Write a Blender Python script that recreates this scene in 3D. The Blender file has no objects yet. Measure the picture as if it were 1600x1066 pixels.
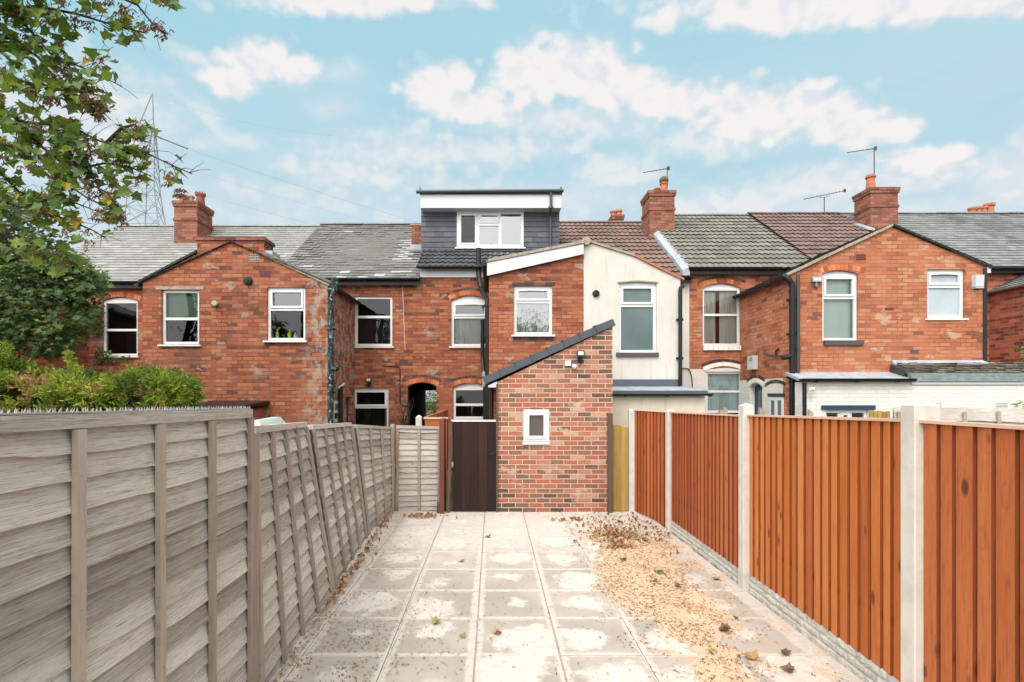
import bpy, bmesh, math, random
from mathutils import Vector, Matrix, noise
from mathutils.geometry import tessellate_polygon
random.seed(7)
R = random.random
def ru(a, b): return a + (b - a) * random.random()
SC = bpy.context.scene
COL = SC.collection
CAMH = 1.85
def P(px, py, Y): return Vector(((px - 770) / 800 * Y, Y, CAMH - (py - 617) / 800 * Y))
def PX(px, Y): return (px - 770) / 800 * Y
def PZ(py, Y): return CAMH - (py - 617) / 800 * Y
YW, YM, YE, YR, YC, YD = 10.6, 12.7, 12.5, 16.1, 14.8, 13.67

# ------------------------------------------------------------------ objects
OFF = {}
def tag(o, label=None, cat=None, group=None, kind=None):
    if label: o['label'] = label
    if cat: o['category'] = cat
    if group: o['group'] = group
    if kind: o['kind'] = kind
    return o
def thing(name, loc, label, cat, group=None):
    o = bpy.data.objects.new(name, None); COL.objects.link(o)
    o.location = loc; o.empty_display_size = .2
    OFF[o.name] = Vector(loc)
    return tag(o, label, cat, group)

class MB:
    """collects faces; v(u,d,z) may be mapped by a frame"""
    def __init__(s, frame=None):
        s.v = []; s.f = []; s.uv = []; s.r = []; s.fr = frame
    def pt(s, p):
        p = Vector(p)
        if s.fr: p = s.fr(p)
        s.v.append(p); return len(s.v) - 1
    def poly(s, pts, uv=None, r=None):
        ids = [s.pt(p) for p in pts]
        s.f.append(ids); s.uv.append(uv); s.r.append(R() if r is None else r)
    def box(s, x0, x1, y0, y1, z0, z1, r=None):
        s.hexa([(x0,y0,z0),(x1,y0,z0),(x1,y1,z0),(x0,y1,z0)], [(x0,y0,z1),(x1,y0,z1),(x1,y1,z1),(x0,y1,z1)], r)
    def hexa(s, b, t, r=None, uvs=None):
        r = R() if r is None else r
        i = [s.pt(p) for p in list(b) + list(t)]
        n = len(b)
        s.f.append([i[k] for k in range(n)][::-1]); s.f.append([i[n+k] for k in range(n)])
        for k in range(n):
            k2 = (k+1) % n
            s.f.append([i[k], i[k2], i[n+k2], i[n+k]])
        s.uv += [uvs] * (n+2) if uvs else [None] * (n+2); s.r += [r] * (n+2)
    def tube(s, pts, rad, seg=8, r=None, cap=True, rads=None):
        pts = [Vector(p) for p in pts]; r = R() if r is None else r
        rings = []
        up = None
        for k, p in enumerate(pts):
            a = pts[max(0,k-1)]; b = pts[min(len(pts)-1,k+1)]
            d = (b - a)
            if d.length < 1e-9: d = Vector((0,0,1))
            d.normalize()
            if up is None or abs(up.dot(d)) > .95:
                up = Vector((0,0,1)) if abs(d.z) < .9 else Vector((1,0,0))
            x = d.cross(up).normalized(); y = x.cross(d).normalized(); up = y
            rr = rads[k] if rads else rad
            rings.append([s.pt(p + x*rr*math.cos(2*math.pi*j/seg) + y*rr*math.sin(2*math.pi*j/seg)) for j in range(seg)])
        for k in range(len(rings)-1):
            for j in range(seg):
                j2 = (j+1) % seg
                s.f.append([rings[k][j], rings[k][j2], rings[k+1][j2], rings[k+1][j]]); s.uv.append(None); s.r.append(r)
        if cap:
            s.f.append(rings[0][::-1]); s.uv.append(None); s.r.append(r)
            s.f.append(rings[-1]); s.uv.append(None); s.r.append(r)
    def lathe(s, c, prof, seg=14, r=None):
        c = Vector(c); s.tube([c + Vector((0,0,z)) for _, z in prof], 1, seg, r, True, [q for q, _ in prof])
    def build(s, name, mat, parent=None, loc=None, smooth=False, fix=True, label=None):
        off = Vector((0,0,0))
        if parent is not None: off = OFF[parent.name]
        elif loc is not None: off = Vector(loc)
        me = bpy.data.meshes.new(name)
        vs = [v - off for v in s.v]
        me.from_pydata(vs, [], s.f); 
        uvl = me.uv_layers.new(name='UVMap'); data = []
        for i, f in enumerate(s.f):
            u = s.uv[i]
            if u is None:
                q = [s.v[k] for k in f]
                n = Vector((0,0,0))
                for k in range(len(q)):
                    n += q[k].cross(q[(k+1) % len(q)])
                ax, ay, az = abs(n.x), abs(n.y), abs(n.z)
                if az >= ax and az >= ay: u = [(p.x, p.y) for p in q]
                elif ax >= ay: u = [(p.y, p.z) for p in q]
                else: u = [(p.x, p.z) for p in q]
            for a in u: data += [a[0], a[1]]
        uvl.data.foreach_set('uv', data)
        at = me.attributes.new('rnd', 'FLOAT', 'FACE'); at.data.foreach_set('value', s.r)
        if fix:
            bm = bmesh.new(); bm.from_mesh(me); bmesh.ops.recalc_face_normals(bm, faces=bm.faces); bm.to_mesh(me); bm.free()
        if smooth: me.polygons.foreach_set('use_smooth', [True]*len(me.polygons))
        me.materials.append(mat); me.update()
        o = bpy.data.objects.new(name, me); COL.objects.link(o)
        if parent is not None:
            o.parent = parent; OFF[o.name] = OFF[parent.name]
        else:
            o.location = off; OFF[o.name] = off
        if label: o['label'] = label
        return o
def children(o): return [c for c in bpy.data.objects if c.parent == o]

# ------------------------------------------------------------------ materials
def srgb(r, g, b):
    f = lambda c: (c/255/12.92) if c/255 <= .04045 else ((c/255+.055)/1.055)**2.4
    return (f(r), f(g), f(b), 1)
class NT:
    def __init__(s, name):
        s.m = bpy.data.materials.new(name); s.m.use_nodes = True
        s.t = s.m.node_tree; s.t.nodes.clear()
        s.out = s.n('ShaderNodeOutputMaterial')
    def n(s, typ, **kw):
        nd = s.t.nodes.new(typ)
        for k, v in kw.items():
            if k.startswith('i_'):
                key = k[2:].replace('_', ' ')
                s.set(nd.inputs[key], v)
            else: setattr(nd, k, v)
        return nd
    def set(s, sock, v):
        if isinstance(v, bpy.types.NodeSocket): s.t.links.new(v, sock)
        else: sock.default_value = v
    def math(s, op, a, b=0.0, c=None, clamp=False):
        nd = s.t.nodes.new('ShaderNodeMath'); nd.operation = op; nd.use_clamp = clamp
        s.set(nd.inputs[0], a); s.set(nd.inputs[1], b)
        if c is not None: s.set(nd.inputs[2], c)
        return nd.outputs[0]
    def mix(s, fac, a, b, mode='MIX'):
        nd = s.t.nodes.new('ShaderNodeMix'); nd.data_type = 'RGBA'; nd.blend_type = mode
        s.set(nd.inputs[0], fac); s.set(nd.inputs[6], a); s.set(nd.inputs[7], b)
        return nd.outputs[2]
    def ramp(s, fac, stops, interp='LINEAR'):
        nd = s.t.nodes.new('ShaderNodeValToRGB'); cr = nd.color_ramp; cr.interpolation = interp
        while len(cr.elements) < len(stops): cr.elements.new(.5)
        for e, (p, c) in zip(cr.elements, stops):
            e.position = p; e.color = c if len(c) == 4 else (*c, 1)
        s.set(nd.inputs[0], fac); return nd.outputs[0]
    def sstep(s, v, lo, hi):
        nd = s.t.nodes.new('ShaderNodeMapRange'); nd.interpolation_type = 'SMOOTHSTEP'
        s.set(nd.inputs[0], v); nd.inputs[1].default_value = lo; nd.inputs[2].default_value = hi
        return nd.outputs[0]
    def noise(s, vec, scale=1, detail=4, rough=.55, dist=0):
        nd = s.n('ShaderNodeTexNoise'); s.set(nd.inputs['Vector'], vec)
        nd.inputs['Scale'].default_value = scale; nd.inputs['Detail'].default_value = detail
        nd.inputs['Roughness'].default_value = rough; nd.inputs['Distortion'].default_value = dist
        return nd.outputs['Fac']
    def vmap(s, vec, scale=(1,1,1), loc=(0,0,0)):
        nd = s.n('ShaderNodeMapping'); s.set(nd.inputs['Vector'], vec)
        nd.inputs['Scale'].default_value = scale; s.set(nd.inputs['Location'], loc); return nd.outputs[0]
    def uv(s): return s.n('ShaderNodeUVMap', uv_map='UVMap').outputs[0]
    def pos(s): return s.n('ShaderNodeNewGeometry').outputs['Position']
    def rnd(s): return s.n('ShaderNodeAttribute', attribute_name='rnd').outputs['Fac']
    def bump(s, h, strength=.5, dist=.01):
        nd = s.n('ShaderNodeBump'); s.set(nd.inputs['Height'], h)
        nd.inputs['Strength'].default_value = strength; nd.inputs['Distance'].default_value = dist
        return nd.outputs[0]
    def pbr(s, color, rough=.8, bump=None, spec=.3, **kw):
        b = s.n('ShaderNodeBsdfPrincipled'); s.set(b.inputs['Base Color'], color); s.set(b.inputs['Roughness'], rough)
        s.set(b.inputs['Specular IOR Level'], spec)
        if bump is not None: s.set(b.inputs['Normal'], bump)
        for k, v in kw.items(): s.set(b.inputs[k.replace('_', ' ')], v)
        s.t.links.new(b.outputs[0], s.out.inputs[0]); return b

def brick_mat(name, stops, mortar, rh=.078, bw=.22, msize=.005, wob=.006, mort_dark=0.0, stain=(.5,.45,.4,1), stain_amt=.25, dark_amt=.3, off=(0,0,0), bumpd=.006, patchcol=None, msmooth=.25, band=None):
    t = NT(name); uv = t.vmap(t.uv(), (1,1,1), off)
    nz = t.n('ShaderNodeTexNoise'); t.set(nz.inputs['Vector'], uv); nz.inputs['Scale'].default_value = 9; nz.inputs['Detail'].default_value = 3
    d = t.n('ShaderNodeVectorMath', operation='MULTIPLY_ADD'); t.set(d.inputs[0], nz.outputs['Color']); d.inputs[1].default_value = (wob*2,)*3; t.set(d.inputs[2], uv)
    v = d.outputs[0]
    br = t.n('ShaderNodeTexBrick', offset=.5); t.set(br.inputs['Vector'], v)
    br.inputs['Color1'].default_value = (0,0,0,1); br.inputs['Color2'].default_value = (1,1,1,1); br.inputs['Mortar'].default_value = (.5,.5,.5,1)
    br.inputs['Scale'].default_value = 1; br.inputs['Mortar Size'].default_value = msize; br.inputs['Mortar Smooth'].default_value = msmooth
    br.inputs['Bias'].default_value = 0; br.inputs['Brick Width'].default_value = bw; br.inputs['Row Height'].default_value = rh
    fac = br.outputs['Fac']
    n1 = t.noise(uv, 1.1, 5, .6); n2 = t.noise(t.vmap(uv, (1,1,1), (5,9,0)), 26, 4, .7); n3 = t.noise(t.vmap(uv,(.6,1,1),(3,3,3)), .55, 4, .6)
    per = t.math('ADD', br.outputs['Color'], t.math('MULTIPLY', t.math('SUBTRACT', n3, .5), .8))
    per = t.math('ADD', per, t.math('MULTIPLY', t.math('SUBTRACT', n2, .5), .34), clamp=True)
    c = t.ramp(per, stops)
    c = t.mix(t.math('MULTIPLY', t.sstep(n2, .45, .8), .4), c, t.mix(.5, c, (.52,.28,.17,1)))
    n5 = t.noise(t.vmap(uv, (1,1.5,1), (1,7,0)), 48, 4, .75); c = t.mix(t.math('MULTIPLY', t.sstep(n5, .50, .72), .5), c, (.10,.045,.032,1))
    # grey or pale salts, and dark soot stains
    c = t.mix(t.math('MULTIPLY', t.sstep(n1, .56, .74), stain_amt), c, stain)
    n4 = t.noise(t.vmap(uv, (.9,.7,1), (11,2,0)), 1.4, 6, .65)
    c = t.mix(t.math('MULTIPLY', t.sstep(n4, .52, .72), dark_amt), c, (.10,.055,.042,1))
    mc = t.mix(t.sstep(t.noise(uv, 2.3, 4), .35, .65), mortar, tuple(x*(1-mort_dark) for x in mortar[:3]) + (1,))
    c = t.mix(fac, c, mc)
    if patchcol:
        pn = t.noise(t.vmap(uv, (1,1.6,1), (7,1,0)), 2.1, 5, .62)
        c = t.mix(t.math('MULTIPLY', t.sstep(pn, .60, .66), .75), c, patchcol)
    if band:   # salts and failed pointing along the corner with the leaking pipe
        sp = t.n('ShaderNodeSeparateXYZ'); t.set(sp.inputs[0], t.uv())
        bm_ = t.sstep(sp.outputs[0], band-.75, band-.1); pn2 = t.noise(t.vmap(uv,(1.6,1,1),(2,4,0)), 3.2, 6, .7)
        c = t.mix(t.math('MULTIPLY', t.math('MULTIPLY', t.sstep(pn2, .47, .58), bm_), .8), c, (.33,.29,.245,1))
    h = t.math('ADD', t.math('MULTIPLY', fac, -1.0), t.math('MULTIPLY', n2, .55))
    t.pbr(c, .88, t.bump(h, .8, bumpd), .2)
    return t.m

M = {}
OR = [(0,(.11,.045,.035)),(.12,(.20,.062,.038)),(.30,(.27,.079,.041)),(.6,(.330,.100,.047)),(.85,(.365,.125,.060)),(1,(.38,.155,.083))]
M['brick'] = brick_mat('old orange brick', OR, (.20,.115,.08,1), msize=.006, mort_dark=.6, patchcol=(.30,.25,.20,1))
OR2 = [(0,(.19,.065,.043)),(.08,(.30,.095,.052)),(.30,(.39,.128,.062)),(.62,(.42,.147,.073)),(.90,(.435,.172,.090)),(1,(.43,.21,.12))]
M['brick_wing_left'] = brick_mat('weathered wing brick', OR, (.19,.12,.09,1), msize=.0065, mort_dark=.65, off=(3.3,1.02,0), dark_amt=.6, patchcol=(.31,.26,.21,1), band=-3.42)
M['brick_right'] = brick_mat('bright orange brick', OR2, (.30,.165,.115,1), msize=.0055, mort_dark=.6, off=(1.3,5.02,0), dark_amt=.18, stain_amt=.35, patchcol=(.43,.33,.25,1))
M['brick_red'] = brick_mat('deep red brick', [(0,(.12,.04,.03)),(.3,(.26,.07,.04)),(.65,(.36,.10,.055)),(1,(.45,.15,.085))], (.33,.21,.16,1), mort_dark=.3, off=(2.3,4,0), dark_amt=.3)
M['brick_new'] = brick_mat('reclaimed extension brick', [(0,(.085,.055,.045)),(.10,(.15,.085,.065)),(.28,(.225,.115,.080)),(.45,(.31,.105,.066)),(.72,(.36,.130,.082)),(.9,(.37,.175,.120)),(1,(.44,.29,.21))],
    (.50,.375,.285,1), rh=.0755, bw=.218, msize=.0088, wob=.007, mort_dark=.12, stain=(.46,.34,.26,1), stain_amt=.36, dark_amt=.22, patchcol=(.47,.36,.28,1), bumpd=.008, msmooth=.35, off=(.07,.0,0))
M['brick_soot'] = brick_mat('sooty stack brick', [(0,(.08,.045,.036)),(.3,(.18,.07,.05)),(.7,(.29,.10,.06)),(1,(.36,.15,.09))], (.10,.07,.055,1), mort_dark=.4, off=(.9,3,0), dark_amt=.7, stain=(.28,.23,.19,1))
M['brick_chimney'] = brick_mat('chimney brick', [(0,(.12,.055,.042)),(.3,(.20,.078,.052)),(.7,(.27,.10,.064)),(1,(.31,.135,.09))], (.16,.10,.075,1), mort_dark=.4, off=(.3,2,0), dark_amt=.75, stain=(.30,.25,.20,1))

def painted_brick(name, col, rough=.6):
    t = NT(name); uv = t.uv()
    br = t.n('ShaderNodeTexBrick', offset=.5); t.set(br.inputs['Vector'], uv)
    br.inputs['Scale'].default_value = 1; br.inputs['Mortar Size'].default_value = .006; br.inputs['Mortar Smooth'].default_value = .6
    br.inputs['Brick Width'].default_value = .22; br.inputs['Row Height'].default_value = .078
    br.inputs['Color1'].default_value = (.0,.0,.0,1); br.inputs['Color2'].default_value = (1,1,1,1)
    n = t.noise(uv, 2.2, 6, .65); n2 = t.noise(uv, 30, 3)
    c = t.mix(t.math('MULTIPLY', br.outputs['Color'], .25), col, tuple(x*.82 for x in col[:3])+(1,))
    c = t.mix(t.math('MULTIPLY', br.outputs['Fac'], .35), c, tuple(x*.62 for x in col[:3])+(1,))
    c = t.mix(t.math('MULTIPLY', t.sstep(n, .5, .75), .35), c, (.52,.44,.34,1))
    t.pbr(c, rough, t.bump(t.math('ADD', t.math('MULTIPLY', br.outputs['Fac'], -1.), t.math('MULTIPLY', n2, .3)), .7, .006))
    return t.m
M['white_brick'] = painted_brick('white painted brick', (.66,.645,.61,1))
M['pink_brick'] = painted_brick('pinkish white painted brick', (.66,.58,.545,1))

def render_mat(name, col):
    t = NT(name); uv = t.uv()
    n = t.noise(uv, 1.5, 7, .65); n2 = t.noise(uv, 55, 4, .6); n3 = t.noise(t.vmap(uv, (9,.9,1)), 1.2, 5, .6)
    c = t.mix(t.math('MULTIPLY', t.sstep(n, .42, .75), .55), col, (.47,.43,.36,1))
    c = t.mix(t.math('MULTIPLY', t.sstep(n3, .5, .8), .6), c, (.38,.34,.28,1))
    c = t.mix(t.math('MULTIPLY', t.sstep(n2, .5, .75), .18), c, (.5,.45,.38,1))
    t.pbr(c, .9, t.bump(n2, .6, .006)); return t.m
M['render'] = render_mat('cream render', (.545,.525,.485,1))
M['render_yellow'] = render_mat('yellowed cream render', (.62,.565,.45,1))

def simple(name, col, rough=.5, spec=.4, nscale=6, namt=.12, metallic=0, bump=0.0, dirt=None):
    t = NT(name); p = t.pos(); n = t.noise(p, nscale, 6, .65)
    c = t.mix(t.math('MULTIPLY', t.sstep(n, .35, .75), namt*2), col, dirt or tuple(x*.55 for x in col[:3]) + (1,))
    t.pbr(c, rough, t.bump(t.noise(p, nscale*8, 3), bump, .003) if bump else None, spec, Metallic=metallic); return t.m
M['upvc'] = simple('white plastic window frame', (.64,.65,.655,1), .35, .5, 4, .05)
M['cream_paint'] = simple('off white painted timber', (.66,.64,.60,1), .55, .3, 7, .12, dirt=(.5,.44,.34,1))
M['black'] = simple('black plastic pipe', (.008,.009,.010,1), .42, .3, 3, .15, dirt=(.025,.025,.025,1))
M['grey_pipe'] = simple('dark grey plastic pipe', (.035,.040,.048,1), .4, .5)
M['fascia_grey'] = simple('blue grey roof trim', (.065,.085,.11,1), .5, .4, 6, .1, dirt=(.11,.13,.15,1))
M['verge_grey'] = simple('slate grey verge tile', (.055,.067,.082,1), .6, .35, 5, .15, dirt=(.12,.13,.14,1))
M['terracotta'] = simple('terracotta', (.42,.15,.09,1), .8, .2, 9, .25, bump=.4)
M['dark_terracotta'] = simple('sooty terracotta', (.24,.085,.065,1), .8, .2, 9, .3, bump=.4)
M['buff_pot'] = simple('buff clay', (.48,.36,.27,1), .8, .2, 9, .25, bump=.4)
M['lead'] = simple('lead flashing', (.34,.37,.41,1), .55, .4, 5, .35, bump=.4, dirt=(.18,.2,.22,1))
M['mortar'] = simple('weathered mortar', (.36,.31,.25,1), .95, .1, 14, .35, bump=.8, dirt=(.14,.12,.10,1))
M['blue_brick'] = simple('blue black brick', (.06,.055,.065,1), .6, .3, 20, .3, bump=.4, dirt=(.13,.10,.09,1))
M['felt'] = simple('green grey felt', (.13,.165,.165,1), .9, .2, 12, .3, bump=.6, dirt=(.25,.28,.27,1))
M['navy'] = simple('navy paint', (.018,.042,.085,1), .5, .4)
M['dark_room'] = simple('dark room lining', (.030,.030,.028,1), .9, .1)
M['brown_room'] = simple('brown room lining', (.11,.085,.065,1), .9, .1)
M['metal'] = simple('galvanised metal', (.30,.32,.33,1), .45, .5, metallic=.7)
M['pylon_steel'] = simple('dull galvanised steel', (.25,.265,.28,1), .7, .2, 2, .1)
M['dark_metal'] = simple('dark aerial metal', (.07,.065,.065,1), .5, .4, metallic=.5)
M['cable'] = simple('black cable', (.02,.018,.016,1), .6, .3)
M['white_cable'] = simple('white cable', (.7,.66,.6,1), .6, .3)
M['spike'] = simple('grey plastic spikes', (.30,.29,.28,1), .5, .3)
M['red_vent'] = simple('dark red vent', (.17,.045,.04,1), .7, .3)
M['bin_green'] = simple('pale green plastic', (.50,.60,.53,1), .5, .3, 3, .1)
M['bin_dark'] = simple('dark green plastic', (.03,.11,.06,1), .5, .3)

def iron():
    t = NT('verdigris stained cast iron pipe'); p = t.pos()
    n = t.noise(t.vmap(p, (1,1,.45)), 11, 6, .7); n2 = t.noise(p, 17, 5, .7)
    c = t.mix(t.sstep(n, .50, .60), (.014,.016,.017,1), (.05,.17,.14,1))
    c = t.mix(t.sstep(n2, .57, .66), c, (.42,.47,.46,1))
    t.pbr(c, .5, t.bump(n2, .4, .004)); return t.m
M['iron'] = iron()

def slate(name, stops, lich=(.42,.42,.38,1), amt=.35, rough=.62):
    t = NT(name); p = t.pos(); r = t.rnd()
    n = t.noise(p, .8, 5, .6); n2 = t.noise(p, 14, 5, .7)
    c = t.ramp(t.math('ADD', r, t.math('MULTIPLY', t.math('SUBTRACT', n, .5), .8), clamp=True), stops)
    c = t.mix(t.math('GREATER_THAN', r, 1.5), c, (.31,.32,.325,1)); c = t.mix(t.math('LESS_THAN', r, 0.0), c, (.018,.018,.018,1))  # negative rnd: slate and tile edges near black, a painted course shadow
    c = t.mix(t.math('MULTIPLY', t.sstep(n2, .5, .75), amt), c, lich)
    n3 = t.noise(t.vmap(p, (5,1,1)), 1.3, 5, .6)
    c = t.mix(t.math('MULTIPLY', t.sstep(n3, .5, .72), .3), c, (.10,.095,.085,1))
    t.pbr(c, rough, t.bump(n2, .35, .004), .35); return t.m
M['slate_light'] = slate('pale grey slate', [(0,(.185,.182,.172)),(.5,(.215,.212,.20)),(.9,(.245,.242,.228)),(1,(.28,.275,.26))])
M['slate_mid'] = slate('mid grey slate', [(0,(.095,.088,.080)),(.35,(.118,.112,.104)),(.8,(.142,.136,.127)),(1,(.175,.168,.157))], amt=.25)
M['slate_new'] = slate('pale replacement slate', [(0,(.33,.35,.36)),(1,(.42,.44,.46))], amt=.1)
M['slate_blue'] = slate('blue grey slate', [(0,(.125,.125,.125)),(.5,(.165,.165,.163)),(1,(.21,.21,.206))], amt=.35, rough=.5)
M['slate_right'] = slate('dark right slate', [(0,(.075,.08,.08)),(.5,(.12,.125,.125)),(1,(.18,.185,.185))], amt=.3)
M['tile_dark'] = slate('anthracite tile', [(0,(.040,.045,.052)),(1,(.062,.068,.078))], lich=(.10,.11,.12,1), amt=.12, rough=.5)
M['tile_hung'] = slate('slate blue hung tile', [(0,(.060,.064,.082)),(1,(.088,.092,.115))], lich=(.12,.12,.14,1), amt=.15, rough=.6)
M['tile_brown'] = slate('brown concrete tile', [(0,(.115,.068,.055)),(.5,(.150,.088,.070)),(1,(.19,.12,.092))], lich=(.26,.21,.15,1), amt=.35)
M['tile_maroon'] = slate('maroon brown concrete tile', [(0,(.105,.063,.058)),(.5,(.135,.082,.073)),(1,(.17,.105,.09))], lich=(.24,.21,.18,1), amt=.2)
M['tile_grey'] = slate('grey green concrete tile', [(0,(.115,.103,.088)),(.5,(.145,.132,.113)),(1,(.18,.166,.142))], lich=(.33,.30,.24,1), amt=.35)
M['tile_moss'] = slate('mossy brown tile', [(0,(.08,.065,.052)),(.5,(.14,.115,.09)),(1,(.23,.20,.15))], lich=(.30,.29,.20,1), amt=.5)

def wood(name, stops, knot=(.05,.03,.02,1), gs=34, knots=.8, rough=.8, streak=(.1,.08,.07,1), samt=.3, vertical=False, bmp=.4, knd=.02, kr=(.05,.12), dist=.15, edge=None, rv=.24, us=1.3):
    """grain runs along U"""
    t = NT(name); r = t.rnd(); uv = t.uv()
    off = t.n('ShaderNodeCombineXYZ'); t.set(off.inputs[0], t.math('MULTIPLY', r, 37.)); t.set(off.inputs[1], t.math('MULTIPLY', r, 19.)); t.set(off.inputs[2], t.math('MULTIPLY', r, 53.))
    v = t.vmap(uv, (1,1,1), off.outputs[0])
    # knots bend the grain
    vo = t.n('ShaderNodeTexVoronoi', feature='F1'); t.set(vo.inputs['Vector'], t.vmap(v, (3.4,7.5,1))); vo.inputs['Scale'].default_value = 1; vo.inputs['Randomness'].default_value = 1
    vc = t.n('ShaderNodeSeparateColor'); t.set(vc.inputs[0], vo.outputs['Color'])
    kd = t.math('ADD', vo.outputs['Distance'], t.math('MULTIPLY', t.math('GREATER_THAN', vc.outputs[0], .5), 3.0))
    kn = t.math('MULTIPLY', t.math('SUBTRACT', 1., t.sstep(kd, .05, .32)), knd)
    sep = t.n('ShaderNodeSeparateXYZ'); t.set(sep.inputs[0], v)
    cmb = t.n('ShaderNodeCombineXYZ'); t.set(cmb.inputs[0], t.math('MULTIPLY', sep.outputs[0], us)); t.set(cmb.inputs[1], t.math('MULTIPLY', t.math('ADD', sep.outputs[1], kn), gs)); t.set(cmb.inputs[2], sep.outputs[2])
    g1 = t.noise(cmb.outputs[0], 1, 8, .78, dist); g2 = t.noise(t.vmap(cmb.outputs[0], (3.5,3.2,1)), 1, 5, .75)
    big = t.noise(t.vmap(v, (1.1,2.5,1)), 1.3, 4, .6)
    f = t.math('ADD', t.math('MULTIPLY', g1, .62), t.math('MULTIPLY', t.math('MAXIMUM', r, 0.0), rv)); f = t.math('ADD', f, t.math('MULTIPLY', big, .30)); f = t.math('SUBTRACT', f, .1, clamp=True)
    c = t.ramp(f, stops)
    c = t.mix(t.math('MULTIPLY', t.sstep(g2, .50, .66), samt), c, streak)
    c = t.mix(t.math('MULTIPLY', t.math('SUBTRACT', 1., t.sstep(kd, *kr)), knots), c, knot)
    ringf = t.math('MULTIPLY', t.math('SUBTRACT', 1., t.sstep(t.math('ABSOLUTE', t.math('SUBTRACT', kd, kr[1]*1.35)), .0, .03)), knots*.22)
    c = t.mix(ringf, c, streak)
    if edge: c = t.mix(t.math('MULTIPLY', t.math('LESS_THAN', r, 0.), .6), c, edge)  # board steps and grooves coloured darker, standing in for shade between boards
    h = t.math('ADD', g1, t.math('MULTIPLY', g2, .5))
    t.pbr(c, rough, t.bump(h, bmp, .004), .2); return t.m
M['grey_wood'] = wood('silvered fence timber', [(.20,(.13,.105,.085)),(.36,(.31,.275,.24)),(.50,(.485,.445,.40)),(.72,(.69,.65,.595))], knot=(.11,.085,.07,1), knots=.6, samt=.75, streak=(.13,.10,.08,1), bmp=1.0, us=2.6, gs=95, knd=.006, dist=.05, kr=(.04,.14))
M['grey_batten'] = wood('weathered batten', [(.2,(.18,.14,.115)),(.5,(.34,.285,.24)),(.85,(.50,.44,.385))], knot=(.08,.06,.05,1), knots=.4, samt=.35, streak=(.12,.10,.08,1))
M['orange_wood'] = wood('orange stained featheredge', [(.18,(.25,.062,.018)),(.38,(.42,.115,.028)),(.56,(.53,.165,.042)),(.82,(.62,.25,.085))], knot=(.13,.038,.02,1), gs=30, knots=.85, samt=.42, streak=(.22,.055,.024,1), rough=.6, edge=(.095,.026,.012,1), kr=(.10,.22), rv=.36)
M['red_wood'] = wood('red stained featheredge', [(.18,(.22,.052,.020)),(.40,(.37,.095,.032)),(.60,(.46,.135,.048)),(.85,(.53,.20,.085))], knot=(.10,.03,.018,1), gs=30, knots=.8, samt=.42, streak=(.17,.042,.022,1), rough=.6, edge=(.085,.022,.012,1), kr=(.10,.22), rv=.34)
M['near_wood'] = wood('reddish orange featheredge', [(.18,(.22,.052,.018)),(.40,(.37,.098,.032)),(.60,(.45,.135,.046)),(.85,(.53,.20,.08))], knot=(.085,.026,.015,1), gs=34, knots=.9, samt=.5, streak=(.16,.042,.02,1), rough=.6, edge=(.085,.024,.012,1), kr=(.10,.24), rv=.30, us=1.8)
M['rail_wood'] = wood('pinkish capping timber', [(.2,(.50,.30,.21)),(.6,(.66,.45,.35)),(.9,(.74,.56,.46))], gs=20, knots=.2)
M['yellow_wood'] = wood('yellow green treated timber', [(.2,(.23,.14,.035)),(.5,(.36,.235,.065)),(.85,(.48,.34,.12))], gs=20, knots=.5, edge=(.12,.07,.02,1))
M['dark_wood'] = wood('dark maroon gate boards', [(.2,(.013,.007,.007)),(.5,(.024,.011,.010)),(.72,(.045,.021,.017)),(.88,(.11,.068,.055))], gs=30, knots=.2, samt=.25, streak=(.02,.01,.01,1), rough=.55)
M['brown_post'] = wood('brown post timber', [(.2,(.07,.042,.03)),(.6,(.13,.085,.06)),(.9,(.2,.14,.1))], gs=22, knots=.2)
M['maroon_post'] = wood('maroon post timber', [(.2,(.09,.03,.02)),(.6,(.15,.055,.04)),(.9,(.22,.10,.07))], gs=22, knots=.2)

def concrete(name, col, dirt):
    t = NT(name); p = t.pos(); n = t.noise(p, 5, 7, .65); n2 = t.noise(p, 60, 4, .6); n3 = t.noise(t.vmap(p, (6,6,1)), 1.5, 4)
    c = t.mix(t.math('MULTIPLY', t.sstep(n, .42, .72), .55), col, dirt)
    c = t.mix(t.math('MULTIPLY', t.sstep(n3, .5, .7), .3), c, dirt)
    c = t.mix(t.math('MULTIPLY', t.sstep(n2, .55, .75), .2), c, (.3,.28,.25,1))
    t.pbr(c, .9, t.bump(t.math('ADD', n, n2), .4, .004), .2); return t.m
M['concrete'] = concrete('pale concrete post', (.56,.525,.475,1), (.38,.345,.30,1))
M['gravel_board'] = concrete('rock faced gravel board', (.46,.44,.405,1), (.25,.235,.21,1))

def glass(name, refl=.12, tint=(.9,.95,.93,1), wav=.004, rough=.02):
    t = NT(name); p = t.pos()
    tr = t.n('ShaderNodeBsdfTransparent'); tr.inputs[0].default_value = tint
    gl = t.n('ShaderNodeBsdfGlossy'); gl.inputs['Roughness'].default_value = rough; gl.inputs[0].default_value = (.95,.97,1,1)
    t.set(gl.inputs['Normal'], t.bump(t.noise(p, 1.6, 2), .25, wav*4))
    fr = t.n('ShaderNodeFresnel'); fr.inputs[0].default_value = 1.5
    f = t.math('ADD', t.math('MULTIPLY', fr.outputs[0], 1.5), refl - .05, clamp=True)
    mx = t.n('ShaderNodeMixShader'); t.set(mx.inputs[0], f); t.t.links.new(tr.outputs[0], mx.inputs[1]); t.t.links.new(gl.outputs[0], mx.inputs[2])
    t.t.links.new(mx.outputs[0], t.out.inputs[0]); return t.m
M['glass'] = glass('clear glass', .03)
M['glass_bright'] = glass('reflective glass', .22)
M['glass_mid'] = glass('half reflective glass', .12)
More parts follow.
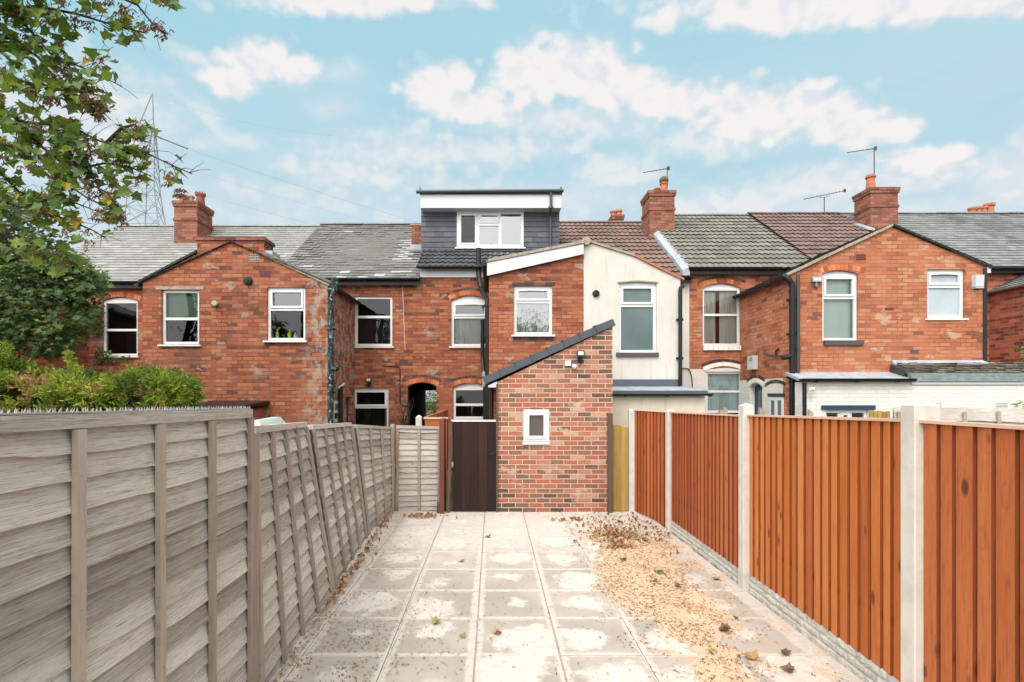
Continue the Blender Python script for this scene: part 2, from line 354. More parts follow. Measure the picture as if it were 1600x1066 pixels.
def frosted(name, col):
    t = NT(name); p = t.pos(); n = t.noise(p, 45, 4, .6); n2 = t.noise(p, 1.2, 4)
    c = t.mix(t.sstep(n2, .3, .7), col, tuple(x*.72 for x in col[:3]) + (1,))
    t.pbr(c, .18, t.bump(n, .25, .003), .7); return t.m
M['frost_teal'] = frosted('frosted teal glass', (.085,.135,.135,1))
M['frost_blue'] = frosted('frosted pale blue glass', (.40,.46,.50,1))
M['frost_brown'] = frosted('frosted brown glass', (.12,.098,.080,1))
M['frost_green'] = frosted('frosted green glass', (.17,.25,.20,1))

def fabric(name, col, fold=16, amt=.35):
    t = NT(name); p = t.pos(); n = t.noise(t.vmap(p, (fold,1,.5)), 1, 4)
    c = t.mix(t.math('MULTIPLY', t.sstep(n, .35, .7), amt), col, tuple(x*.5 for x in col[:3]) + (1,))
    t.pbr(c, .9, None, .1); return t.m
M['curtain'] = fabric('off white curtain', (.62,.57,.52,1))
M['curtain_grey'] = fabric('grey green curtain', (.36,.38,.34,1), 4)
M['curtain_red'] = fabric('dark red curtain', (.26,.02,.035,1))
M['blind'] = fabric('pale aqua blind', (.60,.68,.64,1), 3, .2)
M['blind_blue'] = fabric('pale blue blind', (.62,.74,.74,1), 9, .25)
M['blind_green'] = fabric('sage green blind', (.17,.25,.17,1), 2, .2)
M['yellow'] = simple('yellow plastic', (.80,.72,.05,1), .4)
M['blue_plastic'] = simple('blue plastic', (.12,.22,.45,1), .4)
M['white_paint'] = simple('glossy white board', (.50,.51,.53,1), .35, .5, 3, .04)
M['lamp_glass'] = simple('lamp lens', (.55,.55,.5,1), .25, .5)
# ------------------------------------------------------------------ foliage, ground materials
def leafmat(name, stops, trans=.35, rough=.55):
    t = NT(name); r = t.rnd(); p = t.pos(); n = t.noise(p, 22, 3)
    c = t.ramp(t.math('ADD', r, t.math('MULTIPLY', t.math('SUBTRACT', n, .5), .25), clamp=True), stops)
    b = t.pbr(c, rough, None, .35)
    tl = t.n('ShaderNodeBsdfTranslucent'); t.set(tl.inputs[0], t.mix(.5, c, (.25,.32,.03,1)))
    mx = t.n('ShaderNodeMixShader'); mx.inputs[0].default_value = trans
    t.t.links.new(b.outputs[0], mx.inputs[1]); t.t.links.new(tl.outputs[0], mx.inputs[2]); t.t.links.new(mx.outputs[0], t.out.inputs[0])
    return t.m
M['leaf'] = leafmat('sycamore leaf', [(0,(.045,.095,.032)),(.4,(.095,.17,.036)),(.75,(.17,.25,.04)),(.90,(.22,.26,.045)),(.955,(.46,.36,.03)),(1,(.46,.19,.04))])
M['leaf_dark'] = leafmat('maple leaf', [(0,(.024,.058,.022)),(.5,(.055,.115,.034)),(.85,(.12,.20,.042)),(1,(.26,.22,.06))])
M['leaf_far'] = leafmat('far leaf', [(0,(.015,.035,.012)),(.6,(.035,.07,.02)),(1,(.08,.12,.03))], .2)
M['conifer'] = leafmat('conifer spray', [(0,(.040,.072,.016)),(.25,(.10,.16,.024)),(.5,(.20,.29,.034)),(.85,(.40,.46,.055)),(.93,(.22,.14,.06)),(1,(.46,.24,.13))], .3, .7)
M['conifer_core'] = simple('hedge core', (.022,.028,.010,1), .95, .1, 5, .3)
M['bark'] = simple('dark bark', (.055,.042,.034,1), .9, .1, 20, .3, bump=.8)
M['fruit'] = leafmat('sycamore keys', [(0,(.09,.045,.032)),(.5,(.18,.085,.058)),(1,(.32,.17,.09))], .2, .8)
M['ivy'] = M['leaf_dark']
M['dry'] = leafmat('dry leaf', [(0,(.09,.045,.025)),(.3,(.20,.095,.045)),(.6,(.36,.17,.08)),(.85,(.50,.29,.13)),(1,(.42,.38,.14))], .15, .8)
M['dry_brown'] = leafmat('dry brown leaf', [(0,(.10,.06,.035)),(1,(.22,.13,.08))], .1, .8)
M['dry_olive'] = leafmat('yellow olive leaf', [(0,(.26,.24,.09)),(1,(.45,.40,.17))], .15, .8)
M['dry_orange'] = leafmat('orange brown leaf', [(0,(.36,.19,.07)),(1,(.52,.32,.15))], .15, .8)
M['fresh'] = leafmat('green fallen leaf', [(0,(.05,.10,.03)),(1,(.12,.19,.05))], .15, .8)

def slabs():
    t = NT('concrete paving slab'); uv = t.uv(); r = t.rnd(); p = t.pos()
    sep = t.n('ShaderNodeSeparateXYZ'); t.set(sep.inputs[0], uv)
    u, v = sep.outputs[0], sep.outputs[1]       # 0..1 inside each slab
    big = t.noise(p, 3.4, 5, .6); mid = t.noise(p, 11, 5, .65); fine = t.noise(p, 130, 3, .6)
    off = t.n('ShaderNodeCombineXYZ'); t.set(off.inputs[0], t.math('MULTIPLY', r, 91.)); t.set(off.inputs[1], t.math('MULTIPLY', r, 53.))
    pn = t.n('ShaderNodeTexNoise'); t.set(pn.inputs['Vector'], off.outputs[0]); pn.inputs['Scale'].default_value = 1.7; pn.inputs['Detail'].default_value = 0
    ps = t.n('ShaderNodeSeparateColor'); t.set(ps.inputs[0], pn.outputs['Color'])
    du = t.math('SUBTRACT', u, t.math('ADD', .12, t.math('MULTIPLY', ps.outputs[0], .8)))
    dv = t.math('SUBTRACT', v, t.math('ADD', .10, t.math('MULTIPLY', ps.outputs[1], .8)))
    d = t.math('SQRT', t.math('ADD', t.math('MULTIPLY', du, du), t.math('MULTIPLY', dv, dv)))
    d = t.math('ADD', d, t.math('MULTIPLY', t.math('SUBTRACT', big, .5), .75))
    d = t.math('ADD', d, t.math('MULTIPLY', t.math('SUBTRACT', mid, .5), .34))
    rad = t.math('ADD', .17, t.math('MULTIPLY', r, .30))
    core = t.math('SUBTRACT', 1., t.sstep(t.math('SUBTRACT', d, rad), -.10, .07))
    # pale dried borders beside the joints
    eu = t.math('MINIMUM', u, t.math('SUBTRACT', 1., u)); ev = t.math('MINIMUM', v, t.math('SUBTRACT', 1., v))
    e = t.math('MINIMUM', t.math('MULTIPLY', eu, .8), t.math('MULTIPLY', ev, 1.25)); e = t.math('ADD', e, t.math('MULTIPLY', t.math('SUBTRACT', mid, .5), .09))
    edge = t.math('SUBTRACT', 1., t.sstep(e, .03, .075))
    pale = t.math('MAXIMUM', core, t.math('MULTIPLY', edge, .8))
    has = t.sstep(ps.outputs[2], .15, .25); core = t.math('MULTIPLY', core, t.math('ADD', .25, t.math('MULTIPLY', has, .75)))
    pale = t.math('MAXIMUM', core, t.math('MULTIPLY', edge, .75))
    far = t.n('ShaderNodeSeparateXYZ'); t.set(far.inputs[0], p)
    dry = t.math('MULTIPLY', t.sstep(t.math('ADD', far.outputs[1], t.math('MULTIPLY', big, 1.6)), 6.0, 7.6), .75)
    pale = t.math('MAXIMUM', pale, dry)
    damp = t.mix(t.sstep(t.noise(p, 1.2, 4), .35, .65), (.325,.288,.252,1), (.40,.357,.315,1))
    c = t.mix(pale, damp, t.mix(t.sstep(mid, .35, .7), (.565,.52,.47,1), (.49,.445,.395,1)))
    c = t.mix(t.math('MULTIPLY', t.sstep(fine, .55, .8), .25), c, (.45,.40,.35,1))
    c = t.mix(t.math('MULTIPLY', t.sstep(t.noise(p, 2.1, 6, .7), .55, .75), .25), c, (.46,.36,.28,1))
    sand_n = t.math('ADD', t.math('MULTIPLY', t.noise(p, 38, 5, .75), .55), t.math('MULTIPLY', t.noise(p, 4, 4, .6), .6))
    zone = t.math('MULTIPLY', t.sstep(far.outputs[0], .95, 1.55), t.math('SUBTRACT', 1., t.sstep(far.outputs[1], 7.2, 7.9)))
    zl = t.math('MULTIPLY', t.math('SUBTRACT', 1., t.sstep(far.outputs[0], -1.45, -1.1)), .7); zone = t.math('MAXIMUM', zone, zl)
    c = t.mix(t.math('MULTIPLY', t.math('MULTIPLY', t.sstep(sand_n, .55, .68), zone), .75), c, (.48,.33,.21,1))
    t.pbr(c, .85, t.bump(t.math('ADD', fine, mid), .35, .004), .25); return t.m
M['slab'] = slabs()
M['joint'] = simple('sandy joint', (.36,.30,.24,1), .95, .1, 30, .3, bump=.5)
M['smear'] = simple('dried mortar smear', (.51,.475,.435,1), .9, .1, 9, .2, dirt=(.42,.37,.31,1))
def ground():
    t = NT('bare garden soil'); p = t.pos(); n = t.noise(p, .5, 6, .65); n2 = t.noise(p, 9, 6, .7)
    c = t.mix(t.sstep(n, .4, .6), (.10,.085,.06,1), (.055,.085,.03,1)); c = t.mix(t.math('MULTIPLY', n2, .5), c, (.14,.12,.09,1))
    t.pbr(c, .95, t.bump(n2, .8, .02), .1); return t.m
M['ground'] = ground()
def sand():
    t = NT('spilled building sand'); p = t.pos(); n = t.noise(p, 3, 5, .6); n2 = t.noise(p, 170, 3, .7); n3 = t.noise(p, 26, 4, .7)
    c = t.mix(t.sstep(n, .3, .7), (.50,.36,.245,1), (.56,.43,.31,1))
    c = t.mix(t.math('MULTIPLY', t.sstep(n2, .5, .75), .4), c, (.45,.25,.13,1)); c = t.mix(t.math('MULTIPLY', t.sstep(n3, .55, .7), .3), c, (.52,.31,.17,1))
    t.pbr(c, .95, t.bump(t.math('ADD', n2, n3), .6, .004), .1); return t.m
M['sand'] = sand()

# ------------------------------------------------------------------ building helpers
def fr_front(Y): return lambda p: Vector((p.x, Y + p.y, p.z))               # wall faces -Y
def fr_left(X): return lambda p: Vector((X + p.y, p.x, p.z))                # wall faces -X (u = world Y)
def fr_right(X): return lambda p: Vector((X - p.y, p.x, p.z))               # wall faces +X
def arch_hole(u0, u1, z0, z1, rise=0.0, n=9):
    """opening outline; z1 is the springing level"""
    pts = [(u0, z0), (u1, z0)]
    if rise <= 0: return pts + [(u1, z1), (u0, z1)]
    for k in range(n + 1):
        s = k / n; u = u1 + (u0 - u1) * s
        pts.append((u, z1 + rise * (1 - (2*s - 1)**2)))
    return pts
def wall_into(mb, outline, holes=(), th=.22):
    polys = [[Vector((a, b, 0)) for a, b in outline]] + [[Vector((a, b, 0)) for a, b in h] for h in holes]
    tris = tessellate_polygon(polys)
    flat = [p for q in polys for p in q]
    r = R()
    for t in tris:
        a = [flat[i] for i in t]
        mb.poly([(p.x, 0, p.y) for p in a], [(p.x, p.y) for p in a], r)
        mb.poly([(p.x, th, p.y) for p in a], [(p.x, p.y) for p in a], r)
    for q in polys:
        for k in range(len(q)):
            a, b = q[k], q[(k+1) % len(q)]
            hz = abs(a.x-b.x) > abs(a.y-b.y)
            uv = [(a.x, a.y), (b.x, b.y), (b.x, b.y+th), (a.x, a.y+th)] if hz else [(a.x, a.y), (b.x, b.y), (b.x+th, b.y), (a.x+th, a.y)]
            mb.poly([(a.x,0,a.y),(b.x,0,b.y),(b.x,th,b.y),(a.x,th,a.y)], uv, r)
def wall(name, parent, frame, outline, holes=(), th=.22, mat='brick', label=None):
    mb = MB(frame); wall_into(mb, outline, holes, th)
    return mb.build(name, M[mat], parent, fix=False, label=label)

def ring(mb, u0, u1, z0, z1, d0, d1, w):
    """rectangular frame, four bars butted"""
    mb.box(u0, u0+w, d0, d1, z0, z1); mb.box(u1-w, u1, d0, d1, z0, z1)
    mb.box(u0+w, u1-w, d0, d1, z0, z0+w); mb.box(u0+w, u1-w, d0, d1, z1-w, z1)

def window(parent, frame, u0, u1, z0, z1, rise=0, cells=None, glassm='glass', back=None, sill='upvc', rec=.05, fw=.055, label=None,
           sill_out=.05, sill_ext=.05, sashes=(), vent=False, backd=.10):
    """cells: list of fractional (a0,a1,b0,b1) glazed areas; sashes: indices with an opening sash of their own"""
    cells = cells or [(0,1,0,.62),(0,1,.62,1)]
    mb = MB(frame); d0, d1 = rec, rec + .07
    hw = fw * .5
    mb.box(u0, u0+fw, d0, d1, z0, z1); mb.box(u1-fw, u1, d0, d1, z0, z1)
    mb.box(u0+fw, u1-fw, d0, d1, z0, z0+fw); mb.box(u0+fw, u1-fw, d0, d1, z1-fw, z1)
    iu0, iu1, iz0, iz1 = u0+fw, u1-fw, z0+fw, z1-fw
    seen = set(); rects = []
    vs = sorted({c[1] for c in cells if c[1] < .999})
    for (a0,a1,b0,b1) in cells:
        x0 = iu0 + (iu1-iu0)*a0 + (hw if a0 > .001 else 0); x1 = iu0 + (iu1-iu0)*a1 - (hw if a1 < .999 else 0)
        y0 = iz0 + (iz1-iz0)*b0 + (hw if b0 > .001 else 0); y1 = iz0 + (iz1-iz0)*b1 - (hw if b1 < .999 else 0)
        rects.append((x0,x1,y0,y1))
        if a1 < .999 and ('v', a1) not in seen:
            seen.add(('v', a1)); mb.box(iu0+(iu1-iu0)*a1-hw, iu0+(iu1-iu0)*a1+hw, d0+.003, d1-.003, iz0, iz1)
        if b1 < .999 and ('h', a0, b1) not in seen:
            seen.add(('h', a0, b1)); mb.box(x0, x1, d0+.003, d1-.003, iz0+(iz1-iz0)*b1-hw, iz0+(iz1-iz0)*b1+hw)
    if rise > 0:   # curved white head panel
        pts = arch_hole(u0, u1, z1+.001, z1+.002, rise-.002, 10)[2:]
        poly = [(u0, z1+.001), (u1, z1+.001)] + pts[1:-1]
        mb.hexa([(a, d0+.008, b) for a, b in poly], [(a, d1, b) for a, b in poly])
    w = mb.build('window', M['upvc'], parent, label=label)
    for k, (x0,x1,y0,y1) in enumerate(rects):
        gm = glassm[k] if isinstance(glassm, (list, tuple)) else glassm
        if k in sashes:
            s = MB(frame); ring(s, x0+.002, x1-.002, y0+.002, y1-.002, d0-.018, d0+.03, .042)
            if vent: 
                s.box(x0+(x1-x0)*.3, x0+(x1-x0)*.72, d0-.03, d0-.019, y1-.032, y1-.014)
            s.build('sash', M['upvc'], w)
            x0, x1, y0, y1 = x0+.044, x1-.044, y0+.044, y1-.044
        g = MB(frame); g.poly([(x0,d0+.035,y0),(x1,d0+.035,y0),(x1,d0+.035,y1),(x0,d0+.035,y1)])
        g.build('pane', M[gm], w, fix=False)
    if sill:
        s = MB(frame); e = sill_ext
        s.hexa([(u0-e,-sill_out,z0-.045),(u1+e,-sill_out,z0-.045),(u1+e,d1,z0-.045),(u0-e,d1,z0-.045)],
               [(u0-e,-sill_out,z0-.012),(u1+e,-sill_out,z0-.012),(u1+e,d1,z0-.002),(u0-e,d1,z0-.002)])
        s.build('sill', M[sill], w)
    # the room behind
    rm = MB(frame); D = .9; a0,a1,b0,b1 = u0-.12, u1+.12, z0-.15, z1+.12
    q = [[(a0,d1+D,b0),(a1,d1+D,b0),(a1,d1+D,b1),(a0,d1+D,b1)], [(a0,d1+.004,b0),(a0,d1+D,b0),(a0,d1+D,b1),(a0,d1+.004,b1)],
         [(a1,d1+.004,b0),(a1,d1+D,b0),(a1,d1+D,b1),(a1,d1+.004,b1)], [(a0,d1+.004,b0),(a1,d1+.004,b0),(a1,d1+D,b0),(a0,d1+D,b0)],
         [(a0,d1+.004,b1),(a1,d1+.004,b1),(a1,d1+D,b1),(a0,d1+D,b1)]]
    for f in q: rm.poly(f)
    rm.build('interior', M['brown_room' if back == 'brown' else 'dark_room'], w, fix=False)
    if isinstance(back, list):
        for (nm, mat, a0, a1, b0, b1) in back:   # fractions of the opening; folded cloth
            c = MB(frame); n = 40; A = u0+(u1-u0)*a0; B = u0+(u1-u0)*a1; Z0 = z0+(z1-z0)*b0; Z1 = z0+(z1-z0)*b1
            fold = 0.0 if nm == 'blind' else .014
            for i in range(n):
                s0, s1 = i/n, (i+1)/n
                f0 = fold*math.sin(s0*38)+fold*.6*math.sin(s0*71); f1 = fold*math.sin(s1*38)+fold*.6*math.sin(s1*71)
                x0 = A+(B-A)*s0; x1 = A+(B-A)*s1
                c.poly([(x0,d1+backd*.5+f0,Z0),(x1,d1+backd*.5+f1,Z0),(x1,d1+backd*.5+f1*.6,Z1),(x0,d1+backd*.5+f0*.6,Z1)], r=.5)
            c.build(nm, M[mat], w, fix=False)
    return w
def wbox(x0, y0, x1, y1, Y):
    """photo box -> u0,u1,z0,z1 on a wall facing the camera"""
    return PX(x0,Y), PX(x1,Y), PZ(y1,Y), PZ(y0,Y)

def arch(parent, frame, u0, u1, z, rise, h=.115, mat='brick_solid', ext=.06, label=None, g=.006, proud=.006):
    mb = MB(frame); n = max(5, int((u1-u0+2*ext)/.078)); w = (u1-u0)/2+ext; c = (u0+u1)/2
    def at(s, hh):
        u = c + w*s; base = z + rise*(1-s*s) + (0 if abs(s) < 1 else 0)
        sl = -2*rise*s/w; L = math.sqrt(1+sl*sl)
        return (u - sl/L*hh, base + hh/L)
    for k in range(n):
        s0 = -1+2*k/n + g/w*.6; s1 = -1+2*(k+1)/n - g/w*.6
        p = [at(s0,0.0), at(s1,0.0), at(s1,h), at(s0,h)]
        mb.hexa([(a,-proud,b) for a,b in p], [(a,.05,b) for a,b in p])
    return mb.build('arch', M[mat], parent, label=label)
def solid_brick(name, stops):
    t = NT(name); p = t.pos(); n = t.noise(p, 25, 4, .7)
    c = t.ramp(t.math('ADD', t.rnd(), t.math('MULTIPLY', t.math('SUBTRACT', n, .5), .4), clamp=True), stops)
    t.pbr(c, .85, t.bump(n, .4, .004), .2); return t.m
M['brick_solid'] = solid_brick('arch brick', [(0,(.25,.07,.04)),(.5,(.48,.14,.06)),(1,(.56,.23,.11))])
M['brick_dark'] = solid_brick('dark arch brick', [(0,(.05,.038,.038)),(.6,(.085,.06,.058)),(1,(.16,.09,.07))])
M['cream_solid'] = solid_brick('painted arch brick', [(0,(.72,.68,.62)),(1,(.80,.77,.71))])

class Plane3:
    """roof plane: origin at an eave end, U along eave, V up the slope"""
    def __init__(s, o, u, v):
        s.o = Vector(o); s.U = Vector(u).normalized(); s.V = Vector(v).normalized(); s.N = s.U.cross(s.V).normalized()
        if s.N.z < 0: s.N = -s.N
    def __call__(s, a, b, h=0): return s.o + s.U*a + s.V*b + s.N*h
def slates(name, parent, pl, W_, L_, mat, w=.25, gauge=.2, wob=.003, clip=None, label=None, thick=.008, extra=None, skip=0, sag=.0):
    mb = MB(); ex = MB()
    rows = int(math.ceil(L_/gauge)); mb_under = None
    mb.poly([pl(0,0,-.01), pl(W_,0,-.01), pl(W_,L_,-.01), pl(0,L_,-.01)], r=.1)
    for j in range(rows):
        b0 = j*gauge; b1 = min(L_, (j+1)*gauge-.005); off = (j % 2)*w*.5
        k = 0; a = -off
        while a < W_:
            a0 = max(0, a+.002); a1 = min(W_, a+w-.002); a += w
            if a1-a0 < .02: continue
            if skip and R() < skip: continue
            dz = ru(0, wob); db = ru(-wob*1.2, wob*1.2); rr = R()
            tgt = mb; rr = 2.0 if (extra and extra(a0, b0)) else rr
            sg = -sag*math.sin(math.pi*(a0/W_))*math.sin(math.pi*min(1,b0/L_))
            lo = thick+.006+dz+sg; hi = .001+sg
            p = [pl(a0,b0-.02+db,lo), pl(a1,b0-.02+db,lo+ru(-1,1)*wob*.5), pl(a1,b1,hi), pl(a0,b1,hi)]
            tgt.poly(p, r=rr)
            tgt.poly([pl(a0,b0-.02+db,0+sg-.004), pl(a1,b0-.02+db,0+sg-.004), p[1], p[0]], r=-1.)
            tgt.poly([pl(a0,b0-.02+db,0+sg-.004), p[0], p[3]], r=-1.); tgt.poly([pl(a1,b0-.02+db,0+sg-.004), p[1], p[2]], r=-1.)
    o = mb.build(name, M[mat], parent, fix=False, label=label)
    return o
def wavetiles(name, parent, pl, W_, L_, mat, tile=.30, gauge=.32, amp=.022, period=.15, seg=6, label=None):
    mb = MB(); rows = int(math.ceil(L_/gauge)); du = period/seg; n = int(math.ceil(W_/du))
    mb.poly([pl(0,0,-.02), pl(W_,0,-.02), pl(W_,L_,-.02), pl(0,L_,-.02)], r=.1)
    jit = {}
    for j in range(rows):
        b0 = j*gauge - .03; b1 = min(L_, (j+1)*gauge+.01)
        for i in range(n):
            a0 = i*du; a1 = min(W_, (i+1)*du)
            if a1 <= a0: continue
            key = (j, int((a0+1e-4)/tile)); rr = jit.setdefault(key, (R(), ru(-.004,.006)))
            h0 = amp*(.5+.5*math.cos(2*math.pi*a0/period))**1.5; h1 = amp*(.5+.5*math.cos(2*math.pi*a1/period))**1.5
            lo = .032 + rr[1]
            p = [pl(a0,b0,lo+h0), pl(a1,b0,lo+h1), pl(a1,b1,h1), pl(a0,b1,h0)]
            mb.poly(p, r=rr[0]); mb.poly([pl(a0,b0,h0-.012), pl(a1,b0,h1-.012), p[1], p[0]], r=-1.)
    return mb.build(name, M[mat], parent, fix=False, label=label)
def ridge_tiles(parent, x0, x1, Y, Z, mat='slate_mid', rad=.11):
    mb = MB(); x = x0
    while x < x1-.01:
        e = min(x1, x+.45); rr = R(); dz = ru(-.006,.006); n = 6
        prof = [(rad*math.cos(math.pi*k/n)*1.05, rad*.75*math.sin(math.pi*k/n)) for k in range(n+1)]
        for k in range(n):
            (a0,c0),(a1,c1) = prof[k], prof[k+1]
            mb.poly([(x,Y+a0,Z+c0+dz),(e-.008,Y+a0,Z+c0+dz),(e-.008,Y+a1,Z+c1+dz),(x,Y+a1,Z+c1+dz)], r=rr)
        mb.poly([(x,Y+a,Z+c+dz) for a,c in prof], r=rr*.5)
        x = e
    return mb.build('ridge', M[mat], parent, fix=False)
def gutter(parent, x0, x1, Y, Z, mat='black', rad=.055, fas=None, fh=.14):
    mb = MB(); n = 8
    prof = [(Y+rad*math.cos(math.pi*k/n), Z-rad*math.sin(math.pi*k/n)) for k in range(n+1)]
    for k in range(n):
        mb.poly([(x0,*prof[k]),(x1,*prof[k]),(x1,*prof[k+1]),(x0,*prof[k+1])])
    for xe in (x0, x1): mb.poly([(xe,*p) for p in prof])
    mb.box(x0, x1, Y-rad-.006, Y-rad+.002, Z-.012, Z+.006)
    x = x0+.3
    while x < x1:
        mb.box(x-.012, x+.012, Y-rad-.012, Y+rad, Z-rad-.012, Z-rad+.0); x += .8
    g = mb.build('gutter', M[mat], parent, fix=False)
    if fas:
        f = MB(); f.box(x0, x1, Y+rad+.006, Y+rad+.03, Z-fh, Z+.03); f.build('fascia', M[fas], parent)
    return g
def pipe(parent, pts, rad=.036, mat='black', name='downpipe', collars=(), label=None, seg=12):
    mb = MB(); fine = []
    pts = [Vector(p) for p in pts]
    for k, p in enumerate(pts):   # round the bends
        if 0 < k < len(pts)-1:
            a = (pts[k-1]-p); b = (pts[k+1]-p); la = min(.07, a.length*.4); lb = min(.07, b.length*.4)
            s = p + a.normalized()*la; e = p + b.normalized()*lb
            for q in (0,.33,.66,1): fine.append((s*(1-q)+p*q)*(1-q)+(p*(1-q)+e*q)*q)
        else: fine.append(p)
    mb.tube(fine, rad, seg)
    for z in collars:
        for k in range(len(pts)-1):
            a, b = pts[k], pts[k+1]
            if min(a.z,b.z) <= z <= max(a.z,b.z) and abs(a.z-b.z) > .2:
                q = a + (b-a)*((z-a.z)/(b.z-a.z)); d = (b-a).normalized()
                mb.tube([q-d*.035, q-d*.03, q+d*.03, q+d*.035], rad+.008, seg, rads=[rad, rad+.009, rad+.009, rad])
                mb.box(q.x-rad-.03, q.x+rad+.03, q.y+rad*.3, q.y+rad+.012, q.z-.02, q.z+.02)
    return mb.build(name, M[mat], parent, smooth=False, label=label)
def disc_vent(parent, c, rad=.06, mat='black', name='flue_vent'):
    mb = MB(); c = Vector(c); ys = [.0,-.05,-.05,-.02]; rs = [rad, rad, rad*.72, rad*.68]
    mb.tube([c+Vector((0,y,0)) for y in (0,-.03,-.05,-.055)], rad, 16, rads=[rad*1.05, rad*1.05, rad*.95, rad*.55])
    mb.tube([c+Vector((0,y,0)) for y in (-.056,-.075)], rad*.4, 10)
    return mb.build(name, M[mat], parent)
def air_brick(parent, frame, u, z, w=.21, h=.14, mat='mortar', nx=6, nz=3):
    mb = MB(frame); mb.box(u-w/2, u+w/2, -.004, .02, z-h/2, z+h/2)
    o = mb.build('air_brick', M[mat], parent)
    m2 = MB(frame); cw = w/nx; ch = h/nz
    for i in range(nx):
        for j in range(nz):
            m2.box(u-w/2+cw*(i+.25), u-w/2+cw*(i+.75), -.007, -.0045, z-h/2+ch*(j+.25), z-h/2+ch*(j+.75))
    m2.build('vent_holes', M['dark_room'], o); return o
def floodlight(parent, c, w=.16, h=.13, tilt=.02, label=None, mat='black', name='floodlight'):
    c = Vector(c); mb = MB()
    mb.hexa([(c.x-w/2,c.y-.10,c.z-h/2),(c.x+w/2,c.y-.10,c.z-h/2),(c.x+w/2*.9,c.y-.04,c.z-h/2+.01),(c.x-w/2*.9,c.y-.04,c.z-h/2+.01)],
            [(c.x-w/2,c.y-.10+tilt,c.z+h/2),(c.x+w/2,c.y-.10+tilt,c.z+h/2),(c.x+w/2*.9,c.y-.04,c.z+h/2-.01),(c.x-w/2*.9,c.y-.04,c.z+h/2-.01)])
    mb.box(c.x-.02, c.x+.02, c.y-.06, c.y, c.z-h/2-.05, c.z-h/2+.01); mb.box(c.x-.04, c.x+.04, c.y-.012, c.y, c.z-h/2-.08, c.z-h/2-.0)
    mb.tube([(c.x,c.y-.045,c.z-h/2-.07),(c.x,c.y-.075,c.z-h/2-.075)], .03, 10)
    o = mb.build(name, M[mat], parent, label=label)
    l = MB(); t_ = tilt
    l.poly([(c.x-w*.34,c.y-.103+.25*t_,c.z-h*.24),(c.x+w*.34,c.y-.103+.25*t_,c.z-h*.24),(c.x+w*.34,c.y-.104+.75*t_,c.z+h*.30),(c.x-w*.34,c.y-.104+.75*t_,c.z+h*.30)])
    l.build('lens', M['lamp_glass'], o, fix=False); return o
def chimney(parent, x0, x1, y0, y1, z0, z1, pots=(), bands=((-.0,.14),), label=None, mat='brick_chimney'):
    mb = MB(); mb.box(x0, x1, y0, y1, z0, z1-.16)
    mb.box(x0-.03, x1+.03, y0-.03, y1+.03, z1-.16, z1-.08); mb.box(x0-.045, x1+.045, y0-.045, y1+.045, z1-.08, z1)
    h = z1-z0
    zb = z1-.50
    mb.box(x0-.025, x1+.025, y0-.025, y1+.025, zb-.075, zb)
    o = mb.build('chimney', M[mat], parent, label=label)
    fl = MB(); cx, cy = (x0+x1)/2, (y0+y1)/2
    fl.hexa([(x0-.02,y0-.02,z1+.002),(x1+.02,y0-.02,z1+.002),(x1+.02,y1+.02,z1+.002),(x0-.02,y1+.02,z1+.002)], [(x0+.12,y0+.12,z1+.05),(x1-.12,y0+.12,z1+.05),(x1-.12,y1-.12,z1+.05),(x0+.12,y1-.12,z1+.05)])
    fl.build('flaunching', M['mortar'], o)
    for (px_, py_, r_, h_, m_, crown) in pots:
        c = MB(); prof = [(r_*1.02,z1+.02),(r_,z1+.05),(r_*.86,z1+h_*.55),(r_*.84,z1+h_*.78),(r_*1.08,z1+h_*.82),(r_*1.1,z1+h_*.9),(r_*.92,z1+h_*.93),(r_*.92,z1+h_),(r_*.7,z1+h_),(r_*.7,z1+h_-.08)]
        c.lathe((px_,py_,0), prof, 14)
        if crown:
            for k in range(10):
                a = 2*math.pi*k/10; q = Vector((px_+math.cos(a)*r_*.98, py_+math.sin(a)*r_*.98, z1+h_*.9))
                c.lathe(q, [(.022,0),(.022,.04),(.004,.085)], 5)
        c.build('chimney_pot', M[m_], o)
    return o
def verge(parent, p0, p1, Y0, Y1, h=.05, mat='slate_mid', name='verge', drop=.0):
    """sloping strip along a gable edge from (x,z) p0 to p1"""
    mb = MB(); (x0,z0),(x1,z1) = p0, p1; n = 14
    for k in range(n):
        a, b = k/n, (k+1)/n; j = ru(-.004,.004)
        ax, az = x0+(x1-x0)*a, z0+(z1-z0)*a; bx, bz = x0+(x1-x0)*b, z0+(z1-z0)*b
        mb.hexa([(ax,Y0+j,az-h*.5),(bx,Y0+j,bz-h*.5),(bx,Y1,bz-h*.5),(ax,Y1,az-h*.5)], [(ax,Y0+j,az+h*.5+j),(bx,Y0+j,bz+h*.5+j),(bx,Y1,bz+h*.5+j),(ax,Y1,az+h*.5+j)])
    return mb.build(name, M[mat], parent)
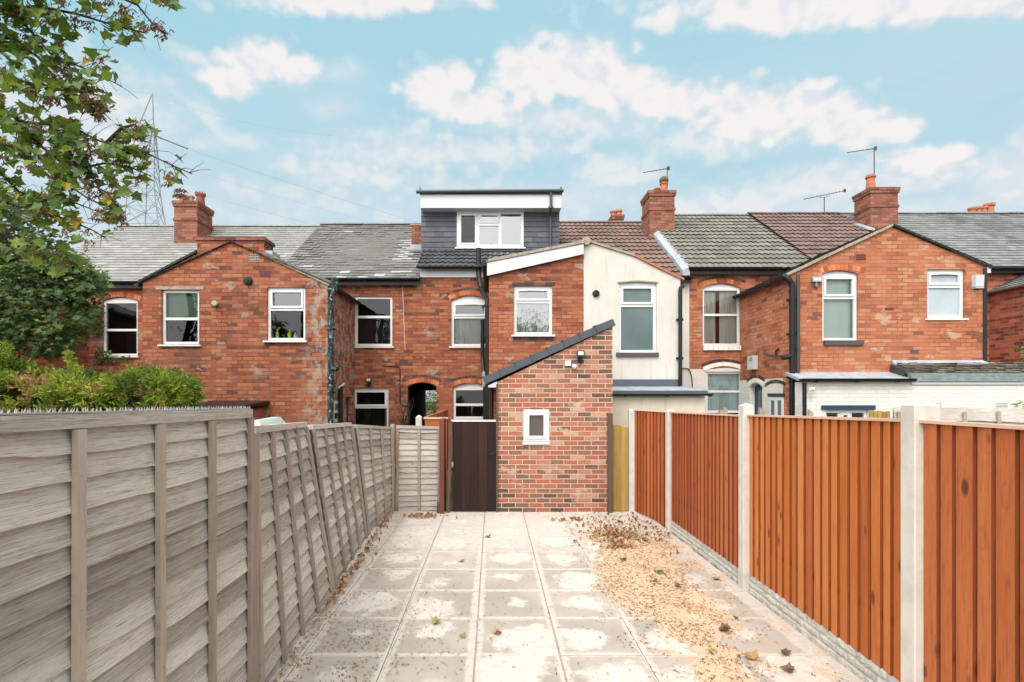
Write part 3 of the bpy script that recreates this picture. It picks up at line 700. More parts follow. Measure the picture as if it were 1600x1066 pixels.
# ================================================================= HOUSES
FM = fr_front(YM); FW = fr_front(YW)
def hole(b, rise=0): return arch_hole(b[0], b[1], b[2], b[3], rise)
def main_roof(h, x0, x1, ey, ry, kind, mat, **kw):
    ze, zr = PZ(ey, YE), PZ(ry, YR); v = Vector((0, YR-YE, zr-ze)); L = v.length
    pl = Plane3((x0, YE, ze), (1,0,0), v)
    if kind == 'slate': o = slates('roof', h, pl, x1-x0, L, mat, **kw)
    else: o = wavetiles('roof', h, pl, x1-x0, L, mat, **kw)
    b = MB(); yb = YR + (YR-YE)*1.45; zb = zr-(zr-ze)*1.45      # far slope
    b.poly([(x0,YR,zr-.01),(x1,YR,zr-.01),(x1,yb,zb),(x0,yb,zb)]); xq = -2.85 if abs(x1-XP['d']) < .01 else x1
    b.poly([(x0,yb,0),(xq,yb,0),(xq,yb,2.1),(x0,yb,2.1)]); b.poly([(x0,yb,2.1),(x1,yb,2.1),(x1,yb,zb),(x0,yb,zb)])
    b.build('far_slope', M[mat], o, fix=False)
    ridge_tiles(h, x0, x1, YR, zr-.02, mat if kind == 'slate' else mat, .09)
    return pl, ze, zr
def side_close(h, X, ze, zr, mat='mortar'):
    b = MB(); yb = YR+(YR-YE)*1.45; zb = zr-(zr-ze)*1.45
    b.poly([(X,YM,0),(X,yb,0),(X,yb,zb-.03),(X,YR,zr-.05),(X,YE,ze-.05),(X,YM,ze-.05)]); return b.build('gable_wall', M[mat], h, fix=False)
def eave(h, x0, x1, ze, fas='black', fh=.15):
    gutter(h, x0, x1, YE-.02, ze+.01, 'black', .055, fas, fh)
def ygutter(h, X, y0, y1, Z, mat='black', fas=True):
    mb = MB(); n = 8; rad = .055
    prof = [(X+rad*math.cos(math.pi*k/n), Z-rad*math.sin(math.pi*k/n)) for k in range(n+1)]
    for k in range(n):
        (a,b),(c,d) = prof[k], prof[k+1]; mb.poly([(a,y0,b),(a,y1,b),(c,y1,d),(c,y0,d)])
    for y in (y0, y1): mb.poly([(a,y,b) for a,b in prof])
    return mb.build('gutter', M[mat], h, fix=False)

XP = dict(a=-11.8, b=-8.72, c=-5.41, d=-1.80, e=1.91, f=4.78, g=8.02, h=10.87, i=13.9, j=19.2)

# ---- H0 far left -------------------------------------------------
H0 = thing('terraced_house', (-10.3, YM, 0), 'leftmost brick house with pale slate roof, half hidden behind the tree foliage', 'house', 'terraced houses seen from the back')
pl, ze, zr = main_roof(H0, XP['a'], XP['b'], 441, 354, 'slate', 'slate_light', w=.27, gauge=.19)
w1 = wbox(160, 470, 215, 556, YM)
wall('wall', H0, FM, [(XP['a'],0),(XP['b'],0),(XP['b'],ze),(XP['a'],ze)], [hole(w1, .09)], mat='brick')
side_close(H0, XP['a'], ze, zr, 'brick')
window(H0, FM, *w1, rise=.085, cells=[(0,1,0,.47),(0,1,.47,1)], label='dark window with weeds growing at its sill')
arch(H0, FM, w1[0], w1[1], w1[3], .10, .12)
eave(H0, XP['a'], XP['b'], ze)
XA = -10.08
wall('rear_wing', H0, fr_right(XA), [(YW,0),(YM,0),(YM,4.0),(YW,4.0)], mat='brick', th=.2)
wall('rear_wing_front', H0, FW, [(-13,0),(XA,0),(XA,4.0),(-13,5.0)], mat='brick')
b = MB(); b.hexa([(XA+.12,YW-.1,3.98),(XA+.12,13.2,3.98),(-13,13.2,5.25),(-13,YW-.1,5.25)], [(XA+.12,YW-.1,4.05),(XA+.12,13.2,4.05),(-13,13.2,5.32),(-13,YW-.1,5.32)]); b.build('wing_roof', M['slate_light'], H0)
pipe(H0, [P(27,600,10.9)+Vector((0,0,-1.6)), P(27,470,10.9)], .055, 'black', label='black downpipe on the side wall')
pipe(H0, [P(40,600,11.2)+Vector((0,0,-1.6)), P(40,490,11.2)], .05, 'grey_pipe', label='grey downpipe on the side wall')
pipe(H0, [Vector((XA+.03, 12.3, PZ(575,12.3))), Vector((XA+.03,12.3,PZ(500,12.3))), Vector((XA+.03,12.3,PZ(488,12.3)))], .012, 'cable', 'cable')
b = MB(); q = Vector((XA+.06, 12.25, PZ(503,12.25))); b.lathe(q, [(.05,-.05),(.055,0),(.03,.05)], 10); b.tube([q, q+Vector((.0,0,.16))], .02, 8); b.build('wall_lamp', M['metal'], H0)
iv = MB()
for k in range(520):   # weeds and ivy round the window
    s = R()
    c = P(ru(146,164), ru(478,525), YM-.05) if s < .55 else P(ru(150,176), ru(548,566), YM-.1)
    if s > .9: c = P(ru(180,205), ru(556,566), YM-.1)
    c = c + Vector((0, -abs(random.gauss(0,.05)), 0)); d = Vector((ru(-1,1),ru(-1,.3),ru(-1,1))).normalized(); e = d.cross(Vector((ru(-1,1),ru(-1,1),ru(-1,1)))).normalized(); s = ru(.025,.05)
    iv.poly([c-d*s, c+e*s*.5, c+d*s, c-e*s*.5], r=R()*.9)
tag(iv.build('climbing_ivy', M['leaf_dark'], None, loc=P(155,500,YM), fix=False), 'small dark green climbing plant rooted round the leftmost upstairs window', 'plant')

# ---- H1 and H2 : the left pair of wings -----------------------------
H1 = thing('terraced_house', (-7, YM, 0), 'brick house under the pale slate roof, chimney stack with three pots', 'house', 'terraced houses seen from the back')
H2 = thing('terraced_house', (-3.6, YM, 0), 'brick house with patched dark slate roof between the pale slate house and the dormer', 'house', 'terraced houses seen from the back')
pl, ze1, zr1 = main_roof(H1, XP['b'], XP['c'], 441, 354, 'slate', 'slate_light', w=.27, gauge=.19)
wall('wall', H1, FM, [(XP['b'],0),(XP['c'],0),(XP['c'],ze1),(XP['b'],ze1)], mat='brick'); eave(H1, XP['b'], -7.2, ze1)
v2 = Vector((0, YR-YE, PZ(351,YR)-PZ(436,YE)))
def patch(a, b_):
    X = XP['c']+a; t_ = b_/v2.length
    y = YE + (YR-YE)*t_; z = PZ(436,YE)+v2.z*t_; px = 770+800*X/y; py = 617-800*(z-CAMH)/y
    if 626-(py-375)*.62 < px < 650-(py-375)*.55 and 374 < py < 408: return R() < .8
    if 582 < px < 650 and 424 < py < 432: return R() < .6
    if py > 432: return R() < .18
    return R() < .012
pl2, ze2, zr2 = main_roof(H2, XP['c'], XP['d'], 436, 351, 'slate', 'slate_mid', w=.26, gauge=.19, wob=.012, extra=patch, sag=.03)
w4 = wbox(554,463,613,541,YM); w5 = wbox(550,607,607,672,YM)
pa = (PX(637,YM), PX(682,YM))
zs = PZ(604,YM)
zcut = 2.32
wall('wall', H2, FM, [(XP['c'],0),(pa[0],0),(pa[0],zs)] + [p for p in arch_hole(pa[0],pa[1],0,zs,.10)[2:-1]][::-1] + [(pa[1],zs),(pa[1],0),(-1.28,0),(-1.28,zcut),(XP['d'],zcut),(XP['d'],ze2),(XP['c'],ze2)],
     [hole(w4), hole(w5)], mat='brick')
window(H2, FM, *w4, cells=[(0,1,0,.60),(0,1,.60,1)], glassm='glass', fw=.06, label='upstairs window beside the drainpipe, dark panes')
window(H2, FM, *w5, cells=[(0,1,0,.55),(0,1,.55,1)], back=[('curtain','curtain_grey',.86,.97,0,.95)], sill=None, sashes=(1,), label='ground floor window left of the passage')
arch(H2, FM, pa[0]+.03, pa[1]-.03, zs+.008, .11, .10, 'brick_solid'); arch(H2, FM, pa[0]-.06, pa[1]+.06, zs+.112, .12, .06, 'brick_dark')
eave(H2, -4.2, XP['d'], ze2)
# passage through the house
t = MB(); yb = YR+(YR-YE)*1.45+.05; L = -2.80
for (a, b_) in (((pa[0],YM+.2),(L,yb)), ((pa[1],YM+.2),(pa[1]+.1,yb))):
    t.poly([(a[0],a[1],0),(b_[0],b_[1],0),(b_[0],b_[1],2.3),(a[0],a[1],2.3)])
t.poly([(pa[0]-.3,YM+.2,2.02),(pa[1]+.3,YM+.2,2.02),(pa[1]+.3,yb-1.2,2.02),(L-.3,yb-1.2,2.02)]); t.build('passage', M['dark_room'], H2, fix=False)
# shared wing: H1 half and H2 half of the gable with the stack
xl, xs0, xs1, xr = PX(223,YW), PX(308,YW), PX(413,YW), PX(512,YW)
zst, zsh0, zsh1, zel, zer = PZ(376,YW), PZ(396,YW), PZ(398,YW), PZ(441,YW), PZ(442,YW)
XCL = XP['c']
w2 = wbox(252,453,311,538,YW); w3 = wbox(417,449,477,532,YW)
wall('rear_wing', H1, FW, [(xl,0),(XCL,0),(XCL,zst),(xs0,zst),(xs0,zsh0),(xl,zel)], [hole(w2)], mat='brick_wing_left')
wall('rear_wing', H2, FW, [(XCL,0),(xr,0),(xr,zer),(xs1,zsh1),(xs1,zst),(XCL,zst)], [hole(w3)], mat='brick_wing_left')
window(H1, FW, *w2, cells=[(0,1,0,.47),(0,1,.47,1)], back=[('blind','blind_green',.06,.94,.45,.97)], label='window with a green blind in its upper half')
window(H2, FW, *w3, cells=[(0,1,0,.60),(0,1,.60,1)], glassm=['glass','glass_mid'], sashes=(1,), sill_out=.08, label='window with plastic bottles on its sill')
b = MB(FW); b.box(w2[0]-.1, w2[1]+.1, -.012, .04, w2[3]+.004, w2[3]+.07); b.build('lintel', M['mortar'], H1)
wall('wing_side_wall', H1, fr_left(xl), [(YW+.22,0),(YM,0),(YM,zel),(YW+.22,zel)], mat='brick')
sw = (11.0,11.5,1.25,1.72); sd = (11.95,12.45,0,1.78)
wall('wing_side_wall', H2, fr_right(xr), [(YW+.22,0),(sd[0],0),(sd[0],1.8),(sd[1],1.8),(sd[1],0),(YM,0),(YM,zer),(YW+.22,zer)], [hole(sw)], mat='brick_wing_left')
window(H2, fr_right(xr), *sw, cells=[(0,1,0,.5),(0,1,.5,1)], sill=None, fw=.07, rec=.0, label='small side window behind the iron drainpipe')
b = MB(fr_right(xr)); b.box(sd[0],sd[1],.1,.15,0,1.78); b.build('side_door', M['navy'], H2)
# stack on the wing gable
b = MB(); b.box(xs0,xs1,YW+.221,11.03,4.5,zst); b.build('gable_stack', M['brick_soot'], H2)
b = MB(); b.box(xs0-.03,xs1+.03,YW-.035,11.07,zst,zst+.05); b.box(xs0-.01,xs1+.01,YW-.012,11.05,zst+.05,zst+.075); b.build('stack_coping', M['brick_soot'], H2)
b = MB(); b.box(xs1,xs1+.16,YW+.02,11.0,zsh1-.0,zsh1+.09); b.build('lead_flashing', M['lead'], H2)
za = 5.02
for (h, xe, zee, sgn) in ((H1, xl-.06, zel-.02, 1), (H2, xr+.06, zer-.02, -1)):
    v = Vector((XCL-xe, 0, za-zee)); pl = Plane3((xe, 15.2, zee), (0,-1,0), v) if sgn > 0 else Plane3((xe, YW-.04, zee), (0,1,0), v)
    slates('wing_roof', h, pl, 15.2-YW+.04, v.length, 'slate_mid', w=.27, gauge=.2)
verge(H1, (xl-.07, zel+.0), (xs0, zsh0+.03), YW-.05, YW+.05, .05, 'black'); verge(H2, (xs1, zsh1+.04), (xr+.08, zer+.0), YW-.05, YW+.06, .05, 'slate_mid')
verge(H2, (xs1, zsh1-.012), (xr+.05, zer-.052), YW-.03, YW+.0, .045, 'mortar', 'verge_pointing')
ygutter(H2, xr+.10, YW-.05, YM-.02, zer-.04); ygutter(H1, xl-.10, YW-.05, YM-.02, zel-.04)
disc_vent(H2, P(388,439,YW), .085); air_brick(H2, FW, PX(397,YW), PZ(403,YW), .22, .16, 'mortar'); air_brick(H2, FW, PX(415,YW), PZ(428,YW), .22, .12, 'red_vent')
b = MB(); b.tube([P(335,474,YW-.0),P(335,474,YW-.14)], .055, 14); b.tube([P(335,474,YW-.141),P(335,474,YW-.16)], .04, 14); b.build('waste_pipe_end', M['bin_green'], H1)
b = MB(); q = P(273,583,YW); b.box(q.x-.06,q.x+.06,q.y-.09,q.y,q.z-.06,q.z+.07); b.tube([q+Vector((0,-.05,.07)),q+Vector((.03,-.05,.11)),q+Vector((.05,-.02,.07))],.02,8); b.build('wall_lamp', M['grey_pipe'], H1)
# iron stack pipe on the corner
hx = PX(521,YW-.1); y_ = YW-.09
pipe(H2, [(PX(517,y_),y_,0),(PX(517,y_),y_,PZ(470,y_)),(PX(523,y_),y_,PZ(455,y_)),(PX(523,y_),y_,PZ(436,y_))], .055, 'iron', 'iron_downpipe', (1.0, 1.9, 3.2), 'black cast iron pipe stained green and white')
b = MB(); b.tube([(PX(523,y_),y_,PZ(446,y_)),(PX(523,y_),y_,PZ(436,y_))], .07, 12, rads=[.06,.075]); b.tube([(PX(523,y_),y_,PZ(452,y_)),(PX(513,y_),y_,PZ(452,y_)),(PX(513,y_),y_+.1,PZ(452,y_))], .03, 8)
b.tube([(PX(517,y_),y_,PZ(577,y_)),(PX(525,y_),y_,PZ(577,y_)),(PX(529,y_),y_+.02,PZ(571,y_))], .05, 10); b.build('pipe_junction', M['iron'], H2)
pipe(H2, [(xr+.06,11.3,1.0),(xr+.06,11.3,PZ(604,11.3))], .05, 'black', label='short black pipe beside the iron one'); pipe(H2, [(xr+.05,11.6,PZ(600,11.6)),(xr+.05,11.2,PZ(606,11.2))], .02, 'upvc', 'overflow_pipe')
floodlight(H2, P(577,594,YM), .14, .12, .01, label='black floodlight above the ground floor window')
pipe(H2, [P(598,572,YM-.01),P(623,573,YM-.01),P(625,576,YM-.01),P(625,630,YM-.02),P(628,634,YM-.02),P(640,634,YM-.02)], .014, 'cable', 'cable')
pipe(H2, [P(629,447,YM-.01),P(631,500,YM-.01),P(633,548,YM-.01)], .006, 'white_cable', 'cable')
cw = MB()
for k in range(5):
    c = P(621+ru(-3,3), 592+k*3+ru(-1,1), YM-.04); n = 16; rr = ru(.04,.08)
    cw.tube([c+Vector((rr*math.cos(6.3*i/n), 0.01*math.sin(i), rr*.6*math.sin(6.3*i/n))) for i in range(n)], .004, 5)
cw.build('cable_coil', M['mortar'], H2)
# chimneys
chimney(H1, PX(272,YC), PX(308,YC), YC, 15.6, 6.0, PZ(314,YC), [(PX(297,15.2),15.2,.12,.30,'buff_pot',0),(PX(317,15.2)-.1,15.25,.13,.38,'dark_terracotta',1),(PX(287,15.0),15.0,.12,.24,'terracotta',0)], label='brick chimney stack with three clay pots')
b = MB(); b.hexa([(PX(270,YC)-.02,YC-.22,PZ(394,YC-.22)),(PX(310,YC),YC-.22,PZ(394,YC-.22)),(PX(310,YC),YC-.004,PZ(394,YC-.22)),(PX(270,YC),YC-.004,PZ(394,YC-.22))],
    [(PX(270,YC)-.02,YC-.22,PZ(393,YC-.22)),(PX(310,YC),YC-.22,PZ(393,YC-.22)),(PX(310,YC),YC-.004,PZ(383,YC)),(PX(270,YC),YC-.004,PZ(383,YC))]); b.build('lead_flashing', M['lead'], H1)
b = MB(); b.box(-2.27,-1.97,14.3,15.0,5.5,PZ(358,14.6)); b.build('chimney_stub', M['brick_chimney'], H2, label='short cut down chimney beside the dormer')
b = MB(); b.box(-2.29,-1.95,14.28,15.02,PZ(358,14.6),PZ(358,14.6)+.04); b.build('stub_coping', M['mortar'], H2)
b = MB(); b.box(-2.30,-1.94,14.20,14.296,5.85,6.02); b.build('lead_flashing', M['lead'], H2)
# lean-to roof just behind the hedge
ol = MB(); x0, x1 = PX(296,9.6), PX(377,9.6); ol.box(x0,x1,9.6,YW-.02,0,PZ(640,9.6)-.0); OB = ol.build('outhouse', M['brick_red'], None, loc=((x0+x1)/2,10,0))
tag(OB, 'low brick outhouse with black felt roof between the hedge and the left house', 'outbuilding')
b = MB(); b.hexa([(x0-.1,9.45,PZ(638,9.45)),(x1+.1,9.45,PZ(638,9.45)),(x1+.1,YW-.01,PZ(632,YW)),(x0-.1,YW-.01,PZ(632,YW))],[(x0-.1,9.45,PZ(634,9.45)),(x1+.1,9.45,PZ(634,9.45)),(x1+.1,YW-.01,PZ(626,YW)),(x0-.1,YW-.01,PZ(626,YW))]); b.build('felt_roof', M['black'], OB)

# ---- H3 with the dormer ------------------------------------------------
H3 = thing('terraced_house', (0, YM, 0), 'brick house with the slate clad box dormer and brick rear extension', 'house', 'terraced houses seen from the back')
X3a, X3b = XP['d'], XP['e']
ze3, zr3 = PZ(417,YE), PZ(350,YR); slope = (PZ(351,YR)-PZ(436,YE))/(YR-YE)
v = Vector((0, YR-YE, zr3-ze3)); pl = Plane3((X3a-.05,YE,ze3),(1,0,0),v)
wavetiles('roof', H3, pl, X3b-X3a+.05, v.length, 'tile_dark', gauge=.30, label='dark interlocking tiles below the dormer')
ridge_tiles(H3, X3a, X3b, YR, zr3-.02, 'tile_dark', .09)
b = MB(); b.poly([(X3a,YR,zr3),(X3b,YR,zr3),(X3b,21.3,3.6),(X3a,21.3,3.6)]); b.poly([(-1.2,21.3,0),(X3b,21.3,0),(X3b,21.3,2.1),(-1.2,21.3,2.1)]); b.poly([(X3a,21.3,2.1),(X3b,21.3,2.1),(X3b,21.3,3.6),(X3a,21.3,3.6)]); b.build('far_slope', M['tile_dark'], H3, fix=False)
w6 = wbox(705,470,763,541,YM); w7 = wbox(708,606,765,655,YM)
wall('wall', H3, FM, [(-1.28,0),(X3b,0),(X3b,ze3),(X3a,ze3),(X3a,zcut),(-1.28,zcut)], [hole(w6,.13), hole(w7,.11)], mat='brick')
window(H3, FM, *w6, rise=.125, cells=[(0,1,0,.66),(0,1,.66,1)], sashes=(1,), vent=True, glassm=['glass','glass_mid'], back=[('curtain','curtain_grey',.02,.9,0,.62)], fw=.06, label='arched upstairs window half hidden by the black soil pipe')
window(H3, FM, *w7, rise=.105, cells=[(0,.93,0,.45),(0,.93,.45,1),(.93,1,0,1)], fw=.06, label='arched ground floor window above the dark gate')
for w_, rs in ((w6,.13),(w7,.11)):
    arch(H3, FM, w_[0]+.02, w_[1]-.02, w_[3]+.02, rs, .105, 'brick_solid'); arch(H3, FM, w_[0]-.05, w_[1]+.05, w_[3]+.128, rs, .06, 'brick_dark')
gutter(H3, X3a-.06, -.05, YE-.02, ze3+.0, 'black', .05); b = MB(); b.box(X3a,-.02,YM-.04,YM-.012,PZ(434,YM),PZ(421,YM)); b.build('fascia', M['white_paint'], H3)
# dormer box
dx0, dx1 = PX(658,YD), PX(874,YD); dz0, dz1 = PZ(393,YD), PZ(322,YD); wd = wbox(714,331,818,387,YD)
FD = fr_front(YD)
wall('dormer_wall', H3, fr_front(YD+.02), [(dx0,dz0-.3),(dx1,dz0-.3),(dx1,dz1),(dx0,dz1)], [hole((wd[0],wd[1],wd[2],wd[3]+.1))], th=.15, mat='tile_dark')
for xx in (dx0+.01, dx1-.01):
    b = MB(); b.poly([(xx,YD+.02,dz0-.3),(xx,YR+.2,dz0-.3),(xx,YR+.2,dz1),(xx,YD+.02,dz1)]); b.build('dormer_cheek', M['tile_hung'], H3, fix=False)
for (a,b_) in ((dx0, wd[0]), (wd[1], dx1)):
    slates('hung_tiles', H3, Plane3((a,YD+.01,dz0),(1,0,0),(0,0,1)), b_-a, dz1-dz0, 'tile_hung', w=.24, gauge=.137, wob=.003, thick=.012)
slates('hung_tiles', H3, Plane3((wd[0],YD+.01,dz0),(1,0,0),(0,0,1)), wd[1]-wd[0], wd[2]-dz0-.02, 'tile_hung', w=.24, gauge=.137, wob=.003, thick=.012)
window(H3, fr_front(YD-.05), *wd, cells=[(0,.30,0,1),(.30,.66,0,.66),(.30,.66,.66,1),(.66,1,0,1)], sashes=(0,2), vent=True, glassm=['glass','glass_bright','glass_bright','glass_bright'], fw=.07, rec=.02, sill_out=.03, label='wide three light dormer window reflecting the sky')
b = MB(); b.box(wd[0]-.0,wd[1]+.0,YD-.035,YD+.0,wd[3]+.002,dz1+.02); b.build('head_panel', M['white_paint'], H3)
f0, f1 = PX(657,13.35), PX(877,13.35); zf0, zf1, zt = PZ(325,13.35), PZ(304,13.35), PZ(298,13.35)
b = MB(); b.box(f0,f1,13.35,13.38,zf0,zf1); b.box(f0,f0+.03,13.381,YR+.3,zf0,zf1); b.box(f1-.03,f1,13.381,YR+.3,zf0,zf1); b.box(f0+.031,f1-.031,13.381,YD+.3,zf0+.004,zf0+.02); b.build('dormer_fascia', M['white_paint'], H3)
b = MB(); b.box(f0-.02,f1+.02,13.30,YR+.35,zf1+.002,zf1+.06); b.build('dormer_roof', M['black'], H3)
b = MB(); b.tube([(f0-.10,13.29,zf1+.045),(f1+.05,13.29,zf1+.075)], .045, 10)
for xx in (f0+.0, f1-.02): b.hexa([(xx-.03,13.25,zf1+.06),(xx+.05,13.25,zf1+.06),(xx+.05,13.4,zf1+.06),(xx-.03,13.4,zf1+.06)], [(xx-.012,13.27,zf1+.17),(xx+.012,13.27,zf1+.17),(xx+.02,13.4,zf1+.12),(xx-.02,13.4,zf1+.12)])
b.build('dormer_gutter', M['grey_pipe'], H3)
y_ = 13.58; pipe(H3, [(PX(861,13.30),13.30,zf1+.03),(PX(861,13.30),13.30,zf0-.02),(PX(860,y_),y_,zf0-.12),(PX(860,y_),y_,PZ(395,y_))], .035, 'grey_pipe', collars=(PZ(330,y_),))
# wing gable, left half of the pair
xw0, xw1 = PX(764,YW), PX(912,YW); zl, zr_ = PZ(416,YW), PZ(384,YW)
w8 = wbox(803,447,863,523,YW)
wall('rear_wing', H3, FW, [(xw0,0),(xw1,0),(xw1,zr_),(xw0,zl)], [hole(w8)], mat='brick')
wall('wing_side_wall', H3, fr_left(xw0), [(YW+.22,0),(YM,0),(YM,zl),(YW+.22,zl)], mat='brick')
window(H3, FW, *w8, cells=[(0,1,0,.70),(0,1,.70,1)], sashes=(1,), vent=True, glassm=['glass_bright','glass_bright'], back=[('curtain','blind',.78,.95,0,.68),('curtain','curtain_grey',.05,.78,0,.68)], sill_out=.07, label='window reflecting trees, left of the cream wall')
b = MB(FW)
for k in range(5): b.box(w8[0]-.02+k*.165, w8[0]+.14+k*.165, -.008, .04, w8[2]-.125, w8[2]-.05)
for k in range(4): b.box(w8[0]-.04+k*.225, w8[0]+.175+k*.225, -.008, .04, w8[3]+.008, w8[3]+.075)
b.build('blue_brick_course', M['brick_dark'], H3)
b = MB(); yy = YW-.09
b.hexa([(PX(761,yy),yy,PZ(431,yy)),(PX(912,yy),yy,PZ(397,yy)),(PX(912,yy),yy+.03,PZ(397,yy)),(PX(761,yy),yy+.03,PZ(431,yy))],[(PX(761,yy),yy,PZ(411,yy)),(PX(912,yy),yy,PZ(381,yy)),(PX(912,yy),yy+.03,PZ(381,yy)),(PX(761,yy),yy+.03,PZ(411,yy))]); b.build('barge_board', M['white_paint'], H3)
b = MB(); X_ = PX(761,yy); b.box(X_,X_+.03,yy+.031,YM-.3,PZ(430,yy),PZ(413,yy)); b.build('side_fascia', M['brown_post'], H3)
b = MB(); b.hexa([(X_-.02,yy-.01,PZ(411,yy)),(xw1,yy-.01,PZ(381,yy)),(xw1,14.9,PZ(381,yy)),(X_-.02,14.9,PZ(411,yy))],[(X_-.02,yy-.01,PZ(411,yy)+.06),(xw1,yy-.01,PZ(381,yy)+.06),(xw1,14.9,PZ(381,yy)+.06),(X_-.02,14.9,PZ(411,yy)+.06)]); b.build('wing_roof', M['slate_mid'], H3)
verge(H3, (X_+.02, PZ(407,yy)), (xw1, PZ(377.5,yy)), yy-.015, yy+.1, .055, 'mortar')
b = MB()
for k in range(26):
    j = Vector((ru(-.013,.013), ru(-.01,.02), ru(-.013,.013)))
q = P(918,376,YW-.09); b.tube([q+Vector((-.02,0,0)),q+Vector((-.02,.35,.01))], .085, 14); b.build('ridge_end', M['mortar'], H3)
# loose pipes: soil stack, gutter outlet
y_ = YM-.12; y2 = YW-.08
pipe(H3, [(PX(765,y2)-.04,YW+.3,0),(PX(765,y2)-.04,YW+.3,PZ(470,YW+.3)),(PX(752,y_),y_-.2,PZ(452,y_-.2)),(PX(748,y_),y_,PZ(430,y_)),(PX(747.5,y_),y_,PZ(388,y_))], .062, 'black', 'soil_pipe', (1.2,2.2,3.1,3.75), 'black soil pipe rising past the eaves')
pipe(H3, [(X_-.05,YW+.55,0.2),(X_-.05,YW+.55,PZ(600,YW+.5)),(X_-.11,YW+.8,PZ(560,YW+.8)),(X_-.11,YW+.8,PZ(500,YW+.8))], .045, 'black', 'downpipe', (1.4,))
pipe(H3, [(X_-.03,YW+.25,PZ(455,YW+.2)),(X_-.03,YW+.15,PZ(440,YW+.2)),(X_-.06,YW,PZ(414,YW))], .045, 'black', 'downpipe')
b = MB(); b.tube([(X_-.06,YW-.05,PZ(412,YW)),(X_-.06,YW+.3,PZ(412,YW))], .06, 12); b.build('gutter_end', M['black'], H3)
b = MB(); q = P(761,588,YW+.35); b.box(q.x-.1,q.x+.0,q.y-.05,q.y+.05,q.z-.22,q.z+.1); b.build('hopper', M['metal'], H3)

# rear extension
YX = 8.09; FX = fr_front(YX)
ex0, ex1 = PX(777,YX), PX(957,YX); zx0, zx1 = PZ(597,YX), PZ(511,YX)
wx = wbox(818,640,858,690,YX)
wall('extension_wall', H3, FX, [(ex0,0),(ex1,0),(ex1,zx1),(ex0,zx0)], [hole(wx)], mat='brick_new', label='reclaimed mixed red brick with pale mortar')
wall('extension_side', H3, fr_left(ex0), [(YX+.22,0),(YW,0),(YW,zx0),(YX+.22,zx0)], mat='brick_new')
wall('extension_side', H3, fr_right(ex1), [(YX+.22,0),(YW,0),(YW,zx1),(YX+.22,zx1)], mat='brick_new')
we = window(H3, FX, *wx, cells=[(0,1,0,1)], sashes=(0,), glassm='frost_brown', back='brown', fw=.045, rec=-.004, sill_out=.03, sill_ext=.01, label='small square toilet window in the extension')
sl = Vector((PX(960,YX)-PX(760,YX),0,PZ(506,YX)-PZ(597,YX))); o0 = Vector((PX(760,YX),YX-.03,PZ(597,YX)-.035)); Lr = sl.length; sd_ = sl.normalized(); nn = Vector((-sd_.z,0,sd_.x))
rf = MB(); q0 = o0+nn*.02; q1 = q0+sl
rf.hexa([(q0.x,YX+.14,q0.z),(q1.x,YX+.14,q1.z),(q1.x,YW,q1.z),(q0.x,YW,q0.z)],[(q0.x,YX+.14,q0.z+.08),(q1.x,YX+.14,q1.z+.08),(q1.x,YW,q1.z+.08),(q0.x,YW,q0.z+.08)]); rf.build('extension_roof', M['tile_dark'], H3)
vg = MB(); nseg = 8
for k in range(nseg):
    a = Lr*k/nseg-.012; e = Lr*(k+1)/nseg+.018; lift = .010
    p0 = o0+sd_*a; p1 = o0+sd_*e
    def rect(p, h0, h1, y0, y1): return [(p+nn*h0+Vector((0,y0,0))), (p+nn*h1+Vector((0,y0,0))), (p+nn*h1+Vector((0,y1,0))), (p+nn*h0+Vector((0,y1,0)))]
    A = rect(p0+nn*lift, 0, .118, -.012, .18); B = rect(p1, 0, .112, 0, .18); vg.hexa(A, B)
    A = rect(p0+nn*lift-sd_*.004, -.006, .126, -.02, .17); B = rect(p0+nn*lift+sd_*.022, -.006, .126, -.02, .17); vg.hexa(A, B)
vg.build('verge_tiles', M['verge_grey'], H3)
b = MB(); z0 = PZ(598,YX); b.hexa([(PX(763,YX),YX-.015,z0-.075),(ex0-.002,YX-.015,z0-.075),(ex0-.002,YW,z0-.075),(PX(763,YX),YW,z0-.075)],[(PX(763,YX),YX-.015,z0-.045),(ex0-.002,YX-.015,z0+.02),(ex0-.002,YW,z0+.02),(PX(763,YX),YW,z0-.045)]); b.build('fascia', M['white_paint'], H3)
pipe(H3, [(PX(768,8.6),8.6,0),(PX(768,8.6),8.6,PZ(603,8.6))], .036, 'black', 'downpipe', (.8,))
floodlight(H3, P(906,553,YX), .125, .10, .03, label='black floodlight on the extension')
b = MB(); q = P(887,568,YX); b.box(q.x-.042,q.x+.042,q.y-.05,q.y,q.z-.04,q.z+.04); b.build('junction_box', M['upvc'], H3)
b = MB(); q = P(897,573,YX); b.tube([q,q+Vector((0,-.04,0)),q+Vector((0,-.06,-.01))], .036, 14, rads=[.034,.038,.026]); b.build('motion_sensor', M['upvc'], H3)
pipe(H3, [P(906,560,YX-.01),P(910,566,YX-.03),P(906,571,YX-.01),P(904,573,YX-.01)], .004, 'cable', 'cable')

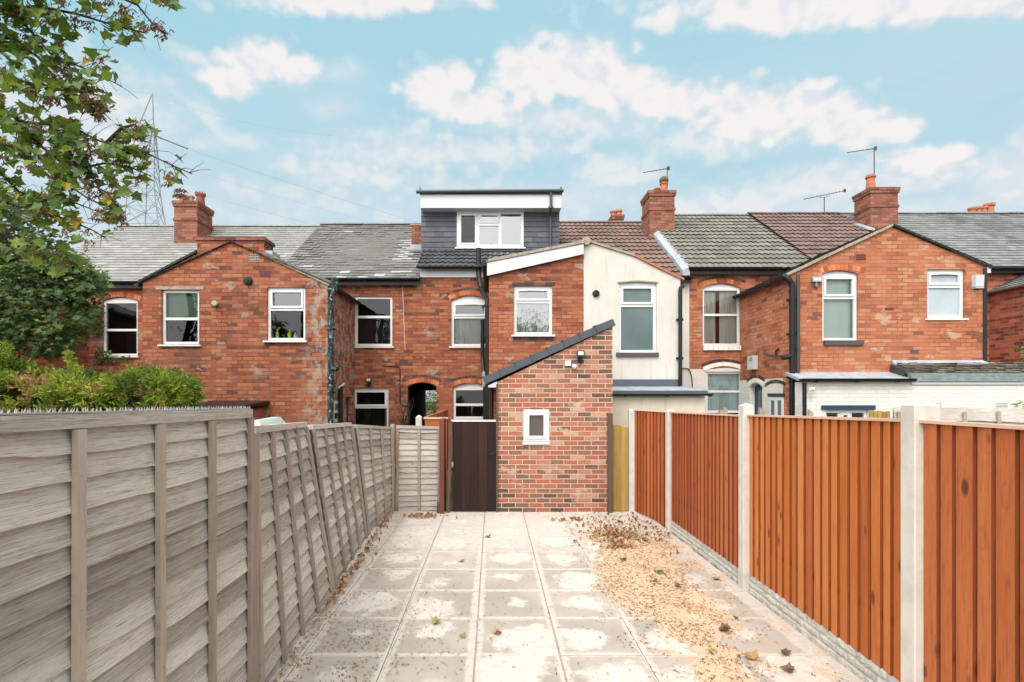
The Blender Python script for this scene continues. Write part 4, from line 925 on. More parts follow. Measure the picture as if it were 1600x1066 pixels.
# ---- H4 cream rendered wing ------------------------------------------------
H4 = thing('terraced_house', (3.3, YM, 0), 'house with the cream rendered wing and brown tiled roof', 'house', 'terraced houses seen from the back')
pl, ze4, zr4 = main_roof(H4, XP['e'], XP['f'], 433, 348, 'tile', 'tile_brown', gauge=.31)
XS = PX(1077,YM)
wall('wall', H4, FM, [(XP['e'],0),(XS,0),(XS,ze4),(XP['e'],ze4)], mat='render')
eave(H4, 3.9, XS, ze4)
xr4 = PX(1063,YW); wc = wbox(967,443,1026,551,YW)
wall('rear_wing', H4, FW, [(xw1,0),(xr4,0),(xr4,PZ(436,YW)),(PX(1030,YW),PZ(421,YW)),(PX(990,YW),PZ(401,YW)),(PX(925,YW),PZ(381,YW)),(xw1,PZ(384,YW))], [hole(wc,.03)], mat='render', label='cream rendered gable')
wall('wing_side_wall', H4, fr_right(xr4), [(YW+.22,0),(YM,0),(YM,PZ(436,YW)),(YW+.22,PZ(436,YW))], mat='render')
window(H4, FW, *wc, rise=.025, cells=[(0,1,0,.70),(0,1,.70,1)], sashes=(1,), glassm=['frost_teal','frost_teal'], sill=None, label='tall frosted teal window in the cream wall')
b = MB(FW); b.box(wc[0]-.06,wc[1]+.03,-.05,.1,wc[2]-.085,wc[2]-.003); b.build('sill', M['blue_brick'], H4)
b = MB(FW); b.hexa([(wc[0]-.03,-.02,wc[3]+.006),((wc[0]+wc[1])/2,-.02,wc[3]+.04),((wc[0]+wc[1])/2,.05,wc[3]+.04),(wc[0]-.03,.05,wc[3]+.006)],[(wc[0]-.03,-.02,wc[3]+.03),((wc[0]+wc[1])/2,-.02,wc[3]+.065),((wc[0]+wc[1])/2,.05,wc[3]+.065),(wc[0]-.03,.05,wc[3]+.03)])
b.hexa([((wc[0]+wc[1])/2,-.02,wc[3]+.04),(wc[1]+.03,-.02,wc[3]+.006),(wc[1]+.03,.05,wc[3]+.006),((wc[0]+wc[1])/2,.05,wc[3]+.04)],[((wc[0]+wc[1])/2,-.02,wc[3]+.065),(wc[1]+.03,-.02,wc[3]+.03),(wc[1]+.03,.05,wc[3]+.03),((wc[0]+wc[1])/2,.05,wc[3]+.065)]); b.build('drip_mould', M['mortar'], H4)
roofpts = [(PX(922,YW),PZ(378,YW)),(PX(990,YW),PZ(399,YW)),(PX(1030,YW),PZ(419,YW)),(PX(1068,YW),PZ(437,YW))]
for k in range(3):
    (a,b_),(c,d) = roofpts[k], roofpts[k+1]
    v = Vector((a-c,0,b_-d)); slates('wing_roof', H4, Plane3((c,YW-.02,d),(0,1,0),v), 14.6-YW, v.length, 'tile_brown', w=.17, gauge=.15)
    verge(H4, (a,b_), (c,d), YW-.04, YW+.06, .045, 'mortar' if k < 1 else 'terracotta')
disc_vent(H4, P(931,459,YW), .07)
pipe(H4, [P(1063,603,YW-.06),P(1063,450,YW-.06),P(1067,447,YW-.04)], .04, 'black', 'downpipe', (2.6,3.4), 'black downpipe at the edge of the cream wall')
pipe(H4, [P(1066,576,YM-.03),P(1077,576,YM-.03),P(1081,590,YM-.03),P(1082,605,YM-.03)], .012, 'cable', 'cable')
# low lead roofed addition
yl = 9.75; lx0, lx1 = PX(950,yl)+.0, PX(1101,yl)
wall('low_addition', H4, fr_front(yl), [(lx0,0),(lx1,0),(lx1,PZ(619,yl)),(lx0,PZ(619,yl))], mat='render_yellow', label='low yellowed cream addition')
wall('low_addition_side', H4, fr_right(lx1), [(yl+.22,0),(YW,0),(YW,1.86),(yl+.22,1.86)], mat='render_yellow')
b = MB(); zf, zb = PZ(611,yl), PZ(605,YW); b.hexa([(lx0,yl-.06,zf-.075),(lx1+.04,yl-.06,zf-.075),(lx1+.04,YW-.002,zb-.075),(lx0,YW-.002,zb-.075)],[(lx0,yl-.06,zf),(lx1+.04,yl-.06,zf),(lx1+.04,YW-.002,zb),(lx0,YW-.002,zb)]); b.build('flat_roof', M['fascia_grey'], H4)
b = MB(); b.hexa([(lx0,yl-.055,zf+.003),(lx1+.03,yl-.055,zf+.003),(xr4+.02,YW-.03,zb+.003),(lx0,YW-.03,zb+.003)],[(lx0,yl-.055,zf+.012),(lx1+.03,yl-.055,zf+.012),(xr4+.02,YW-.03,zb+.012),(lx0,YW-.03,zb+.012)]); b.build('lead_sheet', M['lead'], H4)
b = MB(); b.box(lx0,xr4,YW-.025,YW-.003,PZ(604,YW),PZ(593,YW)); b.build('upstand', M['fascia_grey'], H4)
gutter(H4, lx0, lx1+.1, yl-.10, zf-.06, 'black', .035)
chimney(H4, PX(957,19), PX(974,19), 19, 19.7, 5.5, PZ(336,19), [(PX(963,19)-.05,19.3,.11,.22,'terracotta',1),(PX(970,19),19.3,.12,.25,'terracotta',1)], label='far chimney with crown pots beyond the ridge')

# ---- H5 and H6 ----------------------------------------------------------------
H5 = thing('terraced_house', (6.2, YM, 0), 'brick house with grey green tiled roof and curtained window', 'house', 'terraced houses seen from the back')
H6 = thing('terraced_house', (9.3, YM, 0), 'brick house with maroon brown tiled roof and small frosted window', 'house', 'terraced houses seen from the back')
pl, ze5, zr5 = main_roof(H5, XP['f'], XP['g'], 419, 337, 'tile', 'tile_grey', gauge=.31)
pl, ze6, zr6 = main_roof(H6, XP['g'], XP['h'], 419, 334, 'tile', 'tile_maroon', gauge=.31)
w9 = wbox(1098,450,1157,540,YM); w10 = wbox(1103,581,1160,645,YM); zp = PZ(577,YM)
X5 = 6.13
wall('wall', H5, FM, [(XS,zp),(XP['g'],zp),(XP['g'],ze5),(XS,ze5)], [hole(w9,.11)], mat='brick_right')
wall('painted_wall', H5, FM, [(XS,0),(XP['g'],0),(XP['g'],zp),(w10[1]+.02,zp),(w10[1]+.02,zp),(XS,zp)], [[(w10[0],w10[2]),(w10[1],w10[2]),(w10[1],w10[3]),(w10[0],w10[3])]], mat='pink_brick')
window(H5, FM, *w9, rise=.105, cells=[(0,1,0,.54),(0,1,.54,1)], back=[('curtain','curtain',.03,.42,0,1),('curtain','curtain_red',.41,.51,0,1),('curtain','curtain',.50,.97,0,1)], sill=None, label='arched window with off white and red curtains')
b = MB(FM)
n = 8; a0 = w9[0]; st = (w9[1]+.03-w9[0])/n
for k in range(n): b.box(a0+k*st+.004, a0+(k+1)*st-.004, -.06, .08, w9[2]-.12, w9[2]-.006)
b.build('sill', M['cream_solid'], H5)
arch(H5, FM, w9[0]+.0, w9[1]-.0, w9[3]+.015, .11, .105, 'brick_solid'); arch(H5, FM, w9[0]-.05, w9[1]+.05, w9[3]+.125, .11, .06, 'brick_dark')
window(H5, FM, *w10, cells=[(0,1,0,.52),(0,1,.52,1)], back=[('curtain','blind_blue',.02,.98,0,1)], sill=None, rec=.03, glassm='glass_mid', label='ground floor window with pale blue curtains')
b = MB(FM); pts = arch_hole(w10[0],w10[1],0,w10[3]+.002,.09,12)[2:]; b.hexa([(a,-.012,c) for a,c in pts],[(a,.1,c) for a,c in pts]); b.build('window_head', M['cream_paint'], H5)
arch(H5, FM, w10[0]+.02, w10[1]-.02, w10[3]+.02, .12, .10, 'cream_solid', proud=.02, g=.0); arch(H5, FM, w10[0]-.04, w10[1]+.0, w10[3]+.125, .12, .07, 'brick_dark', proud=.02)
b = MB(FM); b.box(w10[0]-.02,w10[1]+.02,-.04,.1,w10[2]-.1,w10[2]-.004); b.build('sill', M['black'], H5)
eave(H5, XP['f'], 7.0, ze5)
b = MB(); 
for k in range(22):
    a, c = k/22, (k+1)/22; ya, yb_ = YE+(YR-YE)*a, YE+(YR-YE)*c; za_, zb_ = ze5+(zr5-ze5)*a, ze5+(zr5-ze5)*c; j = ru(-.015,.015)
    b.hexa([(XP['f']-.13+j,ya,za_-.2),(XP['f']+.03,ya,za_-.2),(XP['f']+.03,yb_,zb_-.2),(XP['f']-.13+j,yb_,zb_-.2)],[(XP['f']-.13+j,ya,za_-.06),(XP['f']+.03,ya,za_+.05),(XP['f']+.03,yb_,zb_+.05),(XP['f']-.13+j,yb_,zb_-.06)])
b.build('lead_flashing', M['lead'], H5)
# side wall with the two doors; u is depth
FS = fr_left(X5); zpw = 2.20
d1 = (11.65,12.22,0,2.02); d2 = (10.78,11.35,0,1.80)
wall('wing_side_wall', H5, FS, [(YW+.22,zpw),(YM,zpw),(YM,PZ(428,YW)),(YW+.22,PZ(428,YW))], mat='brick_right')
wall('painted_side_wall', H5, FS, [(YW+.22,0),(d1[0],0),(d1[0],d1[3])]+arch_hole(d1[0],d1[1],0,d1[3],.10)[3:-1][::-1]+[(d1[1],d1[3]),(d1[1],0),(YM,0),(YM,zpw),(YW+.22,zpw)], [], mat='white_brick')
b = MB(FS); b.box(d1[0],d1[1],.12,.16,0,d1[3]+.1); b.build('back_door', M['navy'], H5)
b = MB(FS); b.box(d1[0]+.1,d1[0]+.4,.112,.118,1.5,1.95); b.build('door_pane', M['frost_teal'], H5, fix=False)
arch(H5, FS, d1[0], d1[1], d1[3]+.02, .10, .10, 'cream_solid', proud=.015, g=0); arch(H5, FS, d1[0]-.03, d1[1]+.03, d1[3]+.125, .10, .07, 'brick_dark', proud=.015); arch(H5, FS, d2[0], d2[1]+.1, 2.03, .08, .07, 'brick_dark', proud=.01)
b = MB(FS); b.box(d2[0]-.04,d2[1]+.02,-.03,.0,1.81,1.88); b.build('door_lintel', M['navy'], H5)
b = MB(FS); ring(b, d2[0], d2[1], 0.2, 1.8, -.02, .05, .07); b.box((d2[0]+d2[1])/2-.05,(d2[0]+d2[1])/2+.05,-.02,.05,.27,1.73); dd = b.build('patio_door', M['upvc'], H5)
b = MB(FS); b.poly([(d2[0]+.06,-.004,.25),(d2[1]-.06,-.004,.25),(d2[1]-.06,-.004,1.74),(d2[0]+.06,-.004,1.74)]); b.build('pane', M['frost_teal'], dd, fix=False)
b = MB(FS); b.box(11.85,12.13,-.10,0,2.44,2.76); b.build('alarm_box', M['white_paint'], H5, label='white box on the side wall'); 
b = MB(FS)
for k in range(3): b.box(11.92,12.02,-.103,-.1005,2.64+k*.03,2.655+k*.03)
b.build('box_slots', M['grey_pipe'], H5)
pipe(H5, [(X5-.06,11.5,PZ(542,11.5)),(X5-.10,11.4,PZ(553,11.4)),(X5-.05,11.2,PZ(556,11.2)),(X5-.05,10.75,PZ(557,10.75))], .02, 'grey_pipe', 'waste_pipe'); pipe(H5, [(X5-.05,11.0,PZ(556,11)),(X5-.05,11.0,PZ(548,11)),(X5-.02,10.95,PZ(546,11))], .02, 'black', 'waste_pipe')
# wing gable
XG = PX(1392,YW); za6 = PZ(354,YW); zeL, zeR = PZ(428,YW), PZ(417,YW); X6 = PX(1541,YW)
w11 = wbox(1285,428,1341,532,YW); w12 = wbox(1449,421,1508,497,YW)
wall('rear_wing', H5, FW, [(X5,0),(XG,0),(XG,za6),(X5,zeL)], [hole(w11,.07)], mat='brick_right')
wall('rear_wing', H6, FW, [(XG,0),(X6,0),(X6,zeR),(XG,za6)], [hole(w12)], mat='brick_right')
wall('wing_side_wall', H6, fr_right(X6), [(YW+.22,0),(YM,0),(YM,zeR),(YW+.22,zeR)], mat='brick_right')
window(H5, FW, *w11, rise=.065, cells=[(0,1,0,.66),(0,1,.66,1)], sashes=(1,), back=[('blind','blind',.02,.98,0,1)], sill=None, label='tall window with a pale aqua blind')
b = MB(FW); b.box(w11[0]+.02,w11[1]+.09,-.05,.1,w11[2]-.10,w11[2]-.003); b.build('sill', M['blue_brick'], H5)
arch(H5, FW, w11[0]+.02, w11[1]+.05, w11[3]+.01, .075, .11, 'brick_solid')
window(H6, FW, *w12, cells=[(0,1,0,.68),(0,1,.68,1)], sashes=(1,), vent=True, glassm=['frost_blue','frost_blue'], fw=.06, sill_out=.03, label='small frosted pale blue window')
for (h, xe, zee, mt) in ((H5, X5-.10, zeL-.05, 'tile_moss'), (H6, X6+.08, zeR-.03, 'slate_blue')):
    v = Vector((XG-xe,0,za6+.04-zee)); pl = Plane3((xe,15.2,zee),(0,-1,0),v) if h is H5 else Plane3((xe,YW-.05,zee),(0,1,0),v)
    slates('wing_roof', h, pl, 15.2-YW+.05, v.length, mt, w=.17, gauge=.14, wob=.012, thick=.014)
verge(H5, (X5-.12,zeL-.05), (XG,za6+.02), YW-.06, YW+.02, .06, 'mortar'); verge(H6, (XG,za6+.03), (X6+.08,zeR), YW-.05, YW+.05, .05, 'black')
ygutter(H5, X5-.14, YW-.05, YM-.02, zeL-.07)
eave(H6, XP['h']-.6, XP['h'], ze6)
air_brick(H5, FW, PX(1345,YW), PZ(402,YW), .2, .12, 'red_vent'); air_brick(H5, FW, PX(1416,YW)-.35, PZ(483,YW), .18, .05, 'red_vent', 5, 1)
floodlight(H5, P(1273,438,YW), .2, .10, .02, mat='metal', label='grey security light beside the aqua blind window')
b = MB(); q = P(1525,440,YW); b.hexa([(q.x-.09,q.y-.08,q.z-.12),(q.x+.09,q.y-.08,q.z-.12),(q.x+.09,q.y,q.z-.13),(q.x-.09,q.y,q.z-.13)],[(q.x-.08,q.y-.09,q.z+.12),(q.x+.09,q.y-.09,q.z+.12),(q.x+.09,q.y,q.z+.13),(q.x-.09,q.y,q.z+.13)]); ab = b.build('alarm_box', M['white_paint'], H6)
b = MB(); b.box(q.x-.08,q.x+.09,q.y-.085,q.y-.0,q.z-.155,q.z-.131); b.build('lens', M['frost_blue'], ab)
b = MB(FW); b.box(PX(1422,YW),PX(1435,YW),-.006,.03,PZ(552,YW),PZ(547,YW)); b.build('blue_brick', M['blue_brick'], H6)
y_ = YW-.09
pipe(H5, [(PX(1238,y_),y_,0),(PX(1238,y_),y_,PZ(445,y_)),(PX(1232,y_),y_,PZ(436,y_)),(PX(1226,y_),y_+.05,PZ(430,y_))], .058, 'black', 'soil_pipe', (1.2,2.2,3.1,3.8), 'thick black pipe on the wing corner')
pipe(H5, [(PX(1247,y_),y_,0),(PX(1247,y_),y_,PZ(430,y_))], .036, 'grey_pipe', 'downpipe', (1.2,2.8), 'thin dark pipe beside the thick one')
b = MB(); b.tube([(PX(1236,y_),y_,PZ(556,y_)),(PX(1226,y_),y_,PZ(559,y_)),(PX(1222,y_),y_,PZ(559,y_))], .05, 10); b.build('pipe_branch', M['black'], H5)
pipe(H6, [(PX(1543,y_)+.03,y_+.1,2.45),(PX(1543,y_)+.03,y_+.1,PZ(418,y_))], .045, 'black', 'downpipe', (3.3,), 'black downpipe on the right corner')
b = MB(); b.box(X6+.0,X6+.08,YW-.02,YW+.06,PZ(427,YW),PZ(418,YW)); b.build('bracket', M['white_paint'], H6)
chimney(H5, PX(1015,YC), PX(1054,YC), YC, 15.55, 6.0, PZ(298,YC), [(PX(1041,YC)+.0,15.0,.11,.32,'terracotta',0),(PX(1034,YC),15.25,.10,.24,'terracotta',0)], label='brick chimney with a cowled clay pot')
b = MB(); q = Vector((PX(1041,YC),15.0,PZ(298,YC)+.33)); b.lathe(q, [(.12,0),(.135,.04),(.12,.10),(.07,.15),(.01,.165)], 14); b.build('pot_cowl', M['brown_post'], H5)
b = MB(); zz = PZ(384,YC-.1); b.hexa([(PX(1024,YC),YC-.25,zz-.12),(PX(1060,YC),YC-.25,zz-.12),(PX(1060,YC),YC-.004,zz+.03),(PX(1024,YC),YC-.004,zz+.03)],[(PX(1024,YC),YC-.25,zz-.08),(PX(1060,YC),YC-.25,zz-.08),(PX(1060,YC),YC-.004,zz+.16),(PX(1024,YC),YC-.004,zz+.16)]); b.build('lead_flashing', M['lead'], H5)
chimney(H6, PX(1360,YC), PX(1403,YC), YC, 15.46, 6.0, PZ(293,YC), [(PX(1366,YC)+.02,14.97,.125,.42,'terracotta',0)], label='tall brick chimney with a single pot')
b = MB(); b.hexa([(PX(1333,15.2),YC-.2,6.55),(PX(1333,15.2)+.2,YC-.2,6.55),(PX(1333,15.2)+.2,15.5,7.05),(PX(1333,15.2),15.5,7.05)],[(PX(1333,15.2),YC-.2,6.60),(PX(1333,15.2)+.2,YC-.2,6.60),(PX(1333,15.2)+.2,15.5,7.10),(PX(1333,15.2),15.5,7.10)]); b.build('lead_flashing', M['lead'], H6)
# aerials
def aerial(h, foot, top, b0, b1, n=7, r=.011, el=.09, label=None):
    a = MB(); a.tube([foot, top], .014, 6); a.tube([b0, b1], r, 6); d = (Vector(b1)-Vector(b0))
    for k in range(n):
        c = Vector(b0)+d*(k+.3)/n; a.tube([c+Vector((0,0,-el*(.5+.5*k/n))), c+Vector((0,0,el*(.5+.5*k/n)))], .005, 4)
    a.box(b1[0]-.03,b1[0]+.03,b1[1]-.02,b1[1]+.02,b1[2]-.05,b1[2]+.05)
    return a.build('aerial', M['dark_metal'], h, label=label)
y_ = 15.0; aerial(H5, P(1042.5,300,y_), P(1042.5,261,y_), P(1005,270,y_), P(1045,263,y_), 8, el=.035)
y_ = 14.97; aerial(H6, P(1366,300,y_), P(1366,231,y_), P(1324,238.5,y_), P(1368,232,y_), 6, el=.035)
y_ = 16.3; a3 = aerial(H6, P(1288,350,y_), P(1288,308,y_), P(1256,311.5,y_), P(1320,298,y_), 13, el=.05)
b = MB(); b.tube([P(1280,306,y_),P(1281,309,y_),P(1288,308.5,y_),P(1296,306,y_),P(1296,302,y_)], .012, 5); b.build('bracket', M['metal'], a3)

# low white additions on the right
yl = 10.1; ax0, ax1, ax2 = X5-.04, XG, 11.6; zg = PZ(597,yl); wl = (PX(1290,yl),PX(1357,yl),1.0,PZ(641,yl))
wall('low_addition', H5, fr_front(yl), [(ax0,0),(ax1,0),(ax1,zg),(ax0,zg)], [hole(wl)], mat='white_brick', label='low white painted addition with navy lintel')
window(H5, fr_front(yl), *wl, cells=[(0,.34,0,1),(.34,.64,0,1),(.64,1,0,1)], sashes=(1,), sill=None, label='white window just above the fence')
b = MB(); b.box(PX(1283,yl),PX(1366,yl),yl-.04,yl+.0,PZ(640,yl),PZ(633.5,yl)); b.build('lintel', M['navy'], H5)
b = MB(); b.hexa([(ax0-.05,yl-.05,zg+.0),(ax1,yl-.05,zg+.0),(ax1,YW-.003,zg+.16),(ax0-.05,YW-.003,zg+.16)],[(ax0-.05,yl-.05,zg+.06),(ax1,yl-.05,zg+.06),(ax1,YW-.003,zg+.22),(ax0-.05,YW-.003,zg+.22)]); b.build('felt_roof', M['lead'], H5)
b = MB(); b.box(ax0,ax1-.05,YW-.02,YW-.003,PZ(589,YW),PZ(583,YW)); b.build('upstand', M['cream_paint'], H5)
gutter(H5, ax0-.08, ax1, yl-.10, zg+.06, 'black', .06)
pipe(H5, [(ax0+.03,yl-.05,0),(ax0+.03,yl-.05,zg-.02)], .036, 'black', 'downpipe')
b = MB(); q = P(1262,608,yl); b.tube([q+Vector((-.05,-.16,0)),q+Vector((.04,-.12,.0))], .035, 10); b.tube([q+Vector((.04,-.12,0)),q+Vector((.12,0,0))], .015, 8); b.build('security_camera', M['cream_paint'], H5)
zh = PZ(589,yl)
wall('low_addition', H6, fr_front(yl), [(ax1,0),(ax2,0),(ax2,zh),(ax1,zh)], mat='white_brick', label='low white painted addition with tiled roof')
for px_ in (1461,1565): air_brick(H6, fr_front(yl), PX(px_,yl), PZ(633,yl), .23, .09, 'cream_paint', 9, 3)
b = MB(); b.box(ax1,ax2,yl-.03,yl-.003,PZ(601,yl),PZ(596,yl)); b.build('fascia', M['white_paint'], H6)
b = MB(); z0, z1 = PZ(596,yl), PZ(583,yl); b.hexa([(ax1-.02,yl-.06,z0),(ax2,yl-.06,z0),(ax2,yl+.02,z0),(ax1-.02,yl+.02,z0)],[(ax1-.02,yl-.03,z1),(ax2,yl-.03,z1),(ax2,yl+.06,z1+.01),(ax1-.02,yl+.06,z1+.01)]); b.build('gutter_apron', M['felt'], H6)
v = Vector((0,YW-yl-.02,PZ(567,YW)-z1)); slates('low_roof', H6, Plane3((PX(1398,YW)-.02,yl+.03,z1+.01),(1,0,0),v), 3.0, v.length, 'tile_moss', w=.165, gauge=.09, wob=.014, thick=.014)
b = MB(); b.hexa([(8.26,YW-.09,PZ(571,YW)),(X6-.02,YW-.09,PZ(571,YW)),(X6-.02,YW-.004,PZ(569,YW)),(8.26,YW-.004,PZ(569,YW))],[(8.26,YW-.09,PZ(569,YW)),(X6-.02,YW-.09,PZ(569,YW)),(X6-.02,YW-.004,PZ(563,YW)),(8.26,YW-.004,PZ(563,YW))]); b.build('lead_flashing', M['lead'], H6)
b = MB(); b.hexa([(8.20,YW-.45,z1-.02),(8.30,YW-.45,z1),(8.30,YW-.01,z1),(8.20,YW-.01,z1-.02)],[(8.20,YW-.44,z1+.05),(8.30,YW-.44,z1+.04),(8.30,YW-.01,PZ(568,YW)),(8.22,YW-.01,PZ(570,YW))]); b.build('roof_end', M['grey_pipe'], H6)

# ---- H7 and H8 ---------------------------------------------------------------
H7 = thing('terraced_house', (12.4, YM, 0), 'deep red brick house at the right edge with blue grey slate roof', 'house', 'terraced houses seen from the back')
pl, ze7, zr7 = main_roof(H7, XP['h'], XP['i'], 417, 334, 'slate', 'slate_blue', w=.27, gauge=.19)
wall('wall', H7, FM, [(X6,0),(XP['i'],0),(XP['i'],ze7),(X6,ze7)], mat='brick_red'); gutter(H7, X6+.1, XP['i'], YE-.02, ze7, 'grey_pipe', .055, 'black')
X7 = PX(1546,YM); z7 = PZ(455,YM)
wall('wing_side_wall', H7, fr_left(X7), [(YW,0),(YM,0),(YM,z7),(YW,z7)], mat='brick_red')
wall('rear_wing', H7, FW, [(X7,0),(15.4,0),(15.4,5.6),(X7,z7)], mat='brick_red')
v = Vector((14.6-X7+.1,0,1.15)); slates('wing_roof', H7, Plane3((X7-.08,15.0,z7-.03),(0,-1,0),v), 4.6, v.length, 'slate_right', w=.25, gauge=.17)
ygutter(H7, X7-.10, YW, YM-.02, z7-.03, 'metal')
H8 = thing('terraced_house', (16, YM, 0), 'roof of the furthest right house, dark slate with a row of crown pots', 'house', 'terraced houses seen from the back')
pl, ze8, zr8 = main_roof(H8, XP['i'], XP['j'], 417, 334, 'slate', 'slate_right', w=.27, gauge=.19)
wall('wall', H8, FM, [(XP['i'],0),(XP['j'],0),(XP['j'],ze8),(XP['i'],ze8)], mat='brick_red')
chimney(H8, PX(1526,19), PX(1566,19), 19, 19.8, 5, PZ(336,19), [(PX(1531,19),19.3,.13,.36,'terracotta',1),(PX(1540,19),19.3,.13,.38,'terracotta',1),(PX(1548,19),19.3,.13,.40,'terracotta',1),(PX(1558,19),19.3,.16,.52,'terracotta',1)], label='far chimney with a row of crown pots')

# bottles on the sill
def bottle(px_, py_, h, r_, mat, cap, label):
    q = P(px_, py_, YW+.14); z = w3[2]+.062; q = Vector((q.x, YW+.155, z))
    b = MB(); b.lathe(q, [(r_*.9,0),(r_,.01),(r_,h*.5),(r_*.75,h*.68),(r_*.35,h*.80),(r_*.35,h*.88)], 12); o = b.build('bottle', M[mat], None, loc=q)
    c = MB(); c.lathe(q, [(r_*.42,h*.881),(r_*.42,h)], 10); c.build('bottle_cap', M[cap], o); tag(o, label, 'bottle', 'bottles on the upstairs window sill')
bottle(433,523,.19,.035,'yellow','yellow','taller yellow bottle on the left of the upstairs window sill')
bottle(452,523,.18,.036,'yellow','yellow','yellow bottle right of centre on the upstairs window sill')
bottle(425,523,.17,.03,'blue_plastic','upvc','blue bottle leftmost on the upstairs window sill')
bottle(461,523,.12,.036,'blind_blue','upvc','short pale blue tub rightmost on the upstairs window sill')
# ================================================================= GROUND
b = MB(); b.poly([(-60,-25,-.03),(60,-25,-.03),(120,140,-.03),(-160,140,-.03)])
tag(b.build('ground', M['ground'], None, fix=False), kind='structure')
xj = [-1.95,-1.345,-.748,-.124,.478,1.067,1.67,2.40]; yj = [-1.12+.595*k for k in range(16)]
yj = [y for y in yj if y < 8.0] + [8.14]
b = MB(); g = .005
for i in range(len(xj)-1):
    for j in range(len(yj)-1):
        x0,x1,y0,y1 = xj[i]+g, xj[i+1]-g, yj[j]+g, yj[j+1]-g
        if i == 0 and y0 > 6.7: pass
        z = ru(-.003,.003); t0, t1, t2 = ru(-.0015,.0015), ru(-.0015,.0015), ru(-.0015,.0015); r_ = R(); c = .004
        # uv 0..1 over a full slab
        U1 = (x1-x0)/.6; V1 = (y1-y0)/.6
        top = [(x0+c,y0+c,z+t0),(x1-c,y0+c,z+t1),(x1-c,y1-c,z+t2),(x0+c,y1-c,z+t0)]
        low = [(x0,y0,-.02),(x1,y0,-.02),(x1,y1,-.02),(x0,y1,-.02)]; mid = [(x0,y0,z-c),(x1,y0,z-c),(x1,y1,z-c),(x0,y1,z-c)]
        uvq = [(0,0),(U1,0),(U1,V1),(0,V1)]
        b.poly(top, uvq, r_)
        for k in range(4):
            k2 = (k+1)%4; b.poly([mid[k],mid[k2],top[k2],top[k]], [uvq[k],uvq[k2],uvq[k2],uvq[k]], r_); b.poly([low[k],low[k2],mid[k2],mid[k]], [uvq[k],uvq[k2],uvq[k2],uvq[k]], r_)
tag(b.build('patio', M['slab'], None, fix=False), kind='structure')
b = MB(); b.poly([(-1.9,-1.1,-.009),(2.36,-1.1,-.009),(2.36,8.1,-.009),(-1.9,8.1,-.009)]); tag(b.build('patio_joints', M['joint'], None, fix=False), kind='structure')
# dried mortar smears beside three of the long joints
b = MB()
for (x, w_, sd) in ((-1.345,.022,1),(-.748,.012,2),(1.067,.013,3)):
    y = 1.5; n = 0
    while y < 8.0:
        y2 = y+.03; f = lambda q: (noise.noise(Vector((q*3.1,sd*7.3,0)))*.5+noise.noise(Vector((q*11,sd*3.1,5)))*.4)
        a0, a1 = w_*(.8+f(y)), w_*(.8+f(y2)); c0, c1 = w_*(.8+f(y+40)), w_*(.8+f(y2+40))
        for (s, q0, q1) in ((-1,a0,a1),(1,c0,c1)):
            q0 = max(.003,q0); q1 = max(.003,q1)
            pts = [(x+s*.0036,y,.0055),(x+s*(.0036+q0),y,.0048),(x+s*(.0036+q1),y2,.0048),(x+s*.0036,y2,.0055)]
            b.poly(pts if s > 0 else pts[::-1])
        y = y2
tag(b.build('mortar_smears', M['smear'], None, fix=False), kind='structure')
# sand spill
b = MB(); nx, ny = 76, 270; sx0, sy0, st = .72, 2.0, .0225
def smask(x, y):
    l = 1.52 if y < 2.9 else (1.30 if y < 3.6 else (1.06 if y < 5.2 else (.98 if y < 6.4 else 1.15)))
    l = 1.62 - .30*min(1,max(0,(y-2.4)/1.3)) - .26*min(1,max(0,(y-3.4)/1.5)) + .28*min(1,max(0,(y-5.6)/1.8))
    rgt = 2.22 - .42*math.exp(-((y-3.6)/.9)**2) - .16*math.exp(-((y-5.1)/.5)**2)
    d = min(x-l, rgt-x)*3.0
    d = min(d, (6.95-y)*3)
    n1 = noise.noise(Vector((x*2.3,y*2.3,1)))*.75+noise.noise(Vector((x*6,y*6,4)))*.4+noise.noise(Vector((x*17,y*17,9)))*.28
    return d + n1*1.0 - .22
def sh(x, y): 
    m = smask(x,y); return max(-.010, min(.011, m*.012)) + noise.noise(Vector((x*30,y*30,2)))*.0016 + noise.noise(Vector((x*9,y*9,7)))*.003
hh = [[sh(sx0+i*st, sy0+j*st) for i in range(nx)] for j in range(ny)]
for j in range(ny-1):
    for i in range(nx-1):
        q = (hh[j][i],hh[j][i+1],hh[j+1][i+1],hh[j+1][i])
        if max(q) > -.006: b.poly([(sx0+i*st,sy0+j*st,q[0]),(sx0+(i+1)*st,sy0+j*st,q[1]),(sx0+(i+1)*st,sy0+(j+1)*st,q[2]),(sx0+i*st,sy0+(j+1)*st,q[3])])
tag(b.build('spilled_sand', M['sand'], None, fix=False, smooth=True), 'pale orange building sand spilled along the right fence', 'sand', kind='stuff')
def gz(x, y):
    if sx0 < x < sx0+st*(nx-1) and sy0 < y < sy0+st*(ny-1): return max(.004, hh[int((y-sy0)/st)][int((x-sx0)/st)]+.001)
    return .004
